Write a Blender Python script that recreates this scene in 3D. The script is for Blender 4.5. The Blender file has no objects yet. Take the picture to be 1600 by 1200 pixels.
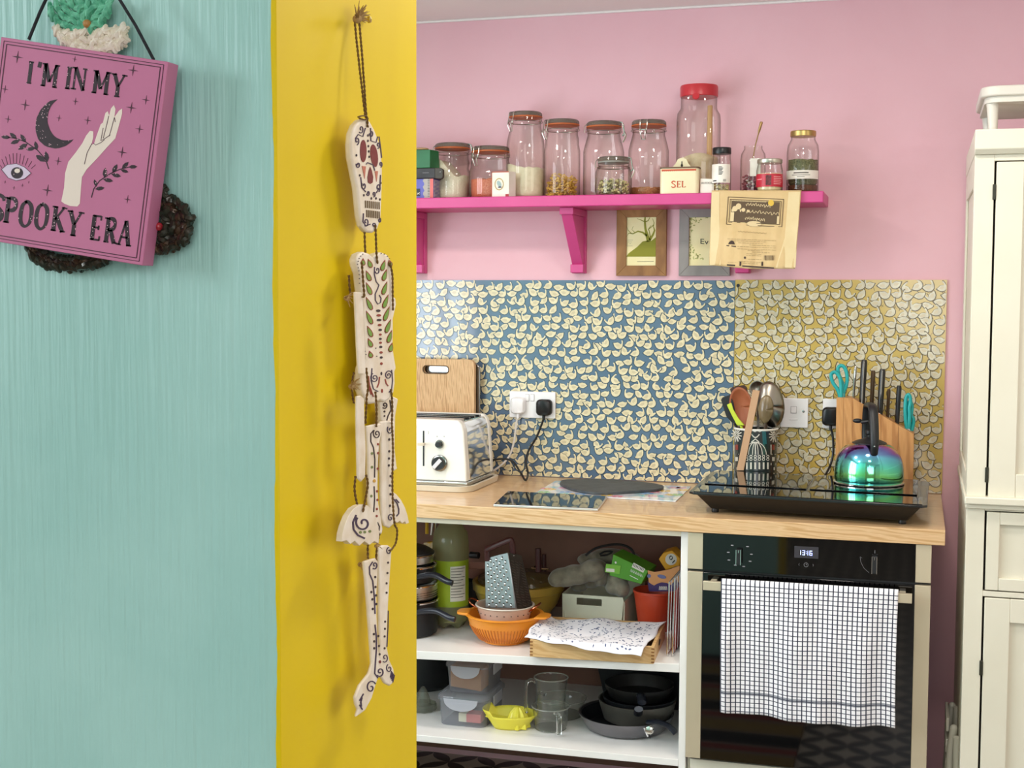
import bpy, bmesh, math, random
from math import sin, cos, pi, radians, atan2, hypot, sqrt
from mathutils import Vector, Matrix

random.seed(7)
sc = bpy.context.scene
COL = sc.collection
# ------------------------------------------------------------------ camera
FPX = 2134.54
CAM = Vector((0.3446, -4.0788, 1.4713))
YAW, PIT, ROL = -0.2891, -0.0644, 0.0043
_F = Vector((sin(YAW) * cos(PIT), cos(YAW) * cos(PIT), sin(PIT)))
_R = Vector((cos(YAW), -sin(YAW), 0))
_U = _R.cross(_F)
_R, _U = cos(ROL) * _R + sin(ROL) * _U, -sin(ROL) * _R + cos(ROL) * _U
cam_data = bpy.data.cameras.new('camera')
cam = bpy.data.objects.new('camera', cam_data)
COL.objects.link(cam)
sc.camera = cam
cam_data.sensor_fit = 'HORIZONTAL'
cam_data.sensor_width = 36
cam_data.lens = FPX / 1600 * 36
cam_data.clip_start = 0.05
mw = Matrix.Identity(4)
for i in range(3):
    mw[i][0], mw[i][1], mw[i][2], mw[i][3] = _R[i], _U[i], -_F[i], CAM[i]
cam.matrix_world = mw

# ------------------------------------------------------------------ world, exposure, lights
sc.view_settings.view_transform = 'Standard'
sc.view_settings.look = 'None'
sc.view_settings.gamma = 1
sc.view_settings.use_curve_mapping = False
sc.view_settings.exposure = 0.0
sc.cycles.transparent_max_bounces = 32
sc.cycles.max_bounces = 8
sc.cycles.diffuse_bounces = 4
sc.cycles.glossy_bounces = 4
sc.cycles.transmission_bounces = 6
sc.cycles.sample_clamp_indirect = 6
w = bpy.data.worlds.new('world')
sc.world = w
w.use_nodes = True
w.node_tree.nodes['Background'].inputs[0].default_value = (0.82, 0.91, 1.0, 1)
w.node_tree.nodes['Background'].inputs[1].default_value = 1.0


def area(name, loc, target, sx, sy, power, col):
    l = bpy.data.lights.new(name, 'AREA')
    l.shape = 'RECTANGLE'
    l.size, l.size_y, l.energy, l.color = sx, sy, power, col
    o = bpy.data.objects.new(name, l)
    COL.objects.link(o)
    o.location = loc
    o.rotation_euler = (Vector(target) - Vector(loc)).to_track_quat('-Z', 'Y').to_euler()
    return o


# daylight through the kitchen's left window, through the window behind the camera and the one to its right
area('daylight_kitchen_window', (-1.93, -1.95, 1.48), (2, -1.95, 1.25), 1.45, 1.25, 48, (0.84, 0.92, 1.0))
area('daylight_rear_window', (0.9, -5.75, 1.65), (0.3, 0, 1.2), 2.0, 1.3, 32, (0.90, 0.95, 1.0))
area('daylight_front_left_window', (-2.72, -4.45, 2.0), (-.4, -3.05, 1.4), 0.55, 0.7, 31, (0.86, 0.94, 1.0))
area('daylight_side_window', (2.45, -2.2, 1.5), (-2, -2.0, 1.2), 1.4, 1.3, 15, (1.0, 0.95, 0.88))


def ceiling_spot(x, y, power, z=2.30):
    l = bpy.data.lights.new('ceiling_spot', 'AREA')
    l.shape = 'DISK'
    l.size, l.energy, l.color = 0.22, power, (1.0, 0.93, 0.83)
    o = bpy.data.objects.new('ceiling_spot', l)
    COL.objects.link(o)
    o.location = (x, y, z)


for sx_, sy_, sp_ in ((-1.1, -1.25, 9), (0.15, -1.25, 8), (1.3, -1.25, 3.5), (-1.1, -2.2, 5.5), (0.35, -2.2, 9)):
    ceiling_spot(sx_, sy_, sp_)
ceiling_spot(-1.3, -4.7, 2)
ceiling_spot(0.6, -4.9, 4)


# ------------------------------------------------------------------ helpers
def at(u, v, y):
    """world point seen at photo pixel (u, v) on the plane of depth y"""
    d = _F * FPX + _R * (u - 800) - _U * (v - 600)
    return CAM + d * ((y - CAM.y) / d.y)


def atx(u, v, x):
    d = _F * FPX + _R * (u - 800) - _U * (v - 600)
    return CAM + d * ((x - CAM.x) / d.x)


def atz(u, v, z):
    d = _F * FPX + _R * (u - 800) - _U * (v - 600)
    return CAM + d * ((z - CAM.z) / d.z)


def hexc(h):
    out = []
    for i in (0, 2, 4):
        c = int(h[i:i + 2], 16) / 255
        out.append(c / 12.92 if c <= 0.04045 else ((c + 0.055) / 1.055) ** 2.4)
    return (*out, 1)


MATS = {}


def pm(name, col, rough=0.5, metal=0.0, coat=0.0, sheen=0.0, sub=0.0, trans=0.0, emit=None, alpha=1.0, spec=0.5):
    if name in MATS:
        return MATS[name]
    m = bpy.data.materials.new(name)
    m.use_nodes = True
    b = m.node_tree.nodes['Principled BSDF']
    b.inputs['Base Color'].default_value = hexc(col)
    b.inputs['Roughness'].default_value = rough
    b.inputs['Metallic'].default_value = metal
    b.inputs['Coat Weight'].default_value = coat
    b.inputs['Coat Roughness'].default_value = 0.05
    b.inputs['Sheen Weight'].default_value = sheen
    b.inputs['Transmission Weight'].default_value = trans
    b.inputs['Specular IOR Level'].default_value = spec
    b.inputs['Alpha'].default_value = alpha
    if emit:
        b.inputs['Emission Color'].default_value = hexc(col)
        b.inputs['Emission Strength'].default_value = emit
    MATS[name] = m
    return m


def N(m, typ, **kw):
    n = m.node_tree.nodes.new(typ)
    for k, v in kw.items():
        if k.startswith('_'):
            setattr(n, k[1:], v)
        else:
            n.inputs[k.replace('__', ' ')].default_value = v
    return n


def L(m, a, b):
    m.node_tree.links.new(a, b)


def noisy(name, col, col2, rough=0.5, scale=20, stretch=(1, 1, 1), bump=0.0, bscale=None, detail=4, lo=0.35, hi=0.65, dist=0.0, **kw):
    """colour that wanders between two tones along a stretched noise, plus fine relief"""
    if name in MATS:
        return MATS[name]
    m = pm(name, col, rough, **kw)
    b = m.node_tree.nodes['Principled BSDF']
    tc = N(m, 'ShaderNodeTexCoord')
    mp = N(m, 'ShaderNodeMapping')
    mp.inputs['Scale'].default_value = stretch
    L(m, tc.outputs['Object'], mp.inputs['Vector'])
    n = N(m, 'ShaderNodeTexNoise', Scale=scale, Detail=detail, Distortion=dist)
    L(m, mp.outputs[0], n.inputs['Vector'])
    r = N(m, 'ShaderNodeValToRGB')
    r.color_ramp.elements[0].position, r.color_ramp.elements[1].position = lo, hi
    r.color_ramp.elements[0].color, r.color_ramp.elements[1].color = hexc(col), hexc(col2)
    L(m, n.outputs['Fac'], r.inputs[0])
    L(m, r.outputs[0], b.inputs['Base Color'])
    if bump:
        n2 = n
        if bscale:
            n2 = N(m, 'ShaderNodeTexNoise', Scale=bscale, Detail=3)
            L(m, mp.outputs[0], n2.inputs['Vector'])
        bp = N(m, 'ShaderNodeBump', Strength=bump, Distance=0.002)
        L(m, n2.outputs['Fac'], bp.inputs['Height'])
        L(m, bp.outputs[0], b.inputs['Normal'])
    return m


def thin_glass(name, tint='f4f4f0', edge='8f8f86', rough=0.02, refl=0.5, body=0.0, bodycol='ffffff'):
    """thin clear glass or plastic: passes light straight through, tints and reflects more at its edges; body = milky share"""
    if name in MATS:
        return MATS[name]
    m = bpy.data.materials.new(name)
    m.use_nodes = True
    nt = m.node_tree
    nt.nodes.remove(nt.nodes['Principled BSDF'])
    out = nt.nodes['Material Output']
    lw = N(m, 'ShaderNodeLayerWeight', Blend=0.5)
    r = N(m, 'ShaderNodeValToRGB')
    r.color_ramp.elements[0].position, r.color_ramp.elements[1].position = 0.45, 0.98
    r.color_ramp.elements[0].color, r.color_ramp.elements[1].color = hexc(tint), hexc(edge)
    L(m, lw.outputs['Facing'], r.inputs[0])
    t = N(m, 'ShaderNodeBsdfTransparent')
    L(m, r.outputs[0], t.inputs[0])
    g = N(m, 'ShaderNodeBsdfGlossy', Roughness=rough)
    pw = N(m, 'ShaderNodeMath', _operation='POWER')
    L(m, lw.outputs['Facing'], pw.inputs[0])
    pw.inputs[1].default_value = 3.0
    ml = N(m, 'ShaderNodeMath', _operation='MULTIPLY_ADD')
    L(m, pw.outputs[0], ml.inputs[0])
    ml.inputs[1].default_value = refl
    ml.inputs[2].default_value = 0.045
    mx = N(m, 'ShaderNodeMixShader')
    L(m, ml.outputs[0], mx.inputs[0])
    L(m, t.outputs[0], mx.inputs[1])
    L(m, g.outputs[0], mx.inputs[2])
    last = mx
    if body:
        d = N(m, 'ShaderNodeBsdfDiffuse', Color=hexc(bodycol))
        tl = N(m, 'ShaderNodeBsdfTranslucent', Color=hexc(bodycol))
        m1 = N(m, 'ShaderNodeMixShader', Fac=0.4)
        L(m, d.outputs[0], m1.inputs[1])
        L(m, tl.outputs[0], m1.inputs[2])
        m2 = N(m, 'ShaderNodeMixShader', Fac=body)
        L(m, mx.outputs[0], m2.inputs[1])
        L(m, m1.outputs[0], m2.inputs[2])
        last = m2
    L(m, last.outputs[0], out.inputs['Surface'])
    MATS[name] = m
    return m


class MB:
    """collects shapes (world or local coordinates) and links them as ONE mesh object"""

    def __init__(s):
        s.v, s.f, s.mi, s.cur = [], [], [], 0

    def add(s, vs, fs):
        o = len(s.v)
        s.v += [Vector(p) for p in vs]
        s.f += [[i + o for i in f] for f in fs]
        s.mi += [s.cur] * len(fs)
        return s

    def box(s, x0, x1, y0, y1, z0, z1):
        return s.add([(x0, y0, z0), (x1, y0, z0), (x1, y1, z0), (x0, y1, z0), (x0, y0, z1), (x1, y0, z1), (x1, y1, z1), (x0, y1, z1)],
                     [(0, 3, 2, 1), (4, 5, 6, 7), (0, 1, 5, 4), (1, 2, 6, 5), (2, 3, 7, 6), (3, 0, 4, 7)])

    def hexa(s, a, b):
        """two quads a (near/bottom) and b (far/top), four points each"""
        return s.add(list(a) + list(b), [(0, 3, 2, 1), (4, 5, 6, 7), (0, 1, 5, 4), (1, 2, 6, 5), (2, 3, 7, 6), (3, 0, 4, 7)])

    def slab(s, pts, d):
        """outline of world points pushed along vector d into a solid"""
        n = len(pts)
        d = Vector(d)
        p = [Vector(q) for q in pts]
        return s.add(p + [q + d for q in p], [list(range(n)), list(range(2 * n - 1, n - 1, -1))] + [(i, i + n, (i + 1) % n + n, (i + 1) % n) for i in range(n)])

    def face(s, pts):
        return s.add(pts, [list(range(len(pts)))])

    def lathe(s, prof, c=(0, 0, 0), seg=32, ax=(0, 0, 1), fx=None, sq=0.0):
        """profile of (radius, height) turned about ax through c; sq squares the section"""
        ax = Vector(ax).normalized()
        a = ax.orthogonal().normalized() if abs(ax.z) < 0.999 else Vector((1, 0, 0))
        b = ax.cross(a)
        c = Vector(c)
        vs, fs = [], []
        for r, h in prof:
            for k in range(seg):
                t = 2 * pi * k / seg
                cx_, cy_ = cos(t), sin(t)
                if sq:
                    q = (abs(cx_) ** (2 + sq) + abs(cy_) ** (2 + sq)) ** (-1 / (2 + sq))
                    cx_, cy_ = cx_ * q, cy_ * q
                e = fx(r, h, t) if fx else (r, h)
                vs.append(c + (a * cx_ + b * cy_) * e[0] + ax * e[1])
        m = len(prof)
        for i in range(m - 1):
            for k in range(seg):
                k2 = (k + 1) % seg
                fs.append((i * seg + k, i * seg + k2, (i + 1) * seg + k2, (i + 1) * seg + k))
        if prof[0][0] > 1e-5:
            fs.append(list(range(seg - 1, -1, -1)))
        if prof[-1][0] > 1e-5:
            fs.append([(m - 1) * seg + k for k in range(seg)])
        return s.add(vs, fs)

    def shell(s, prof, c=(0, 0, 0), seg=32, **kw):
        """open lathe without caps"""
        n0 = len(s.f)
        s.lathe(prof, c, seg, **kw)
        while len(s.f) > n0 and len(s.f[-1]) == seg and seg > 4:
            s.f.pop()
            s.mi.pop()
        return s

    def tube(s, path, r, seg=8, closed=False, flat=None, cap=True):
        p = [Vector(q) for q in path]
        n = len(p)
        rr = r if isinstance(r, list) else [r] * n
        vs, fs = [], []
        prev = None
        for i in range(n):
            if closed:
                t = (p[(i + 1) % n] - p[i - 1])
            else:
                t = p[min(i + 1, n - 1)] - p[max(i - 1, 0)]
            if t.length < 1e-9:
                t = Vector((0, 0, 1))
            t.normalize()
            if prev is None:
                a = t.orthogonal().normalized() if flat is None else (Vector(flat) - t * t.dot(Vector(flat))).normalized()
            else:
                a = prev - t * prev.dot(t)
                a = a.normalized() if a.length > 1e-6 else t.orthogonal().normalized()
            prev = a
            b = t.cross(a)
            for k in range(seg):
                th = 2 * pi * k / seg
                q = rr[i]
                ra, rb = q if isinstance(q, tuple) else (q, q)
                vs.append(p[i] + a * cos(th) * ra + b * sin(th) * rb)
        for i in range(n if closed else n - 1):
            j = (i + 1) % n
            for k in range(seg):
                k2 = (k + 1) % seg
                fs.append((i * seg + k, i * seg + k2, j * seg + k2, j * seg + k))
        if not closed and cap:
            fs.append(list(range(seg - 1, -1, -1)))
            fs.append([(n - 1) * seg + k for k in range(seg)])
        return s.add(vs, fs)

    def ell(s, c, r, seg=12, rings=8, rot=None):
        c = Vector(c)
        vs, fs = [], []
        for i in range(1, rings):
            ph = pi * i / rings
            for k in range(seg):
                t = 2 * pi * k / seg
                q = Vector((r[0] * sin(ph) * cos(t), r[1] * sin(ph) * sin(t), r[2] * cos(ph)))
                vs.append(c + (rot @ q if rot else q))
        top, bot = Vector((0, 0, r[2])), Vector((0, 0, -r[2]))
        vs += [c + (rot @ top if rot else top), c + (rot @ bot if rot else bot)]
        nt = len(vs) - 2
        for i in range(rings - 2):
            for k in range(seg):
                k2 = (k + 1) % seg
                fs.append((i * seg + k, (i + 1) * seg + k, (i + 1) * seg + k2, i * seg + k2))
        for k in range(seg):
            k2 = (k + 1) % seg
            fs.append((nt, k, k2))
            fs.append((nt + 1, (rings - 2) * seg + k2, (rings - 2) * seg + k))
        return s.add(vs, fs)

    def grid(s, fn, nu, nv):
        vs = [fn(i / nu, j / nv) for j in range(nv + 1) for i in range(nu + 1)]
        fs = [(j * (nu + 1) + i, j * (nu + 1) + i + 1, (j + 1) * (nu + 1) + i + 1, (j + 1) * (nu + 1) + i) for j in range(nv) for i in range(nu)]
        return s.add(vs, fs)

    def build(s, name, mat, parent=None, bevel=0.0, smooth=35, local=False, sub=0, solid=0.0, seg=2):
        off = Vector((0, 0, 0))
        if parent is not None and not local:
            off = BASE[parent.name]
        me = bpy.data.meshes.new(name)
        me.from_pydata([tuple(p - off) for p in s.v], [], s.f)
        for m in (mat if isinstance(mat, (list, tuple)) else [mat]):
            me.materials.append(m)
        if any(s.mi):
            me.polygons.foreach_set('material_index', s.mi)
        bm = bmesh.new()
        bm.from_mesh(me)
        bmesh.ops.recalc_face_normals(bm, faces=bm.faces)
        bm.to_mesh(me)
        bm.free()
        me.polygons.foreach_set('use_smooth', [True] * len(me.polygons))
        if smooth < 180:
            me.set_sharp_from_angle(angle=radians(smooth))
        me.update()
        o = bpy.data.objects.new(name, me)
        COL.objects.link(o)
        if parent is not None:
            o.parent = parent
            BASE[o.name] = Vector(off)
        else:
            BASE[o.name] = Vector((0, 0, 0))
        if solid:
            md = o.modifiers.new('solid', 'SOLIDIFY')
            md.thickness = solid
            md.offset = 0
        if bevel:
            md = o.modifiers.new('bevel', 'BEVEL')
            md.width, md.segments, md.limit_method, md.angle_limit = bevel, seg, 'ANGLE', radians(40)
            md.harden_normals = False
        if sub:
            md = o.modifiers.new('sub', 'SUBSURF')
            md.levels = md.render_levels = sub
        return o


BASE = {}


def thing(name, label, cat, loc=(0, 0, 0), group=None):
    o = bpy.data.objects.new(name, None)
    o.empty_display_size = 0.02
    COL.objects.link(o)
    o.location = loc
    BASE[o.name] = Vector(loc)
    o['label'], o['category'] = label, cat
    if group:
        o['group'] = group
    return o


def tag(o, label, cat, group=None, kind=None):
    o['label'], o['category'] = label, cat
    if group:
        o['group'] = group
    if kind:
        o['kind'] = kind
    return o


def struct(o):
    o['kind'] = 'structure'
    return o


def stuff(o):
    o['kind'] = 'stuff'
    return o


def rrect(x0, x1, y0, y1, r, n=5):
    out = []
    for cx_, cy_, a0 in ((x1 - r, y1 - r, 0), (x0 + r, y1 - r, 90), (x0 + r, y0 + r, 180), (x1 - r, y0 + r, 270)):
        for k in range(n + 1):
            a = radians(a0 + 90 * k / n)
            out.append((cx_ + r * cos(a), cy_ + r * sin(a)))
    return out


def smooth_path(pts, n=6):
    """Catmull-Rom through the points"""
    p = [Vector(q) for q in pts]
    out = []
    for i in range(len(p) - 1):
        a, b, c, d = p[max(i - 1, 0)], p[i], p[i + 1], p[min(i + 2, len(p) - 1)]
        for k in range(n):
            t = k / n
            out.append(0.5 * ((2 * b) + (c - a) * t + (2 * a - 5 * b + 4 * c - d) * t * t + (3 * b - a - 3 * c + d) * t ** 3))
    out.append(p[-1])
    return out


def ribbon(mb, pts, w, P, d, closed=False):
    """flat stroke of width w (pixels) along pixel points, mapped by P and given thickness d"""
    pts = [Vector((a, b)) for a, b in pts]
    n = len(pts)
    ww = w if isinstance(w, (list, tuple)) else [w] * n
    Lf, Rt = [], []
    for i in range(n):
        t = pts[min(i + 1, n - 1)] - pts[max(i - 1, 0)]
        if t.length < 1e-6:
            t = Vector((1, 0))
        t.normalize()
        q = Vector((-t.y, t.x)) * ww[i] / 2
        Lf.append(pts[i] + q)
        Rt.append(pts[i] - q)
    for i in range(n - 1):
        mb.slab([P(*Lf[i]), P(*Lf[i + 1]), P(*Rt[i + 1]), P(*Rt[i])], d)


def spiral(cx_, cy_, r0, r1, a0, turns, n=22, sx=1.0):
    return [(cx_ + sx * (r0 + (r1 - r0) * k / n) * cos(a0 + turns * 2 * pi * k / n), cy_ + (r0 + (r1 - r0) * k / n) * sin(a0 + turns * 2 * pi * k / n)) for k in range(n + 1)]


def blob(cx_, cy_, rx, ry, n=14, rot=0.0):
    return [(cx_ + rx * cos(2 * pi * k / n) * cos(rot) - ry * sin(2 * pi * k / n) * sin(rot), cy_ + rx * cos(2 * pi * k / n) * sin(rot) + ry * sin(2 * pi * k / n) * cos(rot)) for k in range(n)]


def text_obj(name, body, P0, P1, P2, mat, parent, thick=0.0002, bold=0.0):
    """lettering: body fitted so its left baseline is P0, right baseline P1 and its height reaches P2 above P0"""
    cu = bpy.data.curves.new(name, 'FONT')
    cu.body = body
    cu.offset = bold
    cu.resolution_u = 3
    o = bpy.data.objects.new(name + '_tmp', cu)
    COL.objects.link(o)
    dg = bpy.context.evaluated_depsgraph_get()
    me = bpy.data.meshes.new_from_object(o.evaluated_get(dg))
    bpy.data.objects.remove(o)
    xs = [v.co.x for v in me.vertices]
    ys = [v.co.y for v in me.vertices]
    x0, x1, y0, y1 = min(xs), max(xs), min(ys), max(ys)
    P0, P1, P2 = Vector(P0), Vector(P1), Vector(P2)
    off = BASE[parent.name]
    nrm = (P1 - P0).cross(P2 - P0).normalized() * thick
    for v in me.vertices:
        a, b = (v.co.x - x0) / (x1 - x0), (v.co.y - y0) / (y1 - y0)
        v.co = P0 + (P1 - P0) * a + (P2 - P0) * b + nrm - off
    me.materials.append(mat)
    q = bpy.data.objects.new(name, me)
    COL.objects.link(q)
    q.parent = parent
    BASE[q.name] = off
    return q


def copy_tree(o, parent=None):
    c = o.copy()
    COL.objects.link(c)
    c.parent = parent
    BASE[c.name] = BASE[o.name]
    for ch in list(o.children):
        copy_tree(ch, c)
    return c


# ------------------------------------------------------------------ materials of the place
PINK = noisy('pink_paint', 'E4B1BC', 'E8B8C2', rough=0.55, scale=2.5, bump=0.12, bscale=260)
CEIL = noisy('ceiling_paint', 'EEE6E6', 'F2EAE8', rough=0.8, scale=3)
YEL = noisy('yellow_gloss_paint', 'E6CA00', 'E0C200', spec=0.3, rough=0.48, scale=6, stretch=(1, 1, 0.25), bump=0.10, bscale=40)
PLAIN = pm('plain_wall', 'D9D2C8', 0.8)
WHITE = pm('white_paint', 'EDEAE6', 0.4)
CREAM = noisy('cream_cabinet_paint', 'DFD9C6', 'E3DDCB', rough=0.42, scale=5)
CREAMD = pm('cream_trim', 'E8DEC8', 0.4)
HOT = noisy('hot_pink_paint', 'CC4486', 'D24A8C', rough=0.38, scale=8)
OAK = None


def wood(name, c1, c2, c3, scale=9.0, stretch=(1, 8, 8), rough=0.4, ring=0.0, coat=0.0):
    if name in MATS:
        return MATS[name]
    m = pm(name, c1, rough, coat=coat)
    b = m.node_tree.nodes['Principled BSDF']
    tc = N(m, 'ShaderNodeTexCoord')
    mp = N(m, 'ShaderNodeMapping')
    mp.inputs['Scale'].default_value = stretch
    L(m, tc.outputs['Object'], mp.inputs['Vector'])
    n = N(m, 'ShaderNodeTexNoise', Scale=scale, Detail=6, Roughness=0.6, Distortion=0.6)
    L(m, mp.outputs[0], n.inputs['Vector'])
    wv = N(m, 'ShaderNodeTexWave', Scale=scale * 0.9, Distortion=7 + ring, Detail=3, Detail__Scale=1.2)
    wv.bands_direction = 'DIAGONAL' if ring == 0 else 'Z'
    L(m, mp.outputs[0], wv.inputs['Vector'])
    mx = N(m, 'ShaderNodeMath', _operation='MULTIPLY_ADD')
    L(m, wv.outputs['Fac'], mx.inputs[0])
    mx.inputs[1].default_value = 0.30
    L(m, n.outputs['Fac'], mx.inputs[2])
    r = N(m, 'ShaderNodeValToRGB')
    r.color_ramp.elements[0].position, r.color_ramp.elements[1].position = 0.38, 0.82
    r.color_ramp.elements[0].color, r.color_ramp.elements[1].color = hexc(c1), hexc(c3)
    e = r.color_ramp.elements.new(0.6)
    e.color = hexc(c2)
    L(m, mx.outputs[0], r.inputs[0])
    L(m, r.outputs[0], b.inputs['Base Color'])
    bp = N(m, 'ShaderNodeBump', Strength=0.12, Distance=0.001)
    L(m, n.outputs['Fac'], bp.inputs['Height'])
    L(m, bp.outputs[0], b.inputs['Normal'])
    return m


OAK = wood('oak_worktop', 'CFA87A', 'DCB88C', 'C49A68', 4.0, (1.2, 11, 16), 0.34, coat=.35)
BIRCH = wood('birch_wood', 'D0A870', 'DAB480', 'C69A62', 5, (1, 7, 7), 0.5)
BAMBOO = wood('bamboo', 'D3A878', 'DFB88A', 'B98C5C', 9, (14, 14, 1), 0.5)
RUSTIC = noisy('rustic_wood', 'A67A4A', '7E5834', rough=0.7, scale=14, stretch=(1, 1, 0.5), bump=0.3, dist=1.0)
GREYWOOD = noisy('limed_grey_wood', '9A9692', '7E7B78', rough=0.6, scale=12, stretch=(1, 1, 0.25), bump=0.3)
STEEL = pm('brushed_steel', 'C8C6C0', 0.32, 1.0)
CHROME = pm('chrome', 'E6E6E6', 0.08, 1.0)
BLACK = pm('black_plastic', '121214', 0.35)
BLACKG = pm('black_glass', '060607', 0.04, coat=0.3)
SATIN = pm('satin_black', '1A1B1E', 0.42)
CLEAR = thin_glass('clear_jar_glass', 'FBFBF8', 'A4A49A')
WIRE = pm('steel_wire', 'BDB9B0', 0.25, 1.0)
ORANGE_SEAL = pm('orange_rubber', 'C2622E', 0.6)

# turquoise ribbed wallpaper
TURQ = noisy('turquoise_ribbed_wallpaper', '9FCFC6', 'ABD8CF', rough=0.42, scale=5)
_b = TURQ.node_tree.nodes['Principled BSDF']
_tc = N(TURQ, 'ShaderNodeTexCoord')
_mp = N(TURQ, 'ShaderNodeMapping')
_mp.inputs['Scale'].default_value = (1, 1, 0.045)
L(TURQ, _tc.outputs['Object'], _mp.inputs['Vector'])
_n = N(TURQ, 'ShaderNodeTexNoise', Scale=230, Detail=2, Roughness=0.5)
L(TURQ, _mp.outputs[0], _n.inputs['Vector'])
_n2 = N(TURQ, 'ShaderNodeTexNoise', Scale=120, Detail=1, Roughness=0.5)
L(TURQ, _mp.outputs[0], _n2.inputs['Vector'])
_ad = N(TURQ, 'ShaderNodeMath', _operation='ADD')
L(TURQ, _n.outputs['Fac'], _ad.inputs[0])
L(TURQ, _n2.outputs['Fac'], _ad.inputs[1])
_bp = N(TURQ, 'ShaderNodeBump', Strength=0.6, Distance=0.0024)
L(TURQ, _ad.outputs[0], _bp.inputs['Height'])
L(TURQ, _bp.outputs[0], _b.inputs['Normal'])

# dark floor with interlaced circles
FLOORM = pm('interlaced_circle_lino', '5A5048', 0.35)
_b = FLOORM.node_tree.nodes['Principled BSDF']
_tc = N(FLOORM, 'ShaderNodeTexCoord')
_mp = N(FLOORM, 'ShaderNodeMapping')
_mp.inputs['Scale'].default_value = (1 / 0.106,) * 3
_mp.inputs['Rotation'].default_value = (0, 0, radians(45))
L(FLOORM, _tc.outputs['Object'], _mp.inputs['Vector'])
_fr = N(FLOORM, 'ShaderNodeVectorMath', _operation='FRACTION')
L(FLOORM, _mp.outputs[0], _fr.inputs[0])
_fl = N(FLOORM, 'ShaderNodeVectorMath', _operation='MULTIPLY')
L(FLOORM, _fr.outputs[0], _fl.inputs[0])
_fl.inputs[1].default_value = (1, 1, 0)
_last = None
for _c in ((0, 0, 0), (1, 0, 0), (0, 1, 0), (1, 1, 0)):
    _d = N(FLOORM, 'ShaderNodeVectorMath', _operation='DISTANCE')
    L(FLOORM, _fl.outputs[0], _d.inputs[0])
    _d.inputs[1].default_value = _c
    _l = N(FLOORM, 'ShaderNodeMath', _operation='LESS_THAN')
    L(FLOORM, _d.outputs['Value'], _l.inputs[0])
    _l.inputs[1].default_value = 0.7071
    if _last:
        _a = N(FLOORM, 'ShaderNodeMath', _operation='ADD')
        L(FLOORM, _last.outputs[0], _a.inputs[0])
        L(FLOORM, _l.outputs[0], _a.inputs[1])
        _last = _a
    else:
        _last = _l
_g = N(FLOORM, 'ShaderNodeMath', _operation='GREATER_THAN')
L(FLOORM, _last.outputs[0], _g.inputs[0])
_g.inputs[1].default_value = 1.5
_mx = N(FLOORM, 'ShaderNodeMix', _data_type='RGBA')
L(FLOORM, _g.outputs[0], _mx.inputs['Factor'])
_mx.inputs[6].default_value = hexc('B3A698')
_mx.inputs[7].default_value = hexc('17130F')
L(FLOORM, _mx.outputs[2], _b.inputs['Base Color'])

# ------------------------------------------------------------------ the room
H = 2.327
XJ = -0.1727
YN, YF = -3.03, -2.70


def sbox(name, mat, *b, **kw):
    return struct(MB().box(*b).build(name, mat, **kw))


sbox('floor', FLOORM, -2.9, 2.6, -6.0, 0.1, -0.08, 0.0)
sbox('ceiling', CEIL, -2.9, 2.6, -6.0, 0.1, H, H + 0.08)
sbox('wall_back', PINK, -2.0, 2.6, 0.0, 0.1, 0.0, H)
sbox('wall_right', PLAIN, 2.5, 2.6, -6.0, 0.0, 0.0, H)
sbox('wall_rear', PLAIN, -2.9, 2.5, -6.0, -5.85, 0.0, H)
sbox('wall_left', PLAIN, -2.9, -2.8, -5.85, YN, 0.0, H)
# kitchen's left wall, open around its window
m_ = MB()
m_.box(-2.1, -2.0, YF, -2.70, 0, H)
m_ = MB()
m_.box(-2.1, -2.0, YF, 0, 0, 0.85).box(-2.1, -2.0, YF, 0, 2.12, H).box(-2.1, -2.0, YF, -2.68, 0.85, 2.12).box(-2.1, -2.0, -1.22, 0, 0.85, 2.12)
struct(m_.build('wall_kitchen_left', PLAIN))
fr = MB()
for y0, y1, z0, z1 in ((-2.70, -1.22, 0.84, 0.90), (-2.70, -1.22, 2.07, 2.12), (-2.70, -2.64, 0.84, 2.12), (-1.28, -1.22, 0.84, 2.12), (-2.24, -2.20, 0.9, 2.07), (-1.76, -1.70, 0.9, 2.07)):
    fr.box(-1.90, -1.85, y0, y1, z0, z1)
struct(fr.build('window_1', WHITE))
# stub wall that carries the turquoise paper and the yellow reveal
struct(MB().box(-2.8, XJ - 0.0032, YN, YF, 0, H).build('wall_front', TURQ))
# yellow lining of the opening, its ragged paint edge lapping round on to the paper
m_ = MB().box(XJ - 0.003, XJ, YN - 0.001, YF, 0, H)
random.seed(3)
pts = [(XJ, z) for z in (0, H)]
edge = []
z = H
while z > 0:
    edge.append((XJ - 0.0034 - random.random() * 0.0012 - 0.0008 * sin(z * 31), z))
    z -= 0.006 + random.random() * 0.02
edge.append((XJ - 0.004, 0))
edge[0] = (XJ - 0.004, H)
ol = [(XJ, 0), (XJ, H)] + edge
m_.slab([(x, YN - 0.0018, z) for x, z in ol], (0, 0.0012, 0))
struct(m_.build('trim_1', YEL, bevel=0.0008))
# ceiling coving line over the pink wall (a thin bead of filler)
struct(MB().tube([(-2.0, -0.004, H - 0.003), (2.5, -0.004, H - 0.003)], 0.004, 6).build('trim_2', CEIL))

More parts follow.
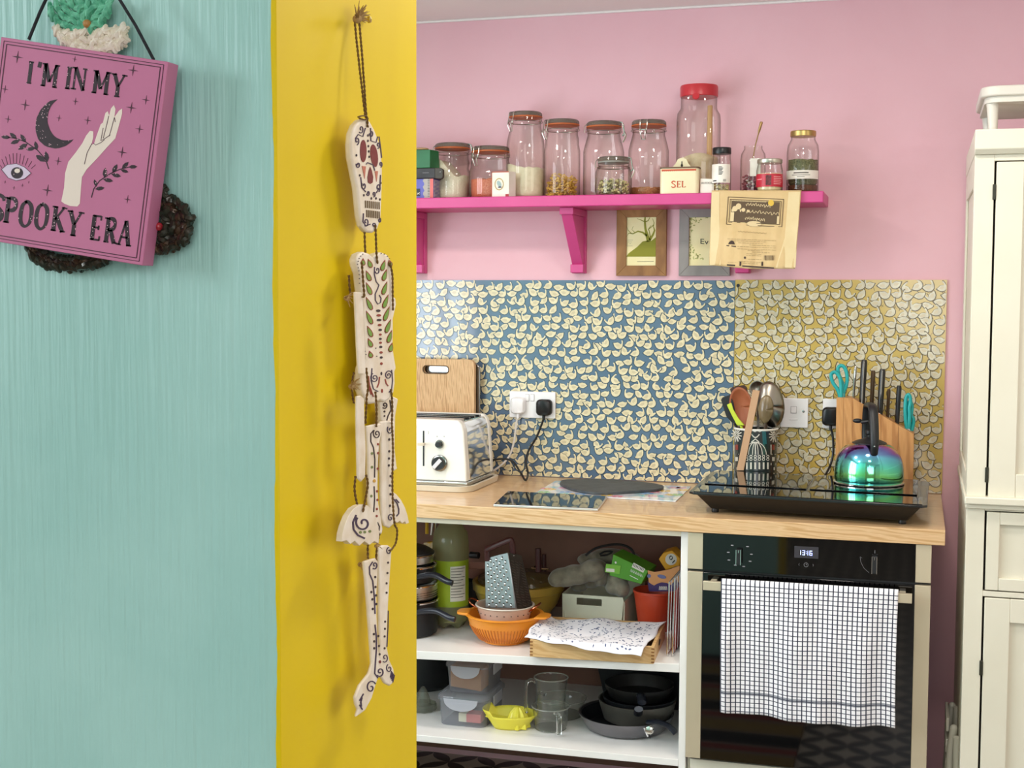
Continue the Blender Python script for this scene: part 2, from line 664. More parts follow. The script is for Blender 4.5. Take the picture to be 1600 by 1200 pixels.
# ------------------------------------------------------------------ rug (seen mirrored in the oven glass)
RUGM = pm('striped_rug_wool', '2A2622', 0.95)
_b = RUGM.node_tree.nodes['Principled BSDF']
_tc = N(RUGM, 'ShaderNodeTexCoord')
_sp = N(RUGM, 'ShaderNodeSeparateXYZ')
L(RUGM, _tc.outputs['Object'], _sp.inputs[0])
_m1 = N(RUGM, 'ShaderNodeMath', _operation='MULTIPLY')
_m1.inputs[1].default_value = 1 / 0.34
L(RUGM, _sp.outputs['Y'], _m1.inputs[0])
_m2 = N(RUGM, 'ShaderNodeMath', _operation='FRACT')
L(RUGM, _m1.outputs[0], _m2.inputs[0])
_r = N(RUGM, 'ShaderNodeValToRGB')
_r.color_ramp.interpolation = 'CONSTANT'
_cols = [(0, '141210'), (0.26, '6E6257'), (0.32, '7A2A22'), (0.46, '6E6257'), (0.54, '7A6230'), (0.86, '6E6257'), (0.92, '141210')]
_r.color_ramp.elements[0].color = hexc(_cols[0][1])
_r.color_ramp.elements[1].position = _cols[1][0]
_r.color_ramp.elements[1].color = hexc(_cols[1][1])
for _p, _c in _cols[2:]:
    _e = _r.color_ramp.elements.new(_p)
    _e.color = hexc(_c)
L(RUGM, _m2.outputs[0], _r.inputs[0])
L(RUGM, _r.outputs[0], _b.inputs['Base Color'])
tag(MB().box(-1.3, 0.0, -3.0, -1.25, 0.001, 0.012).build('rug', RUGM, bevel=0.003), 'rug striped black, dark red and olive, mirrored in the oven glass', 'rug')

# ------------------------------------------------------------------ open shelving under the worktop
WT = 0.91
ZS0, ZS1 = 0.500, 0.523


def zs1(x):
    return ZS0 + (x + 0.955) / 0.728 * 0.023


def zs2(x):
    return 0.266 + (x + 0.955) / 0.73 * 0.005


MELA = noisy('white_melamine', 'F0EDEA', 'ECE8E4', rough=0.35, scale=4)
t = thing('open_shelf_unit', 'white open shelf unit under the worktop holding pans and boxes', 'shelf unit', (-0.9, -0.31, 0))
MB().box(-0.229, -0.2105, -0.62, -0.012, 0, 0.871).build('side_panel', MELA, t, bevel=0.001)
MB().box(-1.62, -1.60, -0.62, -0.012, 0, 0.871).build('side_panel', MELA, t, bevel=0.001)
MB().box(-1.60, -0.229, -0.62, -0.60, 0.856, 0.871).build('top_rail', CREAMD, t, bevel=0.001)
for zf, th in ((zs1, 0.0225), (zs2, 0.018)):
    a, b = -1.60, -0.2292
    MB().hexa([(a, -0.62, zf(a) - th), (b, -0.62, zf(b) - th), (b, -0.015, zf(b) - th), (a, -0.015, zf(a) - th)],
              [(a, -0.62, zf(a)), (b, -0.62, zf(b)), (b, -0.015, zf(b)), (a, -0.015, zf(a))]).build('shelf', MELA, t, bevel=0.001)

MB().box(-1.60, -0.2292, -0.0115, -0.0075, 0.02, 0.871).build('back_panel', noisy('brown_backing', '8A6354', '7E5A4C', rough=.8, scale=6), t)

# ------------------------------------------------------------------ worktop
t = thing('worktop', 'long light oak worktop with a squared front edge', 'worktop', (-0.6, -0.32, 0.872))
MB().box(-1.7, 0.417, -0.64, -0.001, 0.872, WT).build('board', OAK, t, bevel=0.0012)

# ------------------------------------------------------------------ splashback panels with the printed birds
BLUEP = noisy('blue_printed_panel', '4E637E', '596E88', rough=0.12, scale=5, coat=1.0)
OCHP = noisy('ochre_printed_panel', 'C2A450', 'CCB05E', rough=0.14, scale=5, coat=0.5)
BIRD1 = noisy('printed_cream_bird', 'E8DAB4', 'D8C8A0', rough=0.15, scale=60, coat=0.5)
BIRD2 = noisy('printed_pale_bird', 'DCD4BA', 'C4BBA2', rough=0.2, scale=60, coat=0.4)
WING = pm('printed_bird_shade', 'CDBD9A', 0.2, coat=0.4)
INK1 = pm('printed_blue_outline', '2E4254', 0.2, coat=0.4)
INK2 = pm('printed_brown_outline', '5A4A24', 0.25, coat=0.3)
SWAN = [(-.54, .20), (-.32, .22), (-.1, .28), (.1, .22), (.23, .12), (.31, .22), (.32, .36), (.27, .45), (.31, .54), (.40, .52), (.44, .38), (.44, .15), (.43, -.04), (.36, -.22), (.22, -.34), (.02, -.39), (-.18, -.34), (-.36, -.20), (-.48, .02)]
SLEEP = [(-.55, .10), (-.28, .28), (.08, .3), (.34, .16), (.5, .16), (.5, .04), (.38, -.12), (.12, -.3), (-.2, -.26), (-.42, -.08)]


def birds(panel, x0, x1, z0, z1, y, mats, dx, dz, size, twigs):
    ink, body, wing = MB(), MB(), MB()
    row, idx = 0, 0
    z = z0 + dz * 0.2
    while z < z1 + 0.005:
        x = x0 + (row % 2) * dx * 0.5 + random.uniform(-.25, 0.4) * dx
        while x < x1:
            px_, pz_ = x + random.uniform(-.2, .2) * dx, z + random.uniform(-.27, .27) * dz
            a = random.choice((0, .15, .35, -.3, -.1, .2, .6, -.8, .85)) + random.uniform(-.1, .1)
            fl = 1 if random.random() < .72 else -1
            sh = SWAN if random.random() < 0.8 else SLEEP
            s = size * random.uniform(.9, 1.08)

            def mp_(p, k=1.0, o=(0, 0)):
                qx, qz = (p[0] * k + o[0]) * fl, p[1] * k + o[1]
                return (px_ + s * (qx * cos(a) - qz * sin(a)), pz_ + s * (qx * sin(a) + qz * cos(a)))

            def put(mb, poly, yy, k=1.0, o=(0, 0)):
                q = [mp_(p, k, o) for p in poly]
                q = [(min(max(u_, x0 + .001), x1 - .001), min(max(v_, z0 + .001), z1 - .001)) for u_, v_ in q]
                if max(p[0] for p in q) - min(p[0] for p in q) > .004 and max(p[1] for p in q) - min(p[1] for p in q) > .004:
                    mb.face([(u_, yy, v_) for u_, v_ in q])
            idx += 1
            yo_ = y - .00015 * (1 + (idx * 7 + row * 3) % 5)
            put(ink, sh, yo_, 1.18, (-.01, -.015))
            put(body, sh, yo_ - .00004)
            put(wing, [(-.40, .08), (-.1, .14), (.12, .05), (.06, -.12), (-.18, -.14)], yo_ - .00008, 1, (.02, 0))
            if twigs and random.random() < .8:
                for _ in range(2):
                    tx, tz, ta = random.uniform(-.6, .6), random.uniform(-.45, -.2), random.uniform(-2.6, -.5)
                    ln = .3
                    put(ink, [(tx, tz), (tx + ln * cos(ta), tz + ln * sin(ta)), (tx + ln * cos(ta) + .05, tz + ln * sin(ta)), (tx + .06, tz + .02)], y - .0001)
            x += dx
        z += dz
        row += 1
    for nm, mb, mt in (('printed_outline', ink, mats[0]), ('printed_bird', body, mats[1]), ('printed_wing', wing, mats[2])):
        stuff(mb.build(nm, mt, panel, smooth=180))


t = thing('splashback_panel', 'blue glossy splashback panel printed with cream swans behind the toaster and sockets', 'splashback', (-0.8, -0.003, 0.912), 'printed splashback panels')
MB().box(-1.70, -0.1795, -0.006, -0.0005, 0.9115, 1.520).build('panel', BLUEP, t)
birds(t, -1.25, -0.1795, 0.9115, 1.520, -0.006, (INK1, BIRD1, WING), 0.0325, 0.0255, 0.0308, False)
t = thing('splashback_panel', 'ochre yellow splashback panel printed with pale swans behind the knife block', 'splashback', (0.12, -0.003, 0.912), 'printed splashback panels')
MB().box(-0.1785, 0.4185, -0.006, -0.0005, 0.9115, 1.522).build('panel', OCHP, t)
birds(t, -0.1785, 0.4175, 0.9115, 1.522, -0.006, (INK2, BIRD2, WING), 0.0330, 0.0255, 0.0305, True)
MB().tube([(-0.1702, -0.0062, 1.505), (-0.1702, -0.0085, 1.505)], 0.005, 10).build('screw_cap', BLACK, t)

# ------------------------------------------------------------------ the pink wall shelf
SZ = 1.763   # its top
SY = -0.215
t = thing('wall_shelf', 'long hot pink painted wooden shelf on brackets, loaded with jars', 'shelf', (-0.5, 0, 1.735))
MB().box(-1.45, 0.0855, SY, -0.001, SZ - 0.032, SZ).build('shelf_board', HOT, t, bevel=0.003)


def bracket(x):
    m = MB()
    z = SZ - 0.0325
    m.box(x - 0.021, x + 0.021, -0.024, -0.001, z - 0.19, z)
    m.box(x - 0.021, x + 0.021, -0.178, -0.024, z - 0.020, z)
    # the sloping web
    m.slab([(x - 0.017, -0.172, z - 0.02), (x - 0.017, -0.024, z - 0.02), (x - 0.017, -0.024, z - 0.165), (x - 0.017, -0.036, z - 0.165)], (0.034, 0, 0))
    m.box(x - 0.02, x + 0.02, -0.046, -0.024, z - 0.188, z - 0.163)
    return m.build('bracket', HOT, t, bevel=0.0015)


for bx in (-1.170, -0.652, -0.155):
    bracket(bx)

# ------------------------------------------------------------------ jars
def px_x(u, y):
    return at(u, 300, y).x


def jar_dims(uL, uR, vt, y):
    xl, xr = px_x(uL, y), px_x(uR, y)
    return (xl + xr) / 2, (xr - xl) / 2 * 0.985, at((uL + uR) / 2, vt, y).z - SZ


def clip_jar(uL, uR, vt, y, neck, vneck, label, group='clip-top glass storage jars', clip=-70, seal=ORANGE_SEAL, sq=0.0, taper=1.0, lidc=None, gname='storage_jar', z0=None):
    """swing-top preserving jar: neck = neck radius share of the body, vneck = pixel height of the shoulder"""
    base = SZ if z0 is None else z0
    x, r, h = jar_dims(uL, uR, vt, y)
    h = at((uL + uR) / 2, vt, y).z - base
    zs = at((uL + uR) / 2, vneck, y).z - base
    rn = r * neck
    t = thing(gname, label, 'jar', (x, y, base + 0.0005), group)
    b = base + 0.0005
    zt = h - 0.020
    pr = [(r * 0.86 * taper, 0), (r * 0.96 * taper, 0.004), (r * taper, 0.014), (r, zs * 0.62), (r * 0.995, zs * 0.86), (r * 0.93, zs * 0.97), (rn * 1.06, zs + (zt - zs) * 0.28), (rn, zs + (zt - zs) * 0.5), (rn, zt - 0.010), (rn * 1.07, zt - 0.007), (rn * 1.07, zt)]
    if sq:
        m = MB().shell(pr, (x, y, b), 36, sq=sq)
    else:
        m = MB().shell(pr, (x, y, b), 36)
    m.lathe([(0.0, 0.003), (r * 0.8, 0.003), (r * 0.86, 0.0005)], (x, y, b), 36)
    m.build('glass_body', CLEAR, t)
    MB().lathe([(rn * 1.05, zt), (rn * 1.1, zt + 0.001), (rn * 1.1, zt + 0.0042), (rn * 1.05, zt + 0.005)], (x, y, b), 36).build('rubber_seal', seal, t)
    MB().lathe([(rn * 1.06, zt + 0.005), (rn * 1.09, zt + 0.007), (rn * 1.07, zt + 0.014), (rn * 0.97, zt + 0.018), (0, zt + 0.0195)], (x, y, b), 36).build('glass_lid', LIDG, t)
    # wire bail
    a = radians(clip)
    c, s_ = Vector((cos(a), sin(a), 0)), Vector((-sin(a), cos(a), 0))
    o = Vector((x, y, b))
    R = rn * 1.12
    m = MB()
    ring = [o + Vector((R * cos(q), R * sin(q), zt - 0.012)) for q in [2 * pi * k / 30 for k in range(30)]]
    m.tube(ring, 0.0014, 6, closed=True)
    w_ = 0.0105
    for sg in (-1, 1):
        m.tube(smooth_path([o + c * R * 0.75 + s_ * w_ * sg + Vector((0, 0, zt + 0.017)), o + c * (R + .002) + s_ * w_ * sg + Vector((0, 0, zt + 0.014)), o + c * (R + 0.005) + s_ * w_ * sg + Vector((0, 0, zt - 0.002)), o + c * (R + 0.008) + s_ * w_ * 0.9 * sg + Vector((0, 0, zt - 0.016)), o + c * (R + 0.002) + s_ * w_ * 0.8 * sg + Vector((0, 0, zt - 0.024))], 4), 0.0016, 6)
        m.tube(smooth_path([o + c * (R + 0.006) + s_ * w_ * .7 * sg + Vector((0, 0, zt - 0.010)), o + c * (R + 0.012) + s_ * w_ * .7 * sg + Vector((0, 0, zt - 0.022)), o + c * (R + 0.004) + s_ * w_ * 0.5 * sg + Vector((0, 0, zt - 0.042))], 4), 0.0015, 6)
    m.tube([o + c * (R + 0.004) - s_ * w_ * .5 + Vector((0, 0, zt - 0.042)), o + c * (R + 0.004) + s_ * w_ * .5 + Vector((0, 0, zt - 0.042))], 0.0012, 6)
    m.tube([o + c * (R + 0.008) - s_ * w_ + Vector((0, 0, zt - 0.014)), o + c * (R + 0.008) + s_ * w_ + Vector((0, 0, zt - 0.014))], 0.0016, 6)
    m.tube(smooth_path([o - c * (R - .004) + Vector((0, 0, zt + 0.014)), o - c * (R + 0.004) + Vector((0, 0, zt + 0.006)), o - c * (R + 0.005) + Vector((0, 0, zt - 0.012))], 4), 0.0014, 6)
    m.build('wire_clip', WIRE, t)
    return x, y, b, r, h


LIDG = thin_glass('thick_lid_glass', 'C6C3B6', '77736A', refl=0.6, body=0.3, bodycol='B4AFA2')


def heap(name, label, cat, x, y, b, r, z, mat, top=None, seg=28, lump=0.0, z1=0.004, wav=None):
    """loose contents filling a jar up to height z (height may vary with angle)"""
    m = MB()
    vs, fs = [], []
    rows = [(r * .84, z1), (r * .93, z1 + .006), (r * .955, z1 + .016), (r * .955, z * .9)]
    prof = [(a, h_, 0) for a, h_ in rows] + [(r * .955, z, 1), (r * .8, z, 1), (r * .5, z, 1), (r * .2, z, 1)]
    for a, h_, k in prof:
        for q in range(seg):
            th = 2 * pi * q / seg
            px_, py_ = a * cos(th), a * sin(th)
            hh = h_
            if k:
                hh = h_ + (wav(px_ / r, py_ / r) if wav else 0) + random.uniform(-lump, lump)
            elif h_ > z1 + .017 and wav:
                hh = min(h_, z + wav(px_ / r, py_ / r) - .001)
            vs.append((x + px_, y + py_, b + hh))
    n = len(prof)
    for i in range(n - 1):
        for q in range(seg):
            q2 = (q + 1) % seg
            fs.append((i * seg + q, i * seg + q2, (i + 1) * seg + q2, (i + 1) * seg + q))
    vs.append((x, y, b + z + (wav(0, 0) if wav else 0)))
    for q in range(seg):
        fs.append(((n - 1) * seg + q, (n - 1) * seg + (q + 1) % seg, len(vs) - 1))
    fs.append(list(range(seg - 1, -1, -1)))
    m.add(vs, fs)
    o = m.build(name, mat, smooth=180)
    tag(o, label, cat, kind='stuff')
    return o


SUGAR = noisy('white_sugar', 'E9E2CC', 'DDD5BC', rough=0.9, scale=300, bump=0.4)
FLOUR = noisy('cream_flour', 'F1E8CC', 'E8DDBE', rough=0.95, scale=80, bump=0.5)
LENTIL = noisy('red_lentils', 'E08A68', 'C9603F', rough=0.7, scale=350, bump=0.8)
PASTAM = noisy('dry_pasta', 'E3B955', 'D09F3C', rough=0.5, scale=60)
NUTM = noisy('mixed_pale_seeds', 'E2D6A0', 'B9AC70', rough=0.6, scale=120)
GRAIN = noisy('brown_grain', 'C98A58', '9F6238', rough=0.8, scale=300, bump=0.8)

# 1 sugar
x, y, b, r, h = clip_jar(681, 733, 224, -0.075, 0.93, 262, 'squat clip-top jar two thirds full of white sugar heaped to the left', clip=10)
heap('sugar', 'white sugar sloping steeply inside the squat jar at the left of the shelf', 'sugar', x, y, b, r, 0.097, SUGAR, wav=lambda a, c: 0.024 * math.tanh(-4 * a) - 0.002 + .004 * sin(9 * a))
# 2 lentils
x, y, b, r, h = clip_jar(736, 797, 229, -0.092, 0.86, 262, 'small square-shouldered clip-top jar holding a little orange-pink salt', clip=-115, sq=0.9)
heap('pink_salt', 'coarse orange-pink salt in the small jar behind the little patterned box', 'salt', x, y, b, r, 0.058, LENTIL, lump=.003)
# 3 flour
x, y, b, r, h = clip_jar(792, 850, 175, -0.075, 0.80, 212, 'tallest clip-top jar with a third of pale flour', clip=-125)
heap('flour', 'pale cream flour filling the lower third of the tallest clip-top jar', 'flour', x, y, b, r, 0.092, FLOUR, wav=lambda a, c: 0.008 * max(0, -a) * 2 + .002 * sin(13 * a + 5 * c))
# 4 pasta
x, y, b, r, h = clip_jar(850, 906, 187, -0.075, 0.86, 225, 'tall clip-top jar with short yellow pasta in the bottom', clip=-135)
m = MB()
random.seed(11)
for _ in range(330):
    a, q = random.uniform(0, 2 * pi), r * 0.80 * sqrt(random.random())
    z = b + 0.008 + random.random() * 0.054 * (0.8 + .4 * random.random())
    p = Vector((x + q * cos(a), y + q * sin(a), z))
    d = Vector((random.uniform(-1, 1), random.uniform(-1, 1), random.uniform(-.5, .5))).normalized()
    e = d.orthogonal().normalized()
    m.tube([p - d * .0062, p + e * .0022, p + d * .0062], 0.0021, 5)
tag(m.build('pasta', PASTAM), 'short curved yellow pasta pieces lying in the bottom of the tall jar', 'pasta', kind='stuff')
# 5 big jar behind the small one
x, y, b, r, h = clip_jar(912, 974, 190, -0.066, 0.80, 226, 'large empty clip-top jar with wire clips at both sides, behind the low seed jar', clip=5, sq=0.5)
# 6
x6, y6, b6, r6, h6 = clip_jar(982, 1044, 188, -0.072, 0.80, 224, 'large clip-top jar with its clip facing forward and a thin layer of grain', clip=-95, sq=0.5)
heap('grain', 'thin layer of reddish brown grain in the bottom of the big jar', 'grain', x6, y6, b6, r6, 0.026, GRAIN, lump=.0015)
# 7 low seed jar in front
LIDS = pm('grey_seal', '8E8C84', 0.4)
x, y, b, r, h = clip_jar(930, 987, 245, -0.162, 0.80, 264, 'low clip-top jar half full of pale pistachios and seeds', clip=8, seal=LIDS)
m = MB()
mats_ = [NUTM, noisy('dark_seeds', '6F6238', '8C8050', rough=.7, scale=90)]
for _ in range(340):
    a, q = random.uniform(0, 2 * pi), r * 0.84 * sqrt(random.random())
    z = b + 0.008 + random.random() * 0.044 * (1.05 - .4 * (q / r))
    m.cur = 1 if random.random() < .25 else 0
    m.ell((x + q * cos(a), y + q * sin(a), z), (.0042, .0028, .0028), 6, 4, Matrix.Rotation(random.uniform(0, 3), 3, 'Z') @ Matrix.Rotation(random.uniform(-1, 1), 3, 'Y'))
tag(m.build('pistachios', mats_), 'pale pistachios and dark seeds half filling the low jar', 'nuts', kind='stuff')

# big jar with red screw lid, flour and wooden spoon
x, y, = (px_x(1057, -.072) + px_x(1124, -.072)) / 2, -0.072
r = (px_x(1124, y) - px_x(1057, y)) / 2 * .985
b = SZ + .0005
h = at(1090, 134, y).z - b
REDL = noisy('red_screw_lid', 'C9343C', 'BC2C36', rough=0.3, scale=10)
t = thing('storage_jar', 'biggest jar on the shelf, square-shouldered glass with a red screw lid', 'jar', (x, y, b))
hz = h - .034
MB().shell([(r * .9, 0), (r * .98, .006), (r, .02), (r, hz * .76), (r * .97, hz * .83), (r * .84, hz * .875), (r * .82, hz * .9), (r * .82, hz)], (x, y, b), 36, sq=1.2).build('glass_body', CLEAR, t)
MB().lathe([(r * .86, hz), (r * .89, hz + .002), (r * .89, hz + .028), (r * .86, hz + .033), (r * .7, h), (0, h)], (x, y, b), 40, fx=lambda a, z_, th: (a * (1 + .008 * sin(th * 40)) if a > r * .88 else a, z_)).build('screw_lid', REDL, t)
MB().lathe([(.0095, 0), (.0105, .002), (.0095, .004), (0, .0045)], (x, y - r * .88, b + hz - .004), 18, ax=(0, -1, .3)).build('red_tag', REDL, t)
heap('brown_flour', 'pale brown flour in the lower third of the big red-lidded jar', 'flour', x, y, b, r * .97, 0.115, noisy('brown_flour', 'DCC6A6', 'CDB592', rough=.95, scale=60, bump=.5), wav=lambda a, c: .006 * sin(3 * a + 1))
PAPERL = noisy('paper_label', 'F0EAE0', 'E8E0D4', rough=.7, scale=30)
SKIN = noisy('beech', 'CFA574', 'C0925E', rough=.6, scale=20, stretch=(1, 1, .2))
t = thing('wooden_scoop', 'plain wooden spoon standing inside the big red-lidded jar', 'spoon', (x + r * .45, y, b + .06))
MB().tube([(x + r * .5, y + .01, b + .08), (x + r * .5, y + .01, b + hz * .92)], [.0085, .0075], 8).build('handle', SKIN, t)
MB().ell((x + r * .22, y + .005, b + .092), (.022, .012, .010), 14, 8).build('bowl', SKIN, t)
# printed card behind the tin
t = thing('price_label', 'small white printed label on the shelf between the salt tin and the spice jar', 'label', (px_x(1103, -.19), -.19, b))
xa, xb = px_x(1094, -.19), px_x(1115, -.19)
MB().slab([(xa, -.189, b), (xb, -.189, b), (xb, -.187, b + .040), (xa, -.187, b + .042)], (0, .001, 0)).build('card', PAPERL, t)
text_obj('print', 'W.FOOD', (xa + .002, -.1896, b + .026), (xb - .002, -.1896, b + .026), (xa + .002, -.1892, b + .032), BLACK, t)

# SEL tin
ENAM = noisy('cream_enamel', 'EFE3BE', 'E8DAB2', rough=.25, scale=8)
REDP = pm('red_paint', 'C4502C', .4)
BRN = pm('brown_rim', '6B5238', .4)
y = -.176
xa, xb = px_x(1033, y), px_x(1093, y)
za = at(1063, 264, y).z
zp = at(1064, 245, y).z
t = thing('salt_box', 'cream enamel salt box lettered SEL with a red scalloped edge', 'salt box', ((xa + xb) / 2, y, b))
ol = rrect(xa, xb, y - .028, y + .022, .012)
MB().slab([(p, q, b) for p, q in ol], (0, 0, za - b)).build('box', ENAM, t)
ol2 = rrect(xa - .001, xb + .001, y - .029, y + .023, .0125)
MB().slab([(p, q, za - .001) for p, q in ol2], (0, 0, .0045)).build('rim', BRN, t)
xm = (xa + xb) / 2
bp_ = [(xm - .036, za + .002), (xm - .028, za + .006), (xm - .018, za + .018), (xm - .012, zp - .004), (xm, zp), (xm + .012, zp - .004), (xm + .018, za + .018), (xm + .028, za + .006), (xm + .036, za + .002)]
MB().slab([(p, y + .0225, q) for p, q in bp_], (0, .002, 0)).build('back_plate', ENAM, t)
hole = MB()
hole.slab([(xm + .0035 * cos(k), y + .0222, za + .012 + .0045 * sin(k)) for k in [2 * pi * i / 14 for i in range(14)]], (0, .0004, 0))
hole.slab([(xm - .0016, y + .0222, za + .014), (xm + .0016, y + .0222, za + .014), (xm + .0013, y + .0222, za + .024), (xm - .0013, y + .0222, za + .024)], (0, .0004, 0))
hole.build('hanging_hole', pm('dark_hole', '3B3226', .8), t)
m = MB()
n = 17
for k in range(n):
    cx_ = xa + .006 + (xb - xa - .012) * (k + .5) / n
    rr_ = (xb - xa - .012) / n / 2
    m.slab([(cx_ + rr_ * cos(a_), y - .0285, za - .0060 + rr_ * sin(a_)) for a_ in [pi + pi * i / 6 for i in range(7)]] + [(cx_ + rr_, y - .0285, za - .003), (cx_ - rr_, y - .0285, za - .003)], (0, .0006, 0))
m.build('scalloped_edge', REDP, t)


# slab-serif letters drawn from strokes: each glyph a list of (kind, points) in a unit box, width w
def G_strokes(ch):
    c = ch
    if c == 'I':
        return .30, [('s', (.15, 0), (.15, 1)), ('f', (.15, 0)), ('f', (.15, 1))]
    if c == 'M':
        return .80, [('s', (.14, 0), (.14, 1)), ('s', (.66, 0), (.66, 1)), ('s', (.14, 1), (.40, .22)), ('t', (.66, 1), (.40, .22)), ('f', (.12, 0)), ('f', (.68, 0)), ('f', (.1, 1)), ('f', (.7, 1))]
    if c == 'N':
        return .66, [('t', (.12, 0), (.12, 1)), ('t', (.54, 0), (.54, 1)), ('s', (.12, 1), (.54, 0)), ('f', (.12, 0)), ('f', (.08, 1)), ('f', (.54, 1))]
    if c == 'Y':
        return .64, [('s', (.31, 0), (.31, .45)), ('s', (.10, 1), (.31, .45)), ('t', (.54, 1), (.31, .45)), ('f', (.31, 0)), ('f', (.10, 1)), ('f', (.54, 1))]
    if c == 'S':
        return .52, [('c', [(.44, .80), (.40, .94), (.25, 1.0), (.11, .92), (.09, .75), (.20, .60), (.34, .46), (.43, .30), (.40, .10), (.25, 0), (.10, .06), (.07, .20)])]
    if c == 'P':
        return .54, [('s', (.15, 0), (.15, 1)), ('c', [(.15, .97), (.36, .96), (.46, .75), (.36, .53), (.15, .50)]), ('f', (.15, 0)), ('f', (.10, 1))]
    if c == 'O':
        return .60, [('c', [(.30, 1), (.13, .85), (.08, .5), (.13, .15), (.30, 0), (.47, .15), (.52, .5), (.47, .85), (.30, 1), (.2, .95)])]
    if c == 'K':
        return .60, [('s', (.15, 0), (.15, 1)), ('t', (.50, 1), (.17, .46)), ('s', (.24, .55), (.52, 0)), ('f', (.15, 0)), ('f', (.12, 1)), ('f', (.50, 1)), ('f', (.52, 0))]
    if c == 'E':
        return .52, [('s', (.15, 0), (.15, 1)), ('t', (.1, .98), (.45, .98)), ('t', (.15, .52), (.38, .52)), ('t', (.1, .03), (.46, .03)), ('v', (.45, .91)), ('v', (.46, .10)), ('v', (.38, .52))]
    if c == 'L':
        return .50, [('s', (.15, 0), (.15, 1)), ('t', (.1, .03), (.46, .03)), ('v', (.46, .10)), ('f', (.15, 1))]
    if c == 'R':
        return .58, [('s', (.15, 0), (.15, 1)), ('c', [(.15, .97), (.36, .96), (.46, .77), (.36, .56), (.15, .53)]), ('s', (.28, .53), (.50, 0)), ('f', (.15, 0)), ('f', (.10, 1)), ('f', (.52, 0))]
    if c == 'A':
        return .62, [('t', (.10, 0), (.31, 1)), ('s', (.31, 1), (.53, 0)), ('t', (.17, .33), (.46, .33)), ('f', (.09, 0)), ('f', (.54, 0))]
    if c == "'":
        return .22, [('s', (.12, 1.0), (.08, .74))]
    return .35, []


def letters(mb, text, P, org, xd, yd, sw, d, track=1.0):
    """P maps local 2-D to the world; org, xd, yd are 2-D vectors: baseline start, x unit and y (letter height)"""
    org, xd, yd = Vector(org), Vector(xd), Vector(yd)
    x = 0

    def Q(p):
        q = org + xd * (x + p[0]) + yd * p[1]
        return (q.x, q.y)
    k = yd.length
    for ch in text:
        wd, st = G_strokes(ch)
        for s_ in st:
            if s_[0] == 's':
                ribbon(mb, [Q(s_[1]), Q(s_[2])], sw * k, P, d)
            elif s_[0] == 't':
                ribbon(mb, [Q(s_[1]), Q(s_[2])], sw * k * .5, P, d)
            elif s_[0] == 'c':
                pp = [Vector((a, c_, 0)) for a, c_ in s_[1]]
                sp_ = smooth_path(pp, 4)
                ribbon(mb, [Q((p.x, p.y)) for p in sp_], [sw * k * (.62 + .38 * abs(sin(pi * i / (len(sp_) - 1) * 2))) for i in range(len(sp_))], P, d)
            elif s_[0] == 'f':
                a, c_ = s_[1]
                yy = .03 if c_ < .5 else .97
                ribbon(mb, [Q((a - .11, yy)), Q((a + .11, yy))], sw * k * .42, P, d)
            elif s_[0] == 'v':
                a, c_ = s_[1]
                ribbon(mb, [Q((a, c_ - .09)), Q((a, c_ + .09))], sw * k * .42, P, d)
        x += wd * track


m = MB()
letters(m, 'SEL', lambda a, c_: Vector((a, y - .0286, c_)), (xm - .0215, b + .017), (.0272, 0), (0, .0175), .20, (0, .0006, 0))
m.build('lettering', REDP, t)


def lidded_jar(name, label, uL, uR, vt, vlid, y, neck, glass, lidm, lidh, group=None, prof=None):
    x = (px_x(uL, y) + px_x(uR, y)) / 2
    r = (px_x(uR, y) - px_x(uL, y)) / 2 * .985
    h = at((uL + uR) / 2, vt, y).z - b
    t = thing(name, label, 'jar', (x, y, b), group)
    z = h - lidh
    MB().shell(prof(r, z, neck) if prof else [(r * .9, 0), (r * .98, .003), (r, .008), (r, z * .72), (r * .95, z * .83), (r * neck, z * .93), (r * neck, z)], (x, y, b), 28).lathe([(0, .002), (r * .85, .002), (r * .9, .0005)], (x, y, b), 28).build('glass_body', glass, t)
    if lidm:
        rn = r * neck * 1.06
        MB().lathe([(rn * .98, z - .003), (rn, z - .002), (rn, h - .002), (rn * .95, h), (0, h)], (x, y, b), 48, fx=lambda a, z_, th: (a * (1 + .012 * sin(th * 24)) if a >= rn * .99 else a, z_)).build('screw_lid', lidm, t)
    return t, x, r, h, z


def wrap(mb, x, y, r, a0, a1, z0, z1, n=10, k=1.012):
    """label band hugging a round jar between two angles (degrees)"""
    vs = []
    for i in range(n + 1):
        a = radians(a0 + (a1 - a0) * i / n)
        for z in (z0, z1):
            vs.append((x + r * k * cos(a), y + r * k * sin(a), z))
    mb.add(vs, [(2 * i, 2 * i + 2, 2 * i + 3, 2 * i + 1) for i in range(n)])


# spice jar with black cap
t, x, r, h, z = lidded_jar('spice_jar', 'small spice jar with a black cap and a white paper label', 1112, 1142, 231, 0, -.180, .93, CLEAR, BLACK, .015)
m = MB()
wrap(m, x, y0_ := -.180, r, -165, -20, b + .028, b + .080)
m.build('paper_label', PAPERL, t)
m = MB()
for k in range(7):
    wrap(m, x, -.180, r, -100, -80 + (k % 3) * 4, b + .050 + k * .0035, b + .052 + k * .0035, 3, 1.02)
for k in range(8):
    wrap(m, x, -.180, r, -72 + k * 2.4, -71 + k * 2.4, b + .031, b + .038, 1, 1.02)
wrap(m, x, -.180, r, -140, -112, b + .032, b + .035, 4, 1.02)
stuff(m.build('print', BLACK, t))
m = MB()
for _ in range(150):
    a, q = random.uniform(0, 2 * pi), r * .8 * sqrt(random.random())
    m.ell((x + q * cos(a), -.18 + q * sin(a), b + .004 + random.random() * .020), (.003, .0016, .0016), 6, 4, Matrix.Rotation(random.uniform(0, 3), 3, 'Z'))
tag(m.build('pale_seeds', NUTM), 'pale seeds showing below the label of the black-capped spice jar', 'seeds', kind='stuff')

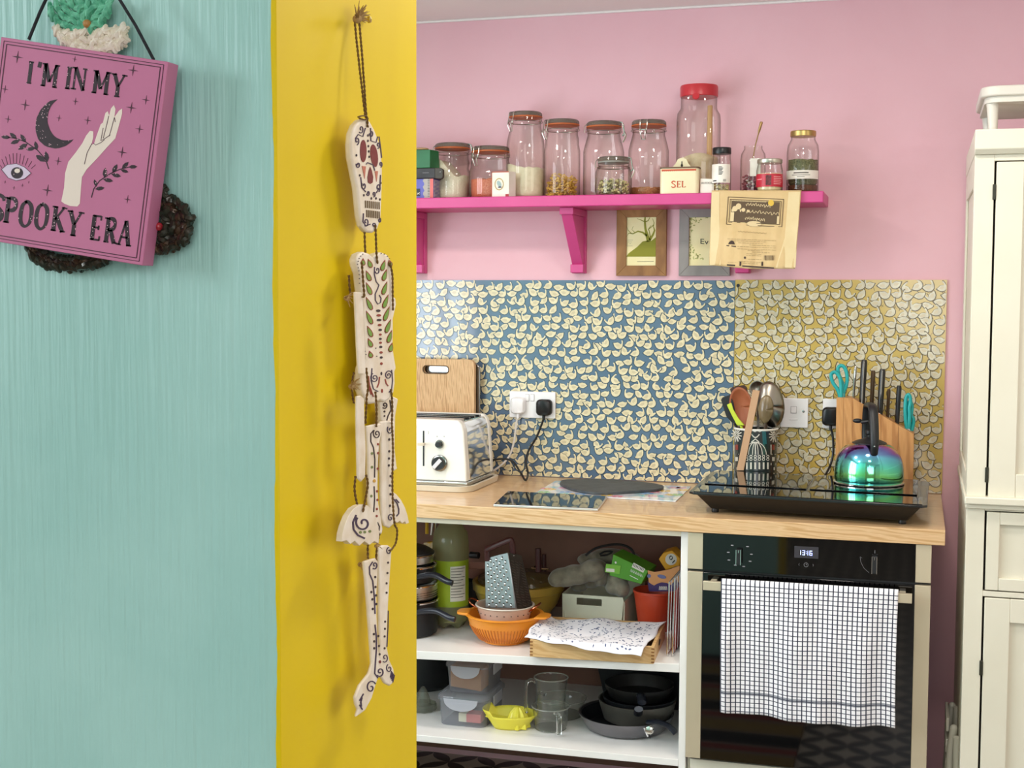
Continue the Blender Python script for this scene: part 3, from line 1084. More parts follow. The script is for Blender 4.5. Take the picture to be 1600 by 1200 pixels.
# open jar with a spoon
t, x, r, h, z = lidded_jar('open_glass_jar', 'open slim glass jar with a spoon standing in it', 1156, 1196, 228, 0, -.10, .72, CLEAR, None, 0)
MB().slab([(p, -.139, q) for p, q in rrect(x - .004, x + .026, b + .050, b + .100, .002)], (0, .0005, 0)).build('paper_label', PAPERL, t)
m = MB()
for _ in range(230):
    a, q = random.uniform(0, 2 * pi), r * .8 * sqrt(random.random())
    m.cur = 1 if random.random() < .3 else 0
    zz = random.random()
    m.ell((x + q * cos(a), -.10 + q * sin(a), b + .004 + zz * .050), (.0042, .003, .003), 6, 4)
tag(m.build('pink_flakes', [noisy('pink_flakes', 'A9606C', '8A4654', rough=.6, scale=90), pm('pale_flakes', 'D9C6C4', .6)]), 'pink and white flakes in the open slim jar', 'sprinkles', kind='stuff')
t = thing('spoon', 'brass coloured spoon handle rising from the open slim jar', 'spoon', (x, -.10, b + .03))
p0, p1, p2 = Vector((x - .012, -.10, b + .03)), at(1180, 228, -.10), at(1190, 190, -.11)
MB().tube([p0, p1, p1.lerp(p2, .5), p1.lerp(p2, .62), p2 - (p2 - p1) * .04, p2], [.0016, .0017, .0018, .0036, .0044, .003], 10).ell(p0, (.007, .004, .012), 10, 6).build('handle', pm('aged_brass', 'A98A5A', .35, .7), t)
# red label jar
SILV = pm('tin_lid', 'C9C3B4', .3, .8)
t, x, r, h, z = lidded_jar('jam_jar', 'small jar with a red wraparound label and a silver lid', 1181, 1223, 249, 0, -.175, .90, CLEAR, SILV, .009)
m = MB()
wrap(m, x, -.175, r, -178, 0, b + .014, b + .050, 16)
m.build('red_label', noisy('red_label', 'C8283E', 'B81E34', rough=.35, scale=40), t)
m = MB()
wrap(m, x, -.175, r, -100, -76, b + .018, b + .046, 5, 1.02)
m.build('dark_picture', noisy('dark_label_picture', '7A2028', '2E1418', rough=.4, scale=160), t)
m = MB()
for k in range(5):
    wrap(m, x, -.175, r, -66, -30 + (k % 2) * 6, b + .021 + k * .005, b + .0228 + k * .005, 5, 1.02)
wrap(m, x, -.175, r, -150, -118, b + .034, b + .036, 5, 1.02)
stuff(m.build('print', pm('pink_print', 'F0A8A8', .5), t))
heap('cream_paste', 'cream coloured paste in the red-labelled jar', 'spread', x, -.175, b, r * .97, .052, ENAM)
# gold lid jar with herbs
GOLD = pm('gold_lid', 'BFA468', .32, .9)
t, x, r, h, z = lidded_jar('herb_jar', 'wide-shouldered jar of dried green herbs with a gold lid', 1228, 1279, 205, 0, -.12, .76, CLEAR, GOLD, .013)
m = MB()
wrap(m, x, -.12, r, -170, -12, b + .038, b + .062, 14)
m.build('paper_label', PAPERL, t)
m = MB()
wrap(m, x, -.12, r, -118, -64, b + .053, b + .0565, 6, 1.02)
wrap(m, x, -.12, r, -125, -58, b + .048, b + .0495, 6, 1.02)
wrap(m, x, -.12, r, -105, -78, b + .043, b + .0445, 6, 1.02)
stuff(m.build('print', pm('grey_print', '6A625A', .6), t))
heap('dried_herbs', 'dried grey-green herbs half filling the gold-lidded jar', 'herbs', x, -.105, b, r * .97, .094, noisy('dried_herbs', '83825C', '4F5134', rough=.9, scale=260, bump=1.0), lump=.002, z1=.0245)
heap('brown_spice', 'dark brown spice at the bottom of the gold-lidded jar', 'spice', x, -.105, b, r * .965, .023, noisy('brown_spice', '6E3E22', '4E2A16', rough=.9, scale=200, bump=1.0), z1=.001)

# little patterned box
BOXM = noisy('white_card', 'EEE8DC', 'E4DCCC', rough=.5, scale=20)
y = -.190
xa, xb = px_x(768, y), px_x(795, y)
t = thing('matchbox', 'little white box with a gilt oval emblem and orange edges', 'box', ((xa + xb) / 2, y, b))
zt = at(780, 268, y).z
MB().hexa([(xa, y, b), (xb, y, b), (xb + .012, y + .03, b), (xa + .012, y + .03, b)], [(xa, y, zt), (xb, y, zt), (xb + .012, y + .03, zt), (xa + .012, y + .03, zt)]).build('card_box', BOXM, t)
OE = pm('orange_edge', 'B9573A', .5)
xm, zm = (xa + xb) / 2 - .003, (b + zt) / 2
MB().box(xa, xb, y - .0006, y, zt - .003, zt).box(xa, xa + .0018, y - .0006, y, b, zt).build('orange_border', OE, t)
m = MB()
for k in range(26):
    a, a2 = 2 * pi * k / 26, 2 * pi * (k + 1) / 26
    m.slab([(xm + .014 * cos(q) * s_, y - .001, zm + .018 * sin(q) * s_) for q, s_ in ((a, 1), (a2, 1), (a2, .84), (a, .84))], (0, .0006, 0))
m.build('gilt_oval', pm('gilt', 'A98F58', .35, .5), t)
MB().slab([(p, y - .001, q) for p, q in blob(xm, zm + .001, .006, .010, rot=.5)], (0, .0006, 0)).build('pale_figure', pm('pale_blue_print', '9DB3B2', .5), t)
MB().slab([(p, y - .001, q) for p, q in blob(xm + .002, zm - .009, .006, .0028)], (0, .0006, 0)).build('grey_figure', pm('slate_print', '6C6A78', .5), t)
MB().box(xb - .010, xb, y - .0012, y - .0002, b, b + .008).build('red_corner', pm('red_corner', 'A8202C', .5), t)
# tins and box stacked at the left of the shelf
y = -.175
GRN = noisy('green_tin', '18703F', '12592F', rough=.35, scale=10)
xl = -1.30
def corner(u): return px_x(u, y)
za, zb, zc_ = at(690, 279, y).z, at(690, 262, y).z, at(690, 233, y).z
t = thing('patterned_box', 'blue, grey and coral patterned box at the bottom of the left stack', 'box', (-1.15, y, b))
xr = corner(677)
MB().box(xl, xr, y, y + .08, b, za).build('card_box', noisy('violet_blue_card', '6A6CC0', '5C5EB4', rough=.5, scale=10), t)
m = MB()
zz = b
top_ = []
n = 10
for k in range(n + 1):
    top_.append((corner(662) + .003 * sin(k * 1.9), y - .0007, b + (za - b) * k / n))
m.slab(top_ + [(corner(672), y - .0007, za), (corner(672), y - .0007, b)], (0, .0006, 0))
m.build('grey_wave', pm('grey_wave', 'B5AFA8', .6), t)
MB().box(corner(672), corner(677), y - .0009, y, b, za).build('coral_band', pm('coral_band', 'E0726E', .5), t)
m = MB()
for k in range(13):
    z = b + .001 + (za - b - .003) * k / 12
    m.box(corner(668.5), corner(671.6), y - .0012, y - .0004, z, z + .0013)
m.build('black_dashes', BLACK, t)
MB().box(corner(650), corner(656.5), y - .0012, y, b + .008, b + .030).build('dark_square', pm('dark_teal_print', '1C2B3C', .5), t)
MB().tube([(corner(652), y - .0014, b + .012), (corner(656), y - .0014, b + .019)], .0009, 5).tube([(corner(652), y - .0014, b + .017), (corner(656), y - .0014, b + .013)], .0009, 5).build('white_mark', WHITE, t)
m = MB()
for k in range(14):
    z = b + .001 + (za - b - .002) * k / 14
    m.box(xr, xr + .003, y + .004, y + .07, z, z + .0014)
m.build('white_teeth', pm('off_white_print', 'D5CFC6', .5), t)
t = thing('camera_case', 'black zipped case with a rounded loop lying between green tin and patterned box', 'case', (-1.15, y, za))
MB().box(xl, corner(681), y - .004, y + .08, za + .0005, zb).build('case_body', noisy('black_case', '38363A', '2A282C', rough=.5, scale=30), t, bevel=.003)
ol = [(corner(680), za), (corner(690), za - .002), (corner(693), za + .004), (corner(693), zb - .006), (corner(689), zb - .001), (corner(680), zb)]
MB().slab([(p, y - .005, q) for p, q in ol], (0, .014, 0)).build('loop_tab', noisy('brown_leather', '4A4238', '3A342C', rough=.5, scale=30), t, bevel=.002)
MB().ell((corner(689), y - .006, (za + zb) / 2 + .003), (.0016, .0012, .0016), 8, 6).build('snap', CHROME, t)
MB().box(corner(661), corner(671), y - .0048, y - .0038, (za + zb) / 2 + .001, (za + zb) / 2 + .0022).build('embossed_line', pm('grey_line', '8A868A', .4), t)
t = thing('green_tin', 'bright green tin on top of the left stack', 'tin', (-1.15, y, zb))
MB().hexa([(xl, y, zb + .0005), (corner(672), y, zb + .0005), (corner(678), y + .05, zb + .0005), (xl, y + .05, zb + .0005)], [(xl, y, zc_), (corner(672), y, zc_), (corner(677), y + .05, zc_), (xl, y + .05, zc_)]).build('tin_body', GRN, t, bevel=.0015)
t = thing('wooden_coaster', 'round tan wooden disc lying on the green tin', 'disc', (-1.13, y + .02, zc_))
MB().lathe([(.019, 0), (.021, .001), (.021, .005), (.019, .0065), (0, .0065)], (corner(655), y + .022, zc_ + .0005), 28).build('disc', pm('tan_disc', 'A9855A', .5), t)

# ------------------------------------------------------------------ picture frames
def frame(name, label, uL, uR, vT, vB, iL, iR, iT, iB, mat, tilt):
    y1 = -.016
    cs = [at(u, v, y1) for u, v in ((uL, vB), (uR, vB), (uR, vT), (uL, vT))]
    x0, x1 = (cs[0].x + cs[3].x) / 2, (cs[1].x + cs[2].x) / 2
    z0, z1 = (cs[0].z + cs[1].z) / 2, (cs[2].z + cs[3].z) / 2
    ci = [at(u, v, y1) for u, v in ((iL, iB), (iR, iT))]
    a0, a1, c0, c1 = ci[0].x, ci[1].x, ci[0].z, ci[1].z
    t = thing(name, label, 'picture', ((x0 + x1) / 2, 0, (z0 + z1) / 2))
    for q in ([(x0, z0), (x1, z0), (a1, c0), (a0, c0)], [(x1, z0), (x1, z1), (a1, c1), (a1, c0)], [(x1, z1), (x0, z1), (a0, c1), (a1, c1)], [(x0, z1), (x0, z0), (a0, c0), (a0, c1)]):
        m = MB()
        m.slab([(p, y1, r_) for p, r_ in q], (0, .0155, 0))
        m.build('frame_rail', mat, t, bevel=.0012)
    return t, a0, a1, c0, c1, y1


PAPERC = noisy('cream_picture_paper', 'F0E8B8', 'EDE2AC', rough=.7, scale=12)
OLIVE = pm('olive_print', '8A8A22', .7)
t, a0, a1, c0, c1, y1 = frame('picture_frame', 'rustic brown wooden frame with an olive print of a bare tree', 963, 1041, 324, 431, 978, 1025, 339, 415, RUSTIC, 0)
MB().box(a0 - .001, a1 + .001, y1 + .006, y1 + .008, c0 - .001, c1 + .001).build('print_paper', PAPERC, t)


def PT(u, v):
    p = at(u, v, y1 + .0055)
    return Vector((min(max(p.x, a0), a1), p.y, min(max(p.z, c0), c1)))


def tc(a, c_):
    return (950 + a / 9.23, 310 + c_ / 9.23)


m = MB()
m.slab([PT(*tc(*p)) for p in ((265, 835), (300, 790), (420, 700), (500, 620), (560, 608), (620, 615), (690, 560), (690, 840), (265, 840))], (0, .0003, 0))
for pl, ws in (([(590, 620), (565, 540), (540, 440), (530, 330), (535, 270)], [7, 5, 3.4, 2.8, 2.2]), ([(600, 600), (650, 520), (672, 460), (650, 390), (580, 450), (590, 470)], [4, 3, 2.4, 1.8, .9, .5]),
               ([(560, 540), (500, 490), (430, 475), (360, 510), (300, 500), (262, 550)], [3.4, 2.6, 2.2, 1.6, 1, .6]), ([(535, 340), (580, 320), (605, 270)], [1.8, 1.4, .8]), ([(525, 335), (470, 310), (420, 290)], [1.6, 1, .5]),
               ([(345, 512), (290, 460), (255, 400)], [1.2, .8, .5]), ([(655, 400), (665, 350), (640, 290)], [1.5, 1, .5]), ([(385, 490), (345, 450), (365, 400)], [.9, .6, .4]), ([(610, 560), (600, 500), (585, 440), (620, 390)], [2, 1.4, 1, .6])):
    ribbon(m, [tc(*p) for p in pl], ws, PT, (0, .0003, 0))
m.build('tree_print', OLIVE, t)
m = MB()
for k, (a, c_, wd) in enumerate(((285, 600, 75), (285, 628, 60), (310, 652, 20), (275, 685, 80))):
    ribbon(m, [tc(a, c_), tc(a + wd, c_)], .5, PT, (0, .0003, 0))
ribbon(m, [tc(420, 912), tc(660, 908)], .9, PT, (0, .0003, 0))
stuff(m.build('print', pm('faint_print', 'A8A07C', .7), t))
t, a0, a1, c0, c1, y1 = frame('picture_frame', 'limed grey wooden frame partly hidden by the brown paper bag', 1061, 1141, 323, 431, 1076, 1127, 339, 415, GREYWOOD, 0)
MB().box(a0 - .001, a1 + .001, y1 + .006, y1 + .008, c0 - .001, c1 + .001).build('print_paper', PAPERC, t)
LG = pm('lime_leaf_print', 'A9AC62', .7)
m = MB()
random.seed(5)
for _ in range(260):
    u, v = random.uniform(1076, 1126), random.uniform(339, 405)
    if (u - 1109) ** 2 / 28 ** 2 + (v - 372) ** 2 / 31 ** 2 > 1:
        m.slab([PT(*p) for p in blob(u, v, 1.6, .8, 6, random.uniform(0, 3))], (0, .0003, 0))
m.build('leaf_print', LG, t)
text_obj('lettering', 'Ev', PT(1094.5, 381), PT(1107, 382), PT(1094.5, 373), BLACK, t)

# ------------------------------------------------------------------ brown paper bag hung over the shelf edge
KRAFT = noisy('kraft_paper', 'D9BB8A', 'CFB07C', rough=.75, scale=14, bump=.35, bscale=45)
t = thing('paper_bag', 'flattened brown paper bag with a dark printed label hanging over the shelf edge', 'bag', (px_x(1180, -.175), -.175, SZ))
yb = SY - .0045


def BP(u, v, k=0.0):
    """point of the hanging bag: it leans slightly off the shelf towards its foot"""
    f = max(0, (v - 300) / 118)
    return at(u, v, yb - .004 - .012 * f - .003 * sin(u * .11) * f - .0016 * sin(u * .37 + v * .05) * f - k)


def bagf(a, c_):
    uL, uR = 1112 - 4 * c_, 1252 - 10 * c_
    vB = 414 + 8 * a if a < .17 else (421 if a > .17 else 416)
    u, v = uL + (uR - uL) * a, 297.5 + (414 + 6 * min(1, a * 2.2) - 297.5) * c_
    p = BP(u, v)
    return p


m = MB()
m.grid(bagf, 34, 26)
# turned over the shelf and tucked under the jars
m.grid(lambda a, c_: Vector((bagf(a, 0).x, yb - .004 + c_ * .05, SZ + .0012)), 34, 4)
m.build('kraft_sheet', KRAFT, t, smooth=180, solid=.0012)
KFOLD = noisy('kraft_fold', 'E4CFA2', 'DCC494', rough=.75, scale=14)
m = MB()
m.slab([BP(u, v, .0015) for u, v in ((1112, 300), (1124, 300), (1124, 340), (1126, 414), (1109, 414))], (0, .0008, 0))
m.build('side_gusset', KFOLD, t)
m = MB()
m.slab([BP(u, v, .0015) for u, v in ((1232, 300), (1250, 300), (1243, 418), (1212, 418), (1226, 372))], (0, .0008, 0))
m.build('side_gusset', KFOLD, t)


def tb(a, c_):
    return (1110 + a / 8.573, 290 + c_ / 8.573)


def BQ(u, v):
    return BP(u, v, .0022)


DK = pm('dark_brown_print', '5A4630', .7)
m = MB()
q = [tb(*p) for p in ((235, 148), (985, 180), (960, 555), (210, 520))]


def lab(a, c_):
    p = (Vector(q[0]) * (1 - a) + Vector(q[1]) * a) * (1 - c_) + (Vector(q[3]) * (1 - a) + Vector(q[2]) * a) * c_
    return p


def labq(mb, a0, a1, c0, c1, P=BQ, k=1):
    mb.slab([P(*lab(a, c_)) for a, c_ in ((a0, c0), (a1, c0), (a1, c1), (a0, c1))], (0, .0003, 0))


for a0_, a1_, c0_, c1_ in ((0, 1, 0, .02), (0, 1, .98, 1), (0, .012, 0, 1), (.988, 1, 0, 1), (.04, .96, .08, .10), (.04, .96, .9, .92), (.04, .05, .08, .92), (.95, .96, .08, .92)):
    labq(m, a0_, a1_, c0_, c1_)
for i in range(10):
    for j in range(5):
        labq(m, .07 + .086 * i, .07 + .086 * (i + 1), .12 + .155 * j, .12 + .155 * (j + 1))
m.build('dark_label', DK, t)
CRP = pm('cream_print', 'D9C195', .7)


def BQ2(u, v):
    return BP(u, v, .0028)


m = MB()
labq(m, .07, .13, .55, .88, BQ2)
for bb in ((.14, .42, .05, .10), (.20, .33, .05, .11), (.29, .45, .035, .07)):
    m.slab([BQ2(*lab(bb[0] + bb[2] * cos(k), bb[1] + bb[3] * sin(k))) for k in [2 * pi * i / 12 for i in range(12)]], (0, .0003, 0))
labq(m, .08, .4, .44, .53, BQ2)
labq(m, .9, .94, .62, .9, BQ2)
m.slab([BQ2(*lab(.5 + .13 * cos(k), .93 + .1 * sin(k))) for k in [2 * pi * i / 14 for i in range(14)]], (0, .0003, 0))
for ln in range(3):   # script lettering as running loops
    c0_ = (.24, .50, .74)[ln]
    a_, e_ = ((.33, .76), (.34, .93), (.33, .68))[ln]
    pts_ = [lab(a_ + (e_ - a_) * k / 46 + .006 * sin(k * 1.7), c0_ + .05 * sin(k * 1.25) * (1.5 if k % 9 < 2 else .8) + .03 * k / 46) for k in range(47)]
    ribbon(m, [(p.x, p.y) for p in pts_], .75, BQ2, (0, .0003, 0))
for k in range(22):
    labq(m, .08 + .028 * k, .10 + .028 * k, .12, .145, BQ2)
m.build('script_print', CRP, t)
MB().slab([BQ2(*p) for p in blob(*tb(812, 232), 4.6, 5.0)], (0, .0003, 0)).build('yellow_sticker', pm('yellow_sticker', 'D9B23A', .5), t)
m = MB()
random.seed(9)
ribbon(m, [tb(370 + 16 * k, 612 + k * 1.2 + 8 * sin(k * 2.3)) for k in range(25)], .55, BQ, (0, .0003, 0))
for k, (a, c_, e) in enumerate(((230, 712, 880), (250, 735, 740), (370, 765, 700), (520, 795, 880), (360, 815, 880), (360, 845, 880), (500, 868, 700), (560, 890, 800), (480, 912, 680), (480, 935, 680), (500, 985, 690), (380, 1015, 700), (230, 1025, 360), (440, 1040, 640))):
    a_ = a
    while a_ < e:
        wd = random.uniform(18, 60)
        ribbon(m, [tb(a_, c_ + (a_ - a) * .04), tb(min(a_ + wd, e), c_ + (a_ + wd - a) * .04)], .55, BQ, (0, .0003, 0))
        a_ += wd + 9
m.build('small_print', pm('brown_small_print', 'A58A5E', .7), t)
m = MB()
m.slab([BQ(*tb(*p)) for p in ((238, 785), (250, 755), (285, 732), (315, 750), (328, 788))], (0, .0003, 0))
ribbon(m, [tb(215, 802), tb(342, 816)], 1.6, BQ, (0, .0003, 0))
for k in range(9):
    ribbon(m, [tb(722 + k * 16, 935), tb(720 + k * 16, 1000)], (.5, 1.1, .6)[k % 3], BQ, (0, .0003, 0))
m.slab([BQ(*p) for p in blob(*tb(462, 965), 1.6, 2)], (0, .0003, 0))
ribbon(m, [tb(220, 1062), tb(850, 1105)], 2.2, BQ, (0, .0003, 0))
for a in (402, 695):
    ribbon(m, [tb(a, 1018), tb(a - 2, 1075)], 2.8, BQ, (0, .0003, 0))
m.build('dark_marks', pm('dark_marks', '3A241C', .6), t)
# ------------------------------------------------------------------ sockets on the splashback
PLATE = pm('white_socket_plastic', 'F2EFF0', .25)
SLOTSHADE = pm('switch_gap_shade', 'B9B4B6', .5)  # grey plate colour paints in the shade line round each rocker
YS = -.0066


def plate(name, label, x0, x1, z0, z1):
    t = thing(name, label, 'socket', ((x0 + x1) / 2, YS, z0))
    MB().slab([(p, YS, q) for p, q in rrect(x0, x1, z0, z1, .003)], (0, -.0085, 0)).build('face_plate', PLATE, t, bevel=.0012)
    return t


x0, x1 = at(796, 632, -.015).x, at(867.5, 634, -.015).x
zb_, zt_ = at(830, 653, -.015).z, at(830, 612, -.015).z
t = plate('double_socket', 'white double wall socket on the blue panel with one white and one black plug', x0, x1, zb_, zt_)
for u in (824, 832):
    p = at(u, 621, -.0155)
    MB().box(p.x - .0066, p.x + .0066, -.0156, -.0150, p.z - .0125, p.z + .0105).build('switch_gap_shade', SLOTSHADE, t)
    MB().box(p.x - .0055, p.x + .0055, -.0185, -.0150, p.z - .011, p.z + .009).build('rocker_switch', PLATE, t, bevel=.001)
x0, x1 = at(1219.5, 645, -.015).x, at(1262.5, 645, -.015).x
zb2, zt2 = at(1240, 668, -.015).z, at(1240, 622.5, -.015).z
t = plate('switched_outlet', 'white single fused outlet plate between utensil pot and knife block', x0, x1, zb2, zt2)
xc, zc2 = (x0 + x1) / 2, (zb2 + zt2) / 2
MB().box(xc - .0105, xc + .0075, -.0156, -.0150, zc2 - .0015, zc2 + .0195).build('switch_gap_shade', SLOTSHADE, t)
MB().box(xc - .009, xc + .006, -.0180, -.0150, zc2 + .000, zc2 + .018).build('rocker_switch', PLATE, t, bevel=.0012)
MB().lathe([(.004, 0), (.004, .001), (.002, .0016), (0, .0017)], (x1 - .013, -.0151, zc2 + .006), 14, ax=(0, -1, 0)).build('indicator', pm('chrome_screw', 'A8A4A0', .2, 1), t)
MB().box(xc - .014, xc + .010, -.0162, -.0150, zc2 - .021, zc2 - .016).build('fuse_carrier', PLATE, t, bevel=.0006)
x0 = at(1285.5, 645, -.015).x
t = plate('single_socket', 'white socket plate half hidden by the knife block, with a black plug', x0, x0 + .0865, zb2 + .001, zt2 + .001)

RUBB = pm('black_flex', '141416', .45)
WFLEX = pm('white_flex', 'E0DAD4', .45)


def plug(name, label, u, v, mat, flex, path, wpx, hpx):
    c = at(u, v, -.035)
    w_, h_ = wpx / 522 / 2, hpx / 522 / 2
    t = thing(name, label, 'plug', (c.x, -.0155, c.z))
    m = MB()
    o = rrect(c.x - w_, c.x + w_, c.z - h_, c.z + h_, min(w_, h_) * .55, 5)
    o2 = rrect(c.x - w_ * .8, c.x + w_ * .8, c.z - h_ * .84, c.z + h_ * .84, min(w_, h_) * .5, 5)
    n = len(o)
    m.add([(a, -.0158, z) for a, z in o] + [(a, -.034, z) for a, z in o] + [(a, -.040, z) for a, z in o2],
          [list(range(n)), list(range(3 * n - 1, 2 * n - 1, -1))] + [(i + k, (i + 1) % n + k, (i + 1) % n + n + k, i + n + k) for k in (0, n) for i in range(n)])
    m.build('plug_body', mat, t, smooth=50)
    MB().tube([Vector((c.x, -.030, c.z - h_ * .9)), Vector((c.x, -.031, c.z - h_ - .014))], [.0055, .0038], 10).build('strain_relief', mat, t)
    MB().tube(smooth_path([Vector((c.x, -.031, c.z - h_ - .008))] + [Vector(p) for p in path], 8), .0033, 8).build('flex', flex, t)
    return t


plug('white_plug', 'white plug with white flex in the left side of the double socket', 808.5, 634, PLATE, WFLEX, [at(807, 660, -.03), at(803, 690, -.03), at(796, 712, -.03), at(784, 726, -.04), at(768, 737, -.05), at(754, 742, -.06), at(746, 743, -.075)], 23, 27)
plug('black_plug', 'black plug with black flex in the right side of the double socket', 849, 637, BLACK, RUBB, [at(846, 664, -.03), at(838, 684, -.03), at(826, 704, -.03), at(822, 722, -.045), at(825, 740, -.06), atz(821, 750, .914), at(813, 738, -.09), at(802, 722, -.09), at(788, 717, -.09), at(770, 719, -.09), at(757, 723, -.095), at(748, 726, -.098)], 25, 26)
plug('black_plug', 'black plug in the half-hidden socket, its flex dropping behind the kettle', 1298, 651, BLACK, RUBB, [at(1301, 680, -.03), at(1302, 705, -.03), at(1298, 725, -.035), at(1290, 742, -.045), atz(1286, 752, .914)], 26, 28)

# ------------------------------------------------------------------ toaster, tray and boards at the left
WGL = noisy('white_enamel', 'F1EEE6', 'EDE9E0', rough=.22, scale=4, coat=.3)
DKCH = pm('dark_chrome', '9B9994', .12, 1)
z0 = WT + .001
# tray
TRAYM = noisy('cream_tray', 'DCD0BC', 'D0C2AA', rough=.35, scale=8)
t = thing('tray', 'cream rounded tray under the toaster with a raised rim', 'tray', (-1.05, -.28, WT))
ol = rrect(-1.32, -.868, -.415, -.10, .05, 6)
oi = rrect(-1.31, -.878, -.405, -.11, .045, 6)
n = len(ol)
m = MB()
m.add([(a * .985 - .016, c_ * .985 - .004, z0) for a, c_ in ol] + [(a, c_, z0 + .016) for a, c_ in ol] + [(a, c_, z0 + .016) for a, c_ in oi] + [(a * .985 - .016, c_ * .985 - .004, z0 + .007) for a, c_ in oi],
      [list(range(n - 1, -1, -1)), list(range(3 * n, 4 * n))] + [(i + k, (i + 1) % n + k, (i + 1) % n + n + k, i + n + k) for k in (0, n, 2 * n) for i in range(n)])
m.build('tray_body', TRAYM, t)
# toaster: front face parallel to the wall, front-right bottom corner seen at (730, 748)
fy = -.372
zb1 = z0 + .013
xr = at(729, 747, fy).x
xl = xr - .30
zt1 = at(718, 657, fy).z
t = thing('toaster', 'white two-dial four-slot toaster with chrome side at the left end of the worktop', 'toaster', ((xl + xr) / 2, fy + .13, zb1))
prof = [(xl, zb1 + .012), (xr, zb1 + .012), (xr - .002, zb1 + .06), (xr - .010, zt1 - .03), (xr - .016, zt1 - .012), (xr - .028, zt1), (xl + .028, zt1), (xl + .016, zt1 - .012), (xl + .008, zb1 + .06)]
MB().slab([(a, fy, c_) for a, c_ in prof], (0, .035, 0)).build('front_shell', WGL, t, bevel=.005, seg=3)
pr2 = [(xl, zb1 + .012), (xr, zb1 + .012), (xr - .004, zb1 + .06), (xr - .012, zt1 - .028), (xr - .022, zt1 - .006), (xl + .022, zt1 - .006), (xl + .008, zb1 + .06)]
MB().slab([(a, fy + .0352, c_) for a, c_ in pr2], (0, .20, 0)).build('chrome_body', CHROME, t, bevel=.003)
MB().slab([(a, fy + .2354, c_) for a, c_ in prof], (0, .025, 0)).build('rear_shell', WGL, t, bevel=.004)
MB().box(xl - .004, xr + .003, fy - .006, fy + .264, zb1, zb1 + .0115).build('base_plate', CHROME, t, bevel=.003)
for yy in (.055, .105, .155, .2):
    MB().box(xl + .03, xr - .03, fy + yy, fy + yy + .026, zt1 - .0058, zt1 - .001).build('bread_slot', BLACK, t, bevel=.001)
    MB().box(xl + .028, xr - .026, fy + yy - .004, fy + yy - .001, zt1 - .006, zt1 + .0015).build('slot_rim', CHROME, t)
p0, p1 = at(662, 673, fy), at(661, 728, fy)
MB().box(p0.x - .0022, p0.x + .0022, fy - .0012, fy - .0001, p1.z, p0.z).build('lever_slot', BLACK, t)
p = at(660, 694, fy - .02)
MB().tube([p + Vector((0, .018, 0)), p], .003, 8).box(p.x - .013, p.x + .007, p.y - .008, p.y + .002, p.z - .004, p.z + .004).build('lever', TRAYM, t, bevel=.002)
p = at(687, 694, fy)
MB().lathe([(.013, 0), (.0125, .004), (.011, .006)], (p.x, fy - .0002, p.z), 24, ax=(0, -1, 0)).build('dial_ring', DKCH, t)
MB().lathe([(.0085, 0), (.0082, .012), (.007, .014), (0, .014)], (p.x, fy - .006, p.z), 20, ax=(0, -1, 0)).build('small_knob', BLACK, t)
p = at(687, 723.5, fy)
MB().lathe([(.0245, 0), (.024, .005), (.0205, .007)], (p.x, fy - .0002, p.z), 32, ax=(0, -1, 0)).build('dial_ring', DKCH, t)
MB().lathe([(.0195, 0), (.019, .012), (.0175, .0145), (0, .0145)], (p.x, fy - .007, p.z), 32, ax=(0, -1, 0)).build('large_knob', BLACK, t)
d = Vector((.011, 0, .012))
q = Vector((.0042, 0, -.0038))
c0 = Vector((p.x, fy - .0215, p.z))
MB().slab([c0 - d - q, c0 + d - q, c0 + d + q, c0 - d + q], (0, -.004, 0)).build('pointer', pm('pointer_grey', 'D2D2D8', .4), t, bevel=.001)
m = MB()
for (u, v) in ((683, 682), (694, 682)):
    pp = at(u, v, fy - .0005)
    m.lathe([(.0017, 0), (.0017, .0004), (0, .0004)], (pp.x, fy - .0003, pp.z), 10, ax=(0, -1, 0))
m.build('dial_mark', pm('grey_marks', '9A968E', .5), t)
pp = at(668.5, 676, fy)
MB().tube([(pp.x + .003 * cos(a), fy - .0006, pp.z + .004 * sin(a)) for a in [radians(100 - 24 * k) for k in range(9)]], .0005, 5).build('moon_mark', pm('grey_marks', '9A968E', .5), t)
# bamboo board standing behind
by = -.065
xr_, zt_b = at(741, 600, by).x, at(700, 561.5, by).z
t = thing('chopping_board', 'bamboo chopping board with a slot handle standing behind the toaster', 'chopping board', (-1.1, by, WT))
xl_ = xr_ - .26
for k in range(5):   # laminated strips, the slot cut out of the two it crosses
    pass
ol = rrect(xl_, xr_, z0, zt_b, .018, 5)
sx0, sx1, sz0, sz1 = at(661, 577, by).x, at(701, 577, by).x, at(680, 583.5, by).z, at(680, 571.5, by).z
bm = MB()
inner = rrect(sx0, sx1, sz0, sz1, (sz1 - sz0) * .45, 5)
yo, yi = by, by + .018
n = len(ol)
for yy, flip in ((yo, 0), (yi, 1)):
    vs = [(a, yy, c_) for a, c_ in ol] + [(a, yy, c_) for a, c_ in inner]
    bm.add(vs, [(i, (i + 1) % n, (i + 1) % n + n, i + n) for i in range(n)])
bm.add([(a, yo, c_) for a, c_ in ol] + [(a, yi, c_) for a, c_ in ol], [(i, (i + 1) % n, (i + 1) % n + n, i + n) for i in range(n)])
bm.add([(a, yo, c_) for a, c_ in inner] + [(a, yi, c_) for a, c_ in inner], [(i, (i + 1) % n, (i + 1) % n + n, i + n) for i in range(n)])
bm.build('board', BAMBOO, t)
m = MB()
for k in (0, 1):
    m.tube([(a, yo - .0002, c_) for a, c_ in inner], .0016, 6, closed=True)
m.build('slot_edge', pm('slot_lip', '8A6A48', .5), t)
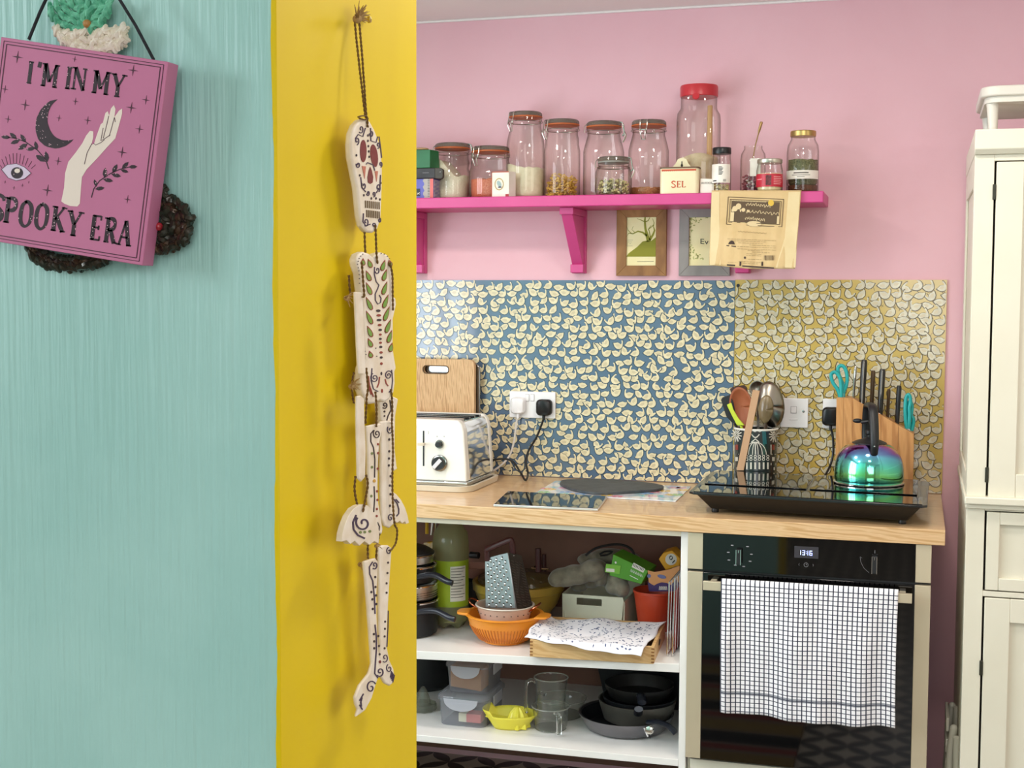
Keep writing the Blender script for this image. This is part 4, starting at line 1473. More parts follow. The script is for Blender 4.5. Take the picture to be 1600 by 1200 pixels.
# second darker tray edge behind the board
t = thing('chrome_tray', 'round-cornered shiny metal tray standing behind the bamboo board', 'tray', (-1.08, -.035, WT))
MB().slab([(a, -.040, c_) for a, c_ in rrect(xl_ - .02, xr_ + .010, z0, zt_b - .006, .03, 6)], (0, .008, 0)).build('tray_body', pm('dark_steel', '8E8F90', .15, 1), t, bevel=.002)

# ------------------------------------------------------------------ flat things on the worktop
t = thing('tablet', 'tablet computer with a black mirror-like screen lying at the worktop edge', 'tablet', (-.6, -.52, WT))
q = [atz(766, 790, .9175), atz(931, 797, .9175), atz(946, 777, .9175), atz(789, 769, .9175)]
dy = -.632 - min(a.y for a in q)
q = [Vector((a.x, a.y + dy, 0)) for a in q]
c0 = sum(q, Vector()) / 4
m = MB()
m.slab([Vector((a.x, a.y, WT + .0006)) for a in q], (0, 0, .0065))
m.build('casing', pm('silver_casing', 'D6D3D0', .3, .7), t, bevel=.0015)
m = MB()
m.slab([Vector((c0.x + (a.x - c0.x) * .985, c0.y + (a.y - c0.y) * .975, WT + .0072)) for a in q], (0, 0, .0006))
m.build('screen', BLACKG, t)

MATM = noisy('printed_placemat', 'F1EEF4', 'A9D6DC', rough=.12, scale=14, lo=.50, hi=.68, coat=.5)
_b = MATM.node_tree.nodes['Principled BSDF']
t = thing('placemat', 'glossy white placemat with pastel flower print under the slate', 'placemat', (-.5, -.25, WT))
q = [atz(834, 771, .913), atz(1056, 783, .913), atz(1080, 760, .913), atz(868, 751, .913)]
MB().slab([Vector((a.x, a.y, WT + .0006)) for a in q], (0, 0, .0025)).build('sheet', MATM, t, bevel=.0006)
random.seed(21)
cols = ['E88A9A', 'F2C75A', '7FCFD0', 'E7A6C0', '9BD08A', '8CB4E0']
for ci, cc in enumerate(cols):
    m = MB()
    for _ in range(7):
        a, c_ = random.uniform(.03, .97), random.uniform(.04, .96)
        p = (q[0] * (1 - a) + q[1] * a) * (1 - c_) + (q[3] * (1 - a) + q[2] * a) * c_
        for k in range(5):
            th = 2 * pi * k / 5 + a
            m.slab([(p.x + .012 * cos(th) + .008 * cos(j * pi / 3), p.y + .012 * sin(th) + .008 * sin(j * pi / 3), WT + .0032 + ci * .00003) for j in range(6)], (0, 0, .0002))
    stuff(m.build('flower_print', pm('flower_' + cc, cc, .2, coat=.4), t))

t = thing('slate_board', 'dark round slate board with a chipped edge on the placemat', 'slate', (-.51, -.2, WT))
random.seed(4)
# ring through the seen outline
se = [atz(u, v, .9205) for u, v in ((875, 754), (886, 761), (905, 766), (930, 769.5), (960, 769), (1000, 766.5), (1028, 764), (1037, 760), (1030, 757), (1005, 753), (970, 750.5), (930, 748.5), (900, 748.5), (880, 750))]
sp_ = smooth_path(se + [se[0]], 3)[:-1]
sp_ = [Vector((p.x + random.uniform(-.0012, .0012), min(p.y, -.012) + random.uniform(-.0012, .0012), 0)) for p in sp_]
MB().slab([Vector((p.x, p.y, WT + .0038)) for p in sp_], (0, 0, .0075)).build('disc', noisy('slate', '3A3E40', '4A4E50', rough=.55, scale=40, bump=.6), t, bevel=.001)

# ------------------------------------------------------------------ two-ring portable hob
t = thing('induction_hob', 'black two-zone portable hob with a glass top standing on short feet', 'hob', (.08, -.37, WT))
zt3 = .9675
Q = [atz(1076, 768.5, zt3), atz(1449, 790.5, zt3), atz(1452, 752, zt3), atz(1113, 736, zt3)]
Q = [Vector((p.x, p.y, 0)) for p in Q]


def qq(a, c_, z):
    p = (Q[0] * (1 - a) + Q[1] * a) * (1 - c_) + (Q[3] * (1 - a) + Q[2] * a) * c_
    return Vector((p.x, p.y, z))


rim = [qq(a, c_, 0) for a, c_ in ((0, .03), (.02, 0), (.98, 0), (1, .03), (1, .97), (.98, 1), (.02, 1), (0, .97))]
m = MB()
m.slab([Vector((p.x, p.y, zt3 - .0065)) for p in rim], (0, 0, .0065))
m.build('top_frame', pm('hob_frame', '17171A', .18, coat=.2), t, bevel=.0012)
m = MB()
m.hexa([qq(a, c_, WT + .010) for a, c_ in ((.09, .10), (.92, .10), (.92, .9), (.09, .9))], [qq(a, c_, zt3 - .0068) for a, c_ in ((.03, .03), (.975, .03), (.975, .97), (.03, .97))])
m.build('lower_case', noisy('hob_case', '0B0B0C', '0F0F10', rough=.4, scale=30), t, bevel=.004)
for a0_, a1_ in ((.035, .487), (.502, .955)):
    m = MB()
    m.slab([qq(a, c_, zt3 + .0002) for a, c_ in ((a0_, .335), (a1_, .335), (a1_, .975), (a0_, .975))], (0, 0, .0042))
    g = m.build('glass_plate', BLACKG, t, bevel=.0006)
MB().slab([qq(a, c_, zt3 + .0002) for a, c_ in ((.02, .02), (.98, .02), (.98, .30), (.02, .30))], (0, 0, .0012)).build('control_glass', BLACKG, t)
for a, c_ in ((.105, .13), (.90, .13), (.105, .87), (.90, .87)):
    p = qq(a, c_, 0)
    MB().lathe([(.009, 0), (.010, .002), (.009, .0105)], (p.x, p.y, WT + .0004), 16).build('foot', BLACK, t)

# ------------------------------------------------------------------ kettle
kz = zt3 + .0052
ky = -.30
kc = at(1357, 760, ky)
kx = kc.x
kr = (at(1412, 762, ky).x - at(1303, 760, ky).x) / 2
IRI = pm('iridescent_steel', '2FA8B8', .10, 1.0)
_b = IRI.node_tree.nodes['Principled BSDF']
_lw = N(IRI, 'ShaderNodeLayerWeight', Blend=.42)
_tc = N(IRI, 'ShaderNodeTexCoord')
_sp = N(IRI, 'ShaderNodeSeparateXYZ')
L(IRI, _tc.outputs['Object'], _sp.inputs[0])
_nz = N(IRI, 'ShaderNodeTexNoise', Scale=9, Detail=2)
L(IRI, _tc.outputs['Object'], _nz.inputs['Vector'])
_mr = N(IRI, 'ShaderNodeMapRange')
_mr.inputs['From Max'].default_value = .085
L(IRI, _sp.outputs['Z'], _mr.inputs['Value'])
_a1 = N(IRI, 'ShaderNodeMath', _operation='MULTIPLY_ADD')
L(IRI, _lw.outputs['Facing'], _a1.inputs[0])
_a1.inputs[1].default_value = .34
L(IRI, _mr.outputs[0], _a1.inputs[2])
_a2 = N(IRI, 'ShaderNodeMath', _operation='MULTIPLY_ADD')
L(IRI, _nz.outputs['Fac'], _a2.inputs[0])
_a2.inputs[1].default_value = .22
L(IRI, _a1.outputs[0], _a2.inputs[2])
_r = N(IRI, 'ShaderNodeValToRGB')
_cs = [(0.0, '3C86D0'), (.14, '3CC4D0'), (.34, '84DC84'), (.56, '6CDCC8'), (.76, '78C8EC'), (.86, '7A80D0'), (.92, 'A860B0'), (.96, 'D0B068'), (1.0, 'D8C890')]
_r.color_ramp.elements[0].color = hexc(_cs[0][1])
_r.color_ramp.elements[1].position = _cs[1][0]
_r.color_ramp.elements[1].color = hexc(_cs[1][1])
for _p, _c in _cs[2:]:
    _r.color_ramp.elements.new(_p).color = hexc(_c)
_m3 = N(IRI, 'ShaderNodeMath', _operation='MULTIPLY')
_m3.inputs[1].default_value = .72
L(IRI, _a2.outputs[0], _m3.inputs[0])
L(IRI, _m3.outputs[0], _r.inputs[0])
L(IRI, _r.outputs[0], _b.inputs['Base Color'])
t = thing('kettle', 'rainbow iridescent dome kettle with black handle standing on the hob', 'kettle', (kx, ky, kz))
zk = at(1357, 691, ky).z - kz
prof = [(kr * .94, .004), (kr * .985, .008), (kr, .022), (kr * .985, zk * .42), (kr * .93, zk * .62), (kr * .80, zk * .82), (kr * .62, zk * .94), (kr * .42, zk)]
# finer profile
pp = smooth_path([Vector((a, 0, c_)) for a, c_ in prof], 4)
MB().lathe([(p.x, p.z) for p in pp], (kx, ky, kz), 56).build('body', IRI, t, smooth=60)
MB().lathe([(kr * .97, 0), (kr * 1.025, .001), (kr * 1.03, .004), (kr * .99, .0065)], (kx, ky, kz), 56).build('base_ring', CHROME, t)
MB().lathe([(kr * .50, 0), (kr * .50, .003), (kr * .36, .009), (kr * .15, .014), (kr * .10, .018), (0, .018)], (kx, ky, kz + zk - .0035), 36).build('lid', SATIN, t)
MB().lathe([(.006, 0), (.006, .010), (.011, .014), (.011, .022), (.006, .025), (0, .0255)], (kx, ky, kz + zk + .010), 20).build('lid_knob', SATIN, t)
# handle: a tall arch turned about 70 degrees so it is seen nearly edge on
hd = Vector((.20, -.98, 0)).normalized()
zh = at(1357, 633, ky).z - kz
hp = [Vector((kx, ky, kz)) + hd * a + Vector((0, 0, c_)) for a, c_ in ((kr * .80, zk * .78), (kr * .86, zk * 1.02), (kr * .78, zk * 1.35), (kr * .48, zh * .965), (0, zh), (-kr * .42, zh * .96), (-kr * .60, zk * 1.38), (-kr * .62, zk * 1.05), (-kr * .56, zk * .88))]
hs = smooth_path(hp, 5)
MB().tube(hs, [(.0075, .0100 + .0028 * sin(pi * i / (len(hs) - 1))) for i in range(len(hs))], 12, flat=(0, 0, 1)).build('handle', SATIN, t)
MB().lathe([(.0022, 0), (.0022, .002), (0, .0025)], hp[1] + Vector((0, -.009, -.004)), 10, ax=(0, -1, 0)).build('rivet', CHROME, t)
# spout with whistle at the back left
s0 = Vector((kx - kr * .12, ky + kr * .80, kz + zk * .66))
MB().tube([s0, s0 + Vector((-.002, .016, .022)), s0 + Vector((-.003, .022, .034))], [.017, .0135, .012], 16).build('spout', IRI, t)
sc_ = at(1346, 661, ky - .0) - Vector((0, 0, 0))
MB().ell((at(1340, 659, ky + .03).x, ky + .03, at(1340, 659, ky).z), (.013, .009, .0065), 14, 8).tube([(at(1345, 661, ky).x, ky + .02, at(1345, 661, ky).z), (kx - .004, ky + .015, at(1345, 661, ky).z + .004)], .004, 8).build('whistle_lever', SATIN, t)

# ------------------------------------------------------------------ knife block and what stands in it
KBY = -.135      # front face
BLK = wood('knife_block_wood', 'C98D50', 'D39A5E', 'B87E46', 5, (5, 5, .7), .42)
KT = .085
pA, pB, pC, pD, pE = at(1306.5, 742, KBY), at(1307, 622, KBY), at(1332, 622, KBY), at(1428.5, 679, KBY), at(1428.5, 750, KBY)
t = thing('knife_block', 'sloping-topped honey wood knife block behind the kettle', 'knife block', ((pA.x + pE.x) / 2, KBY + .04, WT))
zb5 = WT + .0008
xs = [pB.x, at(1318.5, 622, KBY).x, at(1333, 622, KBY).x, at(1352, 622, KBY).x, at(1377, 650, KBY).x, at(1404, 660, KBY).x, pD.x]


def topz(x):
    if x <= pC.x:
        return pC.z + (pB.z - pC.z) * 0
    return pC.z + (pD.z - pC.z) * (x - pC.x) / (pD.x - pC.x)


brk = xs[:]
for i in range(6):
    a, c_ = brk[i] + .0002, brk[i + 1] - .0002
    MB().slab([(a, KBY, zb5), (c_, KBY, zb5), (c_, KBY, topz(c_)), (a, KBY, topz(a))], (0, KT, 0)).build('block_stave', BLK, t, bevel=.0008)

TEAL = noisy('teal_plastic', '1FA9A8', '159A9C', rough=.35, scale=20)
DKH = pm('black_knife_handle', '1C1A1A', .3, coat=.2)
BRH = noisy('brown_knife_handle', '5B4227', '3E2C1A', rough=.45, scale=60, stretch=(1, 1, .2))


def knife(label, uT, vT, uB, vB, wpx, dy, mat, strip=True, steel=False):
    y = KBY + dy
    top, bot = at(uT, vT, y), at(uB, vB, y)
    t = thing('kitchen_knife', label, 'knife', bot, 'knives in the wooden block')
    w_ = wpx / 522 / 2
    d = (top - bot)
    dn = d.normalized()
    MB().tube([bot - dn * .004, bot + d * .25, bot + d * .6, bot + d * .94, top], [(w_ * .9, .008), (w_ * .92, .010), (w_, .011), (w_ * 1.05, .011), (w_ * .8, .008)], 12, flat=(1, 0, 0)).build('handle', mat, t, smooth=60)
    if strip:
        MB().slab([bot + Vector((a, -.0112, 0)) + d * f for a, f in ((-.0014, .02), (.0014, .02), (.0014, .97), (-.0014, .97))], (0, .002, 0)).build('steel_tang', CHROME, t)
    MB().slab([bot - dn * k + Vector((0, a, 0)) for k, a in ((.002, -.009), (.002, .009), (.05, .008), (.05, -.008))], (.0014, 0, 0)).build('blade', STEEL, t)


knife('slim bright steel knife handle, first from the left in the block', 1337, 572, 1333.5, 623, 4.5, .03, CHROME, False)
knife('tallest black knife handle with a steel strip, above the kettle handle', 1350.5, 562, 1346.5, 632, 9, .02, DKH)
knife('brown wooden knife handle between the two tallest black ones', 1364.5, 579, 1361.5, 640, 6.5, .05, BRH, False)
knife('second tall black knife handle with a steel strip, right of the brown one', 1379, 576.5, 1374.5, 650, 9, .03, DKH)
knife('short thin brown-black knife handle between the last two black ones', 1389, 608, 1386.5, 656, 5, .055, BRH, False)
knife('plain matt black knife handle beside the right-hand teal scissors', 1405, 602.5, 1401.5, 662, 7, .04, SATIN, False)


def scissors(label, loops, stem, dy):
    y = KBY + dy
    c = at(stem[0], stem[1], y)
    t = thing('kitchen_scissors', label, 'scissors', c, 'teal kitchen scissors')
    for pts_, dd in loops:
        p3 = smooth_path([at(u, v, y + dd) for u, v in pts_], 5)
        MB().tube(p3, (.0042, .0052), 8, flat=(0, 1, 0)).build('handle', TEAL, t, smooth=60)
    MB().slab([at(stem[0] - 3.5, stem[1] - 8, y + .002), at(stem[0] + 3.5, stem[1] - 8, y + .002), at(stem[0] + 2.5, stem[1] + 12, y + .002), at(stem[0] - 2.5, stem[1] + 12, y + .002)], (0, .003, 0)).build('blades', STEEL, t)


def tk(a, c_):
    return (1280 + a / 8, 550 + c_ / 8)


scissors('teal kitchen scissors standing at the tall left end of the block',
         [([tk(*p) for p in ((265, 590), (235, 480), (170, 380), (148, 290), (175, 255), (215, 260), (255, 320), (270, 400), (275, 590))], -.004),
          ([tk(*p) for p in ((295, 590), (300, 430), (245, 280), (235, 200), (280, 170), (325, 210), (350, 320), (335, 430), (305, 500), (300, 590))], .006)], tk(280, 580), .03)
scissors('teal kitchen scissors standing at the low right end of the block',
         [([tk(*p) for p in ((1095, 960), (1080, 850), (1075, 700), (1085, 580), (1110, 535), (1135, 560), (1140, 640), (1125, 700), (1130, 800), (1120, 960))], -.004),
          ([tk(*p) for p in ((1140, 985), (1125, 850), (1110, 680), (1135, 620), (1160, 680), (1150, 790), (1175, 830), (1175, 900), (1155, 985))], .006)], tk(1115, 970), .04)

# ------------------------------------------------------------------ utensil pot and utensils
PY = -.085
pl, pr_ = at(1146, 700, PY).x, at(1216, 700, PY).x
px0 = (pl + pr_) / 2
pr0 = (pr_ - pl) / 2 * .98
pz1 = at(1180, 667, PY).z
POTM = noisy('dark_glazed_pot', '2E3330', '1E2A30', rough=.2, scale=12, coat=.5)
OFFW = pm('ivory_glaze', 'D8D2C4', .3)
t = thing('utensil_pot', 'dark ceramic utensil pot with ivory folk pattern of flowers and bars', 'pot', (px0, PY, WT))
MB().shell([(pr0 * .93, 0), (pr0 * .97, .004), (pr0 * .98, .02), (pr0 * .98, pz1 - WT - .006), (pr0 * .93, pz1 - WT - .006), (pr0 * .92, .02), (pr0 * .9, .006)], (px0, PY, WT + .0006), 40).lathe([(0, .004), (pr0 * .93, .004), (pr0 * .93, 0)], (px0, PY, WT + .0006), 40).build('body', POTM, t)
MB().tube([(px0 + pr0 * .975 * cos(a), PY + pr0 * .975 * sin(a), pz1 - .004) for a in [2 * pi * k / 40 for k in range(40)]], .0032, 8, closed=True).build('white_rim', pm('white_glaze', 'EFEBE2', .25), t)


def PP(u, v):
    """pixel on the pot's round front"""
    d = at(u, v, PY) - CAM
    a = d.x ** 2 + d.y ** 2
    o = CAM - Vector((px0, PY, 0))
    b_ = 2 * (o.x * d.x + o.y * d.y)
    R = pr0 * .986
    c_ = o.x ** 2 + o.y ** 2 - R * R
    disc = b_ * b_ - 4 * a * c_
    if disc < 0:
        disc = 0
    return CAM + d * ((-b_ - sqrt(disc)) / (2 * a))


def pc(a, c_):
    return (1120 + a / 6.667, 580 + c_ / 6.667)


m = MB()
for fx_, fy_, hw in ((205, 662, 55), (597, 668, 55)):
    for k in range(12):
        a = 2 * pi * k / 12 + .2
        ribbon(m, [pc(fx_ + 16 * cos(a), fy_ + 22 * sin(a)), pc(fx_ + hw * cos(a), fy_ + hw * 1.35 * sin(a))], 1.6, PP, (0, -.0006, 0))
    ribbon(m, [pc(fx_ + 9 * cos(a), fy_ + 14 * sin(a)) for a in [2 * pi * k / 10 for k in range(11)]], 1.2, PP, (0, -.0006, 0))
for k in range(6):
    x_ = 312 + k * 44
    ribbon(m, [pc(x_, 950), pc(x_, 1020)], 2.6, PP, (0, -.0006, 0))
    for dyy in (888, 918):
        ribbon(m, [pc(x_ + 13 * cos(a), dyy + 13 * sin(a)) for a in [2 * pi * j / 8 for j in range(9)]], 1.0, PP, (0, -.0006, 0))
for s_ in (-1, 1):
    for k in range(3):
        w_ = 30 + 42 * k
        ribbon(m, [pc(402 + s_ * w_ * sin(j * pi / 16), 738 + (870 - 738) * (1 - cos(j * pi / 16))) for j in range(9)], 1.1, PP, (0, -.0006, 0))
ribbon(m, [pc(402, 745), pc(402, 868)], 1.6, PP, (0, -.0006, 0))
ribbon(m, [pc(360, 740), pc(402, 706), pc(440, 738)], 1.6, PP, (0, -.0006, 0))
ribbon(m, [pc(a, 655 + 36 * sin(pi * (a - 360) / 85)) for a in range(360, 446, 12)], 1.6, PP, (0, -.0006, 0))
for a0_ in (375, 425):
    ribbon(m, [pc(a, 605 + 26 * sin(pi * (a - a0_ + 8) / 60)) for a in range(a0_ - 8, a0_ + 53, 12)], 1.3, PP, (0, -.0006, 0))
for a0_, sg in ((205, 1), (590, -1)):
    ribbon(m, [pc(a0_ - 25, 765), pc(a0_ - 25, 865), pc(a0_ + 25, 865)], 1.4, PP, (0, -.0006, 0))
    ribbon(m, [pc(a0_ - 28, 968), pc(a0_ + 28, 968)], 3.4, PP, (0, -.0006, 0))
    ribbon(m, [pc(a0_, 895), pc(a0_, 935)], 4, PP, (0, -.0006, 0))
    ribbon(m, [pc(a0_ + 8, 1000), pc(a0_ + 8, 1030)], 2, PP, (0, -.0006, 0))
stuff(m.build('ivory_pattern', OFFW, t))
m = MB()
for a0_ in (208, 590):
    ribbon(m, [pc(a0_, 765), pc(a0_, 820)], 4, PP, (0, -.0004, 0))
m.build('red_pattern', pm('brick_glaze', '8A3026', .3), t)
m = MB()
ribbon(m, [pc(490, 620), pc(500, 760)], 6, PP, (0, -.0003, 0))
m.build('teal_pattern', pm('teal_glaze', '1E5A5E', .3), t)


def utensil(name, label, cat, head, hmat, stickmat, foot, neck, y, thick=.004, rot=None, hy=None):
    t = thing(name, label, cat, foot, 'utensils in the patterned pot')
    MB().tube([foot, neck], .0042, 8).build('handle', stickmat, t)
    if head:
        MB().slab([at(u, v, y) for u, v in [pc(*p) for p in head]], (0, thick, 0)).build('head', hmat, t, bevel=thick * .35)
    return t


ft = WT + .012
utensil('spatula', 'black nylon spatula leaning out at the left of the pot', 'spatula', [(42, 300), (60, 272), (140, 245), (175, 330), (215, 560), (150, 530), (98, 470)], SATIN, SATIN, Vector((px0 + .015, PY, ft)), at(*pc(185, 540), PY), PY - .01)
utensil('spatula', 'lime green silicone spatula edge in front of the black one', 'spatula', [(103, 350), (150, 328), (172, 400), (225, 490), (290, 565), (210, 565), (150, 450)], pm('lime_silicone', 'C6D93A', .45), pm('lime_silicone', 'C6D93A', .45), Vector((px0 + .01, PY - .01, ft)), at(*pc(250, 560), PY - .02), PY - .028)
utensil('turner', 'dark brown slotted turner rising behind the terracotta spoon', 'spatula', [(135, 185), (160, 168), (285, 143), (310, 165), (350, 330), (200, 330), (150, 230)], noisy('dark_brown_nylon', '4A2E26', '3A221C', rough=.4, scale=20), SATIN, Vector((px0, PY + .02, ft)), at(*pc(280, 330), PY + .02), PY + .018)
# terracotta spoon (hollow bowl)
TERR = noisy('terracotta_silicone', 'A8603C', '9A5434', rough=.5, scale=12)
t = thing('serving_spoon', 'large terracotta brown spoon with a round bowl facing forward', 'spoon', Vector((px0 + .005, PY, ft)), 'utensils in the patterned pot')
cs = at(*pc(255, 375), PY - .012)


def bowlf(w_, hgt, dep, c, tilt):
    def f(a, c_):
        th, r_ = 2 * pi * a, c_
        x_, z_ = w_ * r_ * cos(th), hgt * r_ * sin(th)
        if z_ < 0:
            x_ *= 1 - .35 * (z_ / hgt) ** 2
        return Vector((c.x + x_ + z_ * tilt, c.y + dep * (1 - r_ * r_), c.z + z_))
    return f


m = MB()
m.grid(bowlf(.034, .058, .018, cs, -.12), 28, 8)
m.build('bowl', TERR, t, smooth=180, solid=.003)
MB().tube([Vector((px0 + .005, PY, ft)), cs + Vector((.006, .004, -.055))], .0048, 8).build('handle', TERR, t)
# big steel ladle / strainer behind
t = thing('ladle', 'large dull steel ladle with its round back turned to the right', 'ladle', Vector((px0, PY + .02, ft)), 'utensils in the patterned pot')
cs = at(*pc(560, 345), PY + .012)
m = MB()
m.grid(lambda a, c_: Vector((cs.x + .040 * c_ * cos(2 * pi * a) - .014 * (1 - c_), cs.y - .022 * (1 - c_ * c_), cs.z + .066 * c_ * sin(2 * pi * a) + (.010 * c_ * cos(2 * pi * a)) * -1.2)), 30, 8)
m.build('bowl', pm('worn_steel', '9C968C', .28, 1), t, smooth=180, solid=.0016)
MB().tube([Vector((px0, PY + .02, ft)), cs + Vector((-.01, 0, -.06))], .004, 8).build('handle', STEEL, t)
t = thing('slotted_spoon', 'round steel skimmer head curling above the wooden spatula', 'skimmer', Vector((px0 + .01, PY + .03, ft)), 'utensils in the patterned pot')
cs = at(*pc(425, 180), PY + .026)
m = MB()
m.grid(lambda a, c_: Vector((cs.x + .024 * c_ * cos(2 * pi * a), cs.y + .010 * (1 - c_ * c_), cs.z + .023 * c_ * sin(2 * pi * a))), 26, 6)
m.build('head', pm('worn_steel', '9C968C', .28, 1), t, smooth=180, solid=.0016)
MB().tube([Vector((px0 + .01, PY + .03, ft)), cs + Vector((0, 0, -.02))], .004, 8).build('handle', STEEL, t)
t = thing('wooden_spoon', 'mottled horn coloured spoon beside the wooden spatula', 'spoon', Vector((px0 + .02, PY - .01, ft)), 'utensils in the patterned pot')
cs = at(*pc(510, 400), PY - .006)
m = MB()
m.grid(bowlf(.021, .042, -.010, cs, .06), 24, 7)
m.build('bowl', noisy('horn', '9C8A66', '6E5C40', rough=.3, scale=10, coat=.4), t, smooth=180, solid=.003)
MB().tube([Vector((px0 + .02, PY - .01, ft)), cs + Vector((0, 0, -.04))], .0045, 8).build('handle', BRH, t)
# long flat wooden stick leaning on the outside, foot on the hob
t = thing('wooden_spatula', 'flat pale wooden stick leaning across the front of the pot', 'spatula', at(*pc(245, 1030), -.16), 'utensils in the patterned pot')
a_, b_, c_, d_ = at(*pc(205, 1035), -.150), at(*pc(280, 1035), -.150), at(*pc(448, 205), PY - pr0 - .004), at(*pc(375, 195), PY - pr0 - .004)
MB().slab([a_, b_, c_, d_], (0, .006, 0)).build('stick', noisy('bare_beech', 'C79E7A', 'BC9069', rough=.6, scale=16, stretch=(1, 1, .15)), t, bevel=.001)
# ------------------------------------------------------------------ oven and its housing
OF = -.635
ox0, ox1 = -.2085, .3865
oz1 = .8705
t = thing('oven_housing', 'cream oven housing with a rail below the oven', 'cabinet', (.09, -.32, 0))
HZ = at(1110, 1187, OF).z
MB().box(ox0, -.2, -.60, -.02, 0, .868).build('side_panel', CREAM, t)
MB().box(.376, .3855, -.60, -.02, 0, .868).build('side_panel', CREAM, t)
MB().box(-.2, .376, -.612, -.02, HZ - .075, HZ - .010).build('bottom_rail', CREAM, t, bevel=.001)
MB().box(-.2, .376, -.56, -.54, 0, HZ - .076).build('plinth', CREAM, t)
t = thing('oven', 'built-in black glass oven with steel edge strips and a digital clock', 'oven', (.09, OF, HZ))
STL = noisy('warm_steel', 'D6C8AC', 'CCBEA4', rough=.34, scale=3, metal=.4)
xa, xb = at(1097, 960, OF).x, at(1427.5, 1000, OF).x
gzl = at(1076, 890.5, OF).z
gz1, gz0 = gzl + .0035, gzl - .0035
MB().box(xa, xb, OF, -.60, gz1, oz1).build('control_panel', BLACKG, t)
MB().box(xa, xb, OF, -.60, HZ, gz0).build('door_glass', BLACKG, t, bevel=.001)
for a, c_ in ((ox0, xa - .0002), (xb + .0002, ox1)):
    MB().box(a, c_, OF + .0006, -.60, gz1, oz1).build('steel_strip', STL, t, bevel=.0008)
    MB().box(a, c_, OF + .0006, -.60, HZ, gz0).build('steel_strip', STL, t, bevel=.0008)
MB().box(ox0, ox1, -.618, -.602, HZ - .004, oz1).build('chassis', BLACK, t)
hz0, hz1 = at(1110, 922, OF - .04).z, at(1110, 908, OF - .04).z
hx0, hx1 = at(1099, 915, OF - .04).x, at(1425, 936, OF - .04).x
MB().box(hx0, hx1, OF - .046, OF - .034, hz0, hz1).box(hx0 + .015, hx0 + .030, OF - .034, OF - .0005, hz0 + .002, hz1 - .002).box(hx1 - .030, hx1 - .015, OF - .034, OF - .0005, hz0 + .002, hz1 - .002).build('handle', STL, t, bevel=.001)
for (u, v, ln) in ((1155, 869, 24), (1366.5, 881.5, 26)):
    p = at(u, v, OF)
    hh = ln / 622 / 2
    MB().box(p.x - .0062, p.x + .0062, OF - .018, OF - .0003, p.z - hh, p.z + hh).build('knob', SATIN, t, bevel=.0015)
    for s_ in (-1, 1):
        MB().box(p.x + s_ * .0058 - .0008, p.x + s_ * .0058 + .0008, OF - .0192, OF - .016, p.z - hh, p.z + hh).build('knob_edge', CHROME, t)
    MB().box(p.x - .0008, p.x + .0008, OF - .0190, OF - .017, p.z + hh - .008, p.z + hh - .001).build('knob_mark', CHROME, t)
p0, p1 = at(1241, 871, OF), at(1279, 855, OF)
dsp = MB().box(p0.x, p1.x, OF - .0006, OF - .0001, p0.z, p1.z).build('display', pm('display_grey', '3C3A40', .2), t)
DIG = pm('display_digits', 'B8C8FF', .3, emit=2.5)
SEG = {'1': 'bc', '3': 'abgcd', '6': 'afgedc'}


def digit(m, ch, x, z, w_, h_, y):
    q = {'a': ((0, 1), (1, 1)), 'b': ((1, 1), (1, .5)), 'c': ((1, .5), (1, 0)), 'd': ((0, 0), (1, 0)), 'e': ((0, 0), (0, .5)), 'f': ((0, .5), (0, 1)), 'g': ((0, .5), (1, .5))}
    for s_ in SEG[ch]:
        (a, c_), (e, f) = q[s_]
        m.box(x + min(a, e) * w_ - .0006, x + max(a, e) * w_ + .0006, y - .0005, y, z + min(c_, f) * h_ - .0006, z + max(c_, f) * h_ + .0006)


m = MB()
zc_ = (p0.z + p1.z) / 2 - .0065
xx = p0.x + .0195
for ch, a in (('1', -.0090), ('3', .0008), ('1', .0085), ('6', .0185)):
    digit(m, ch, xx + a, zc_, .0052, .0105, OF - .0008)
m.box(xx + .0093, xx + .0105, OF - .0012, OF - .0008, zc_ + .003, zc_ + .0042).box(xx + .0093, xx + .0105, OF - .0012, OF - .0008, zc_ + .0075, zc_ + .0087)
m.build('clock_digits', DIG, dsp)
MARK = pm('panel_marks', '8C8C90', .5)
m = MB()
for (u, v) in ((1144, 852), (1168, 854), (1138, 863), (1174, 866), (1139, 875), (1172, 877), (1149, 883), (1162, 885)):
    p = at(u, v, OF)
    m.slab([(a, OF - .0003, c_) for a, c_ in rrect(p.x - .0035, p.x + .0035, p.z - .0014, p.z + .0014, .001, 2)], (0, -.0003, 0))
p = at(1259.5, 882.5, OF)
m.tube([(p.x + .0052 * cos(a), OF - .0005, p.z + .0052 * sin(a)) for a in [2 * pi * k / 16 for k in range(16)]], .0005, 4, closed=True)
m.box(p.x - .0003, p.x + .0003, OF - .0008, OF - .0002, p.z, p.z + .0035).box(p.x, p.x + .003, OF - .0008, OF - .0002, p.z - .0003, p.z + .0003)
for s_ in (-1, 1):
    m.tube([(p.x + s_ * .0165, OF - .0005, p.z + .003), (p.x + s_ * .0180, OF - .0005, p.z), (p.x + s_ * .0165, OF - .0005, p.z - .003)], .0004, 4)
q = at(1367, 862, OF)
m.box(q.x - .0004, q.x + .0004, OF - .0006, OF - .0002, q.z - .004, q.z + .004)
m.tube([at(1347, 872, OF - .0005) + Vector((.0, 0, 0)), at(1344, 870, OF - .0005), at(1345, 878, OF - .0005), at(1350, 888, OF - .0005), at(1358, 895, OF - .0005)], .0004, 4)
stuff(m.build('panel_symbols', MARK, t))

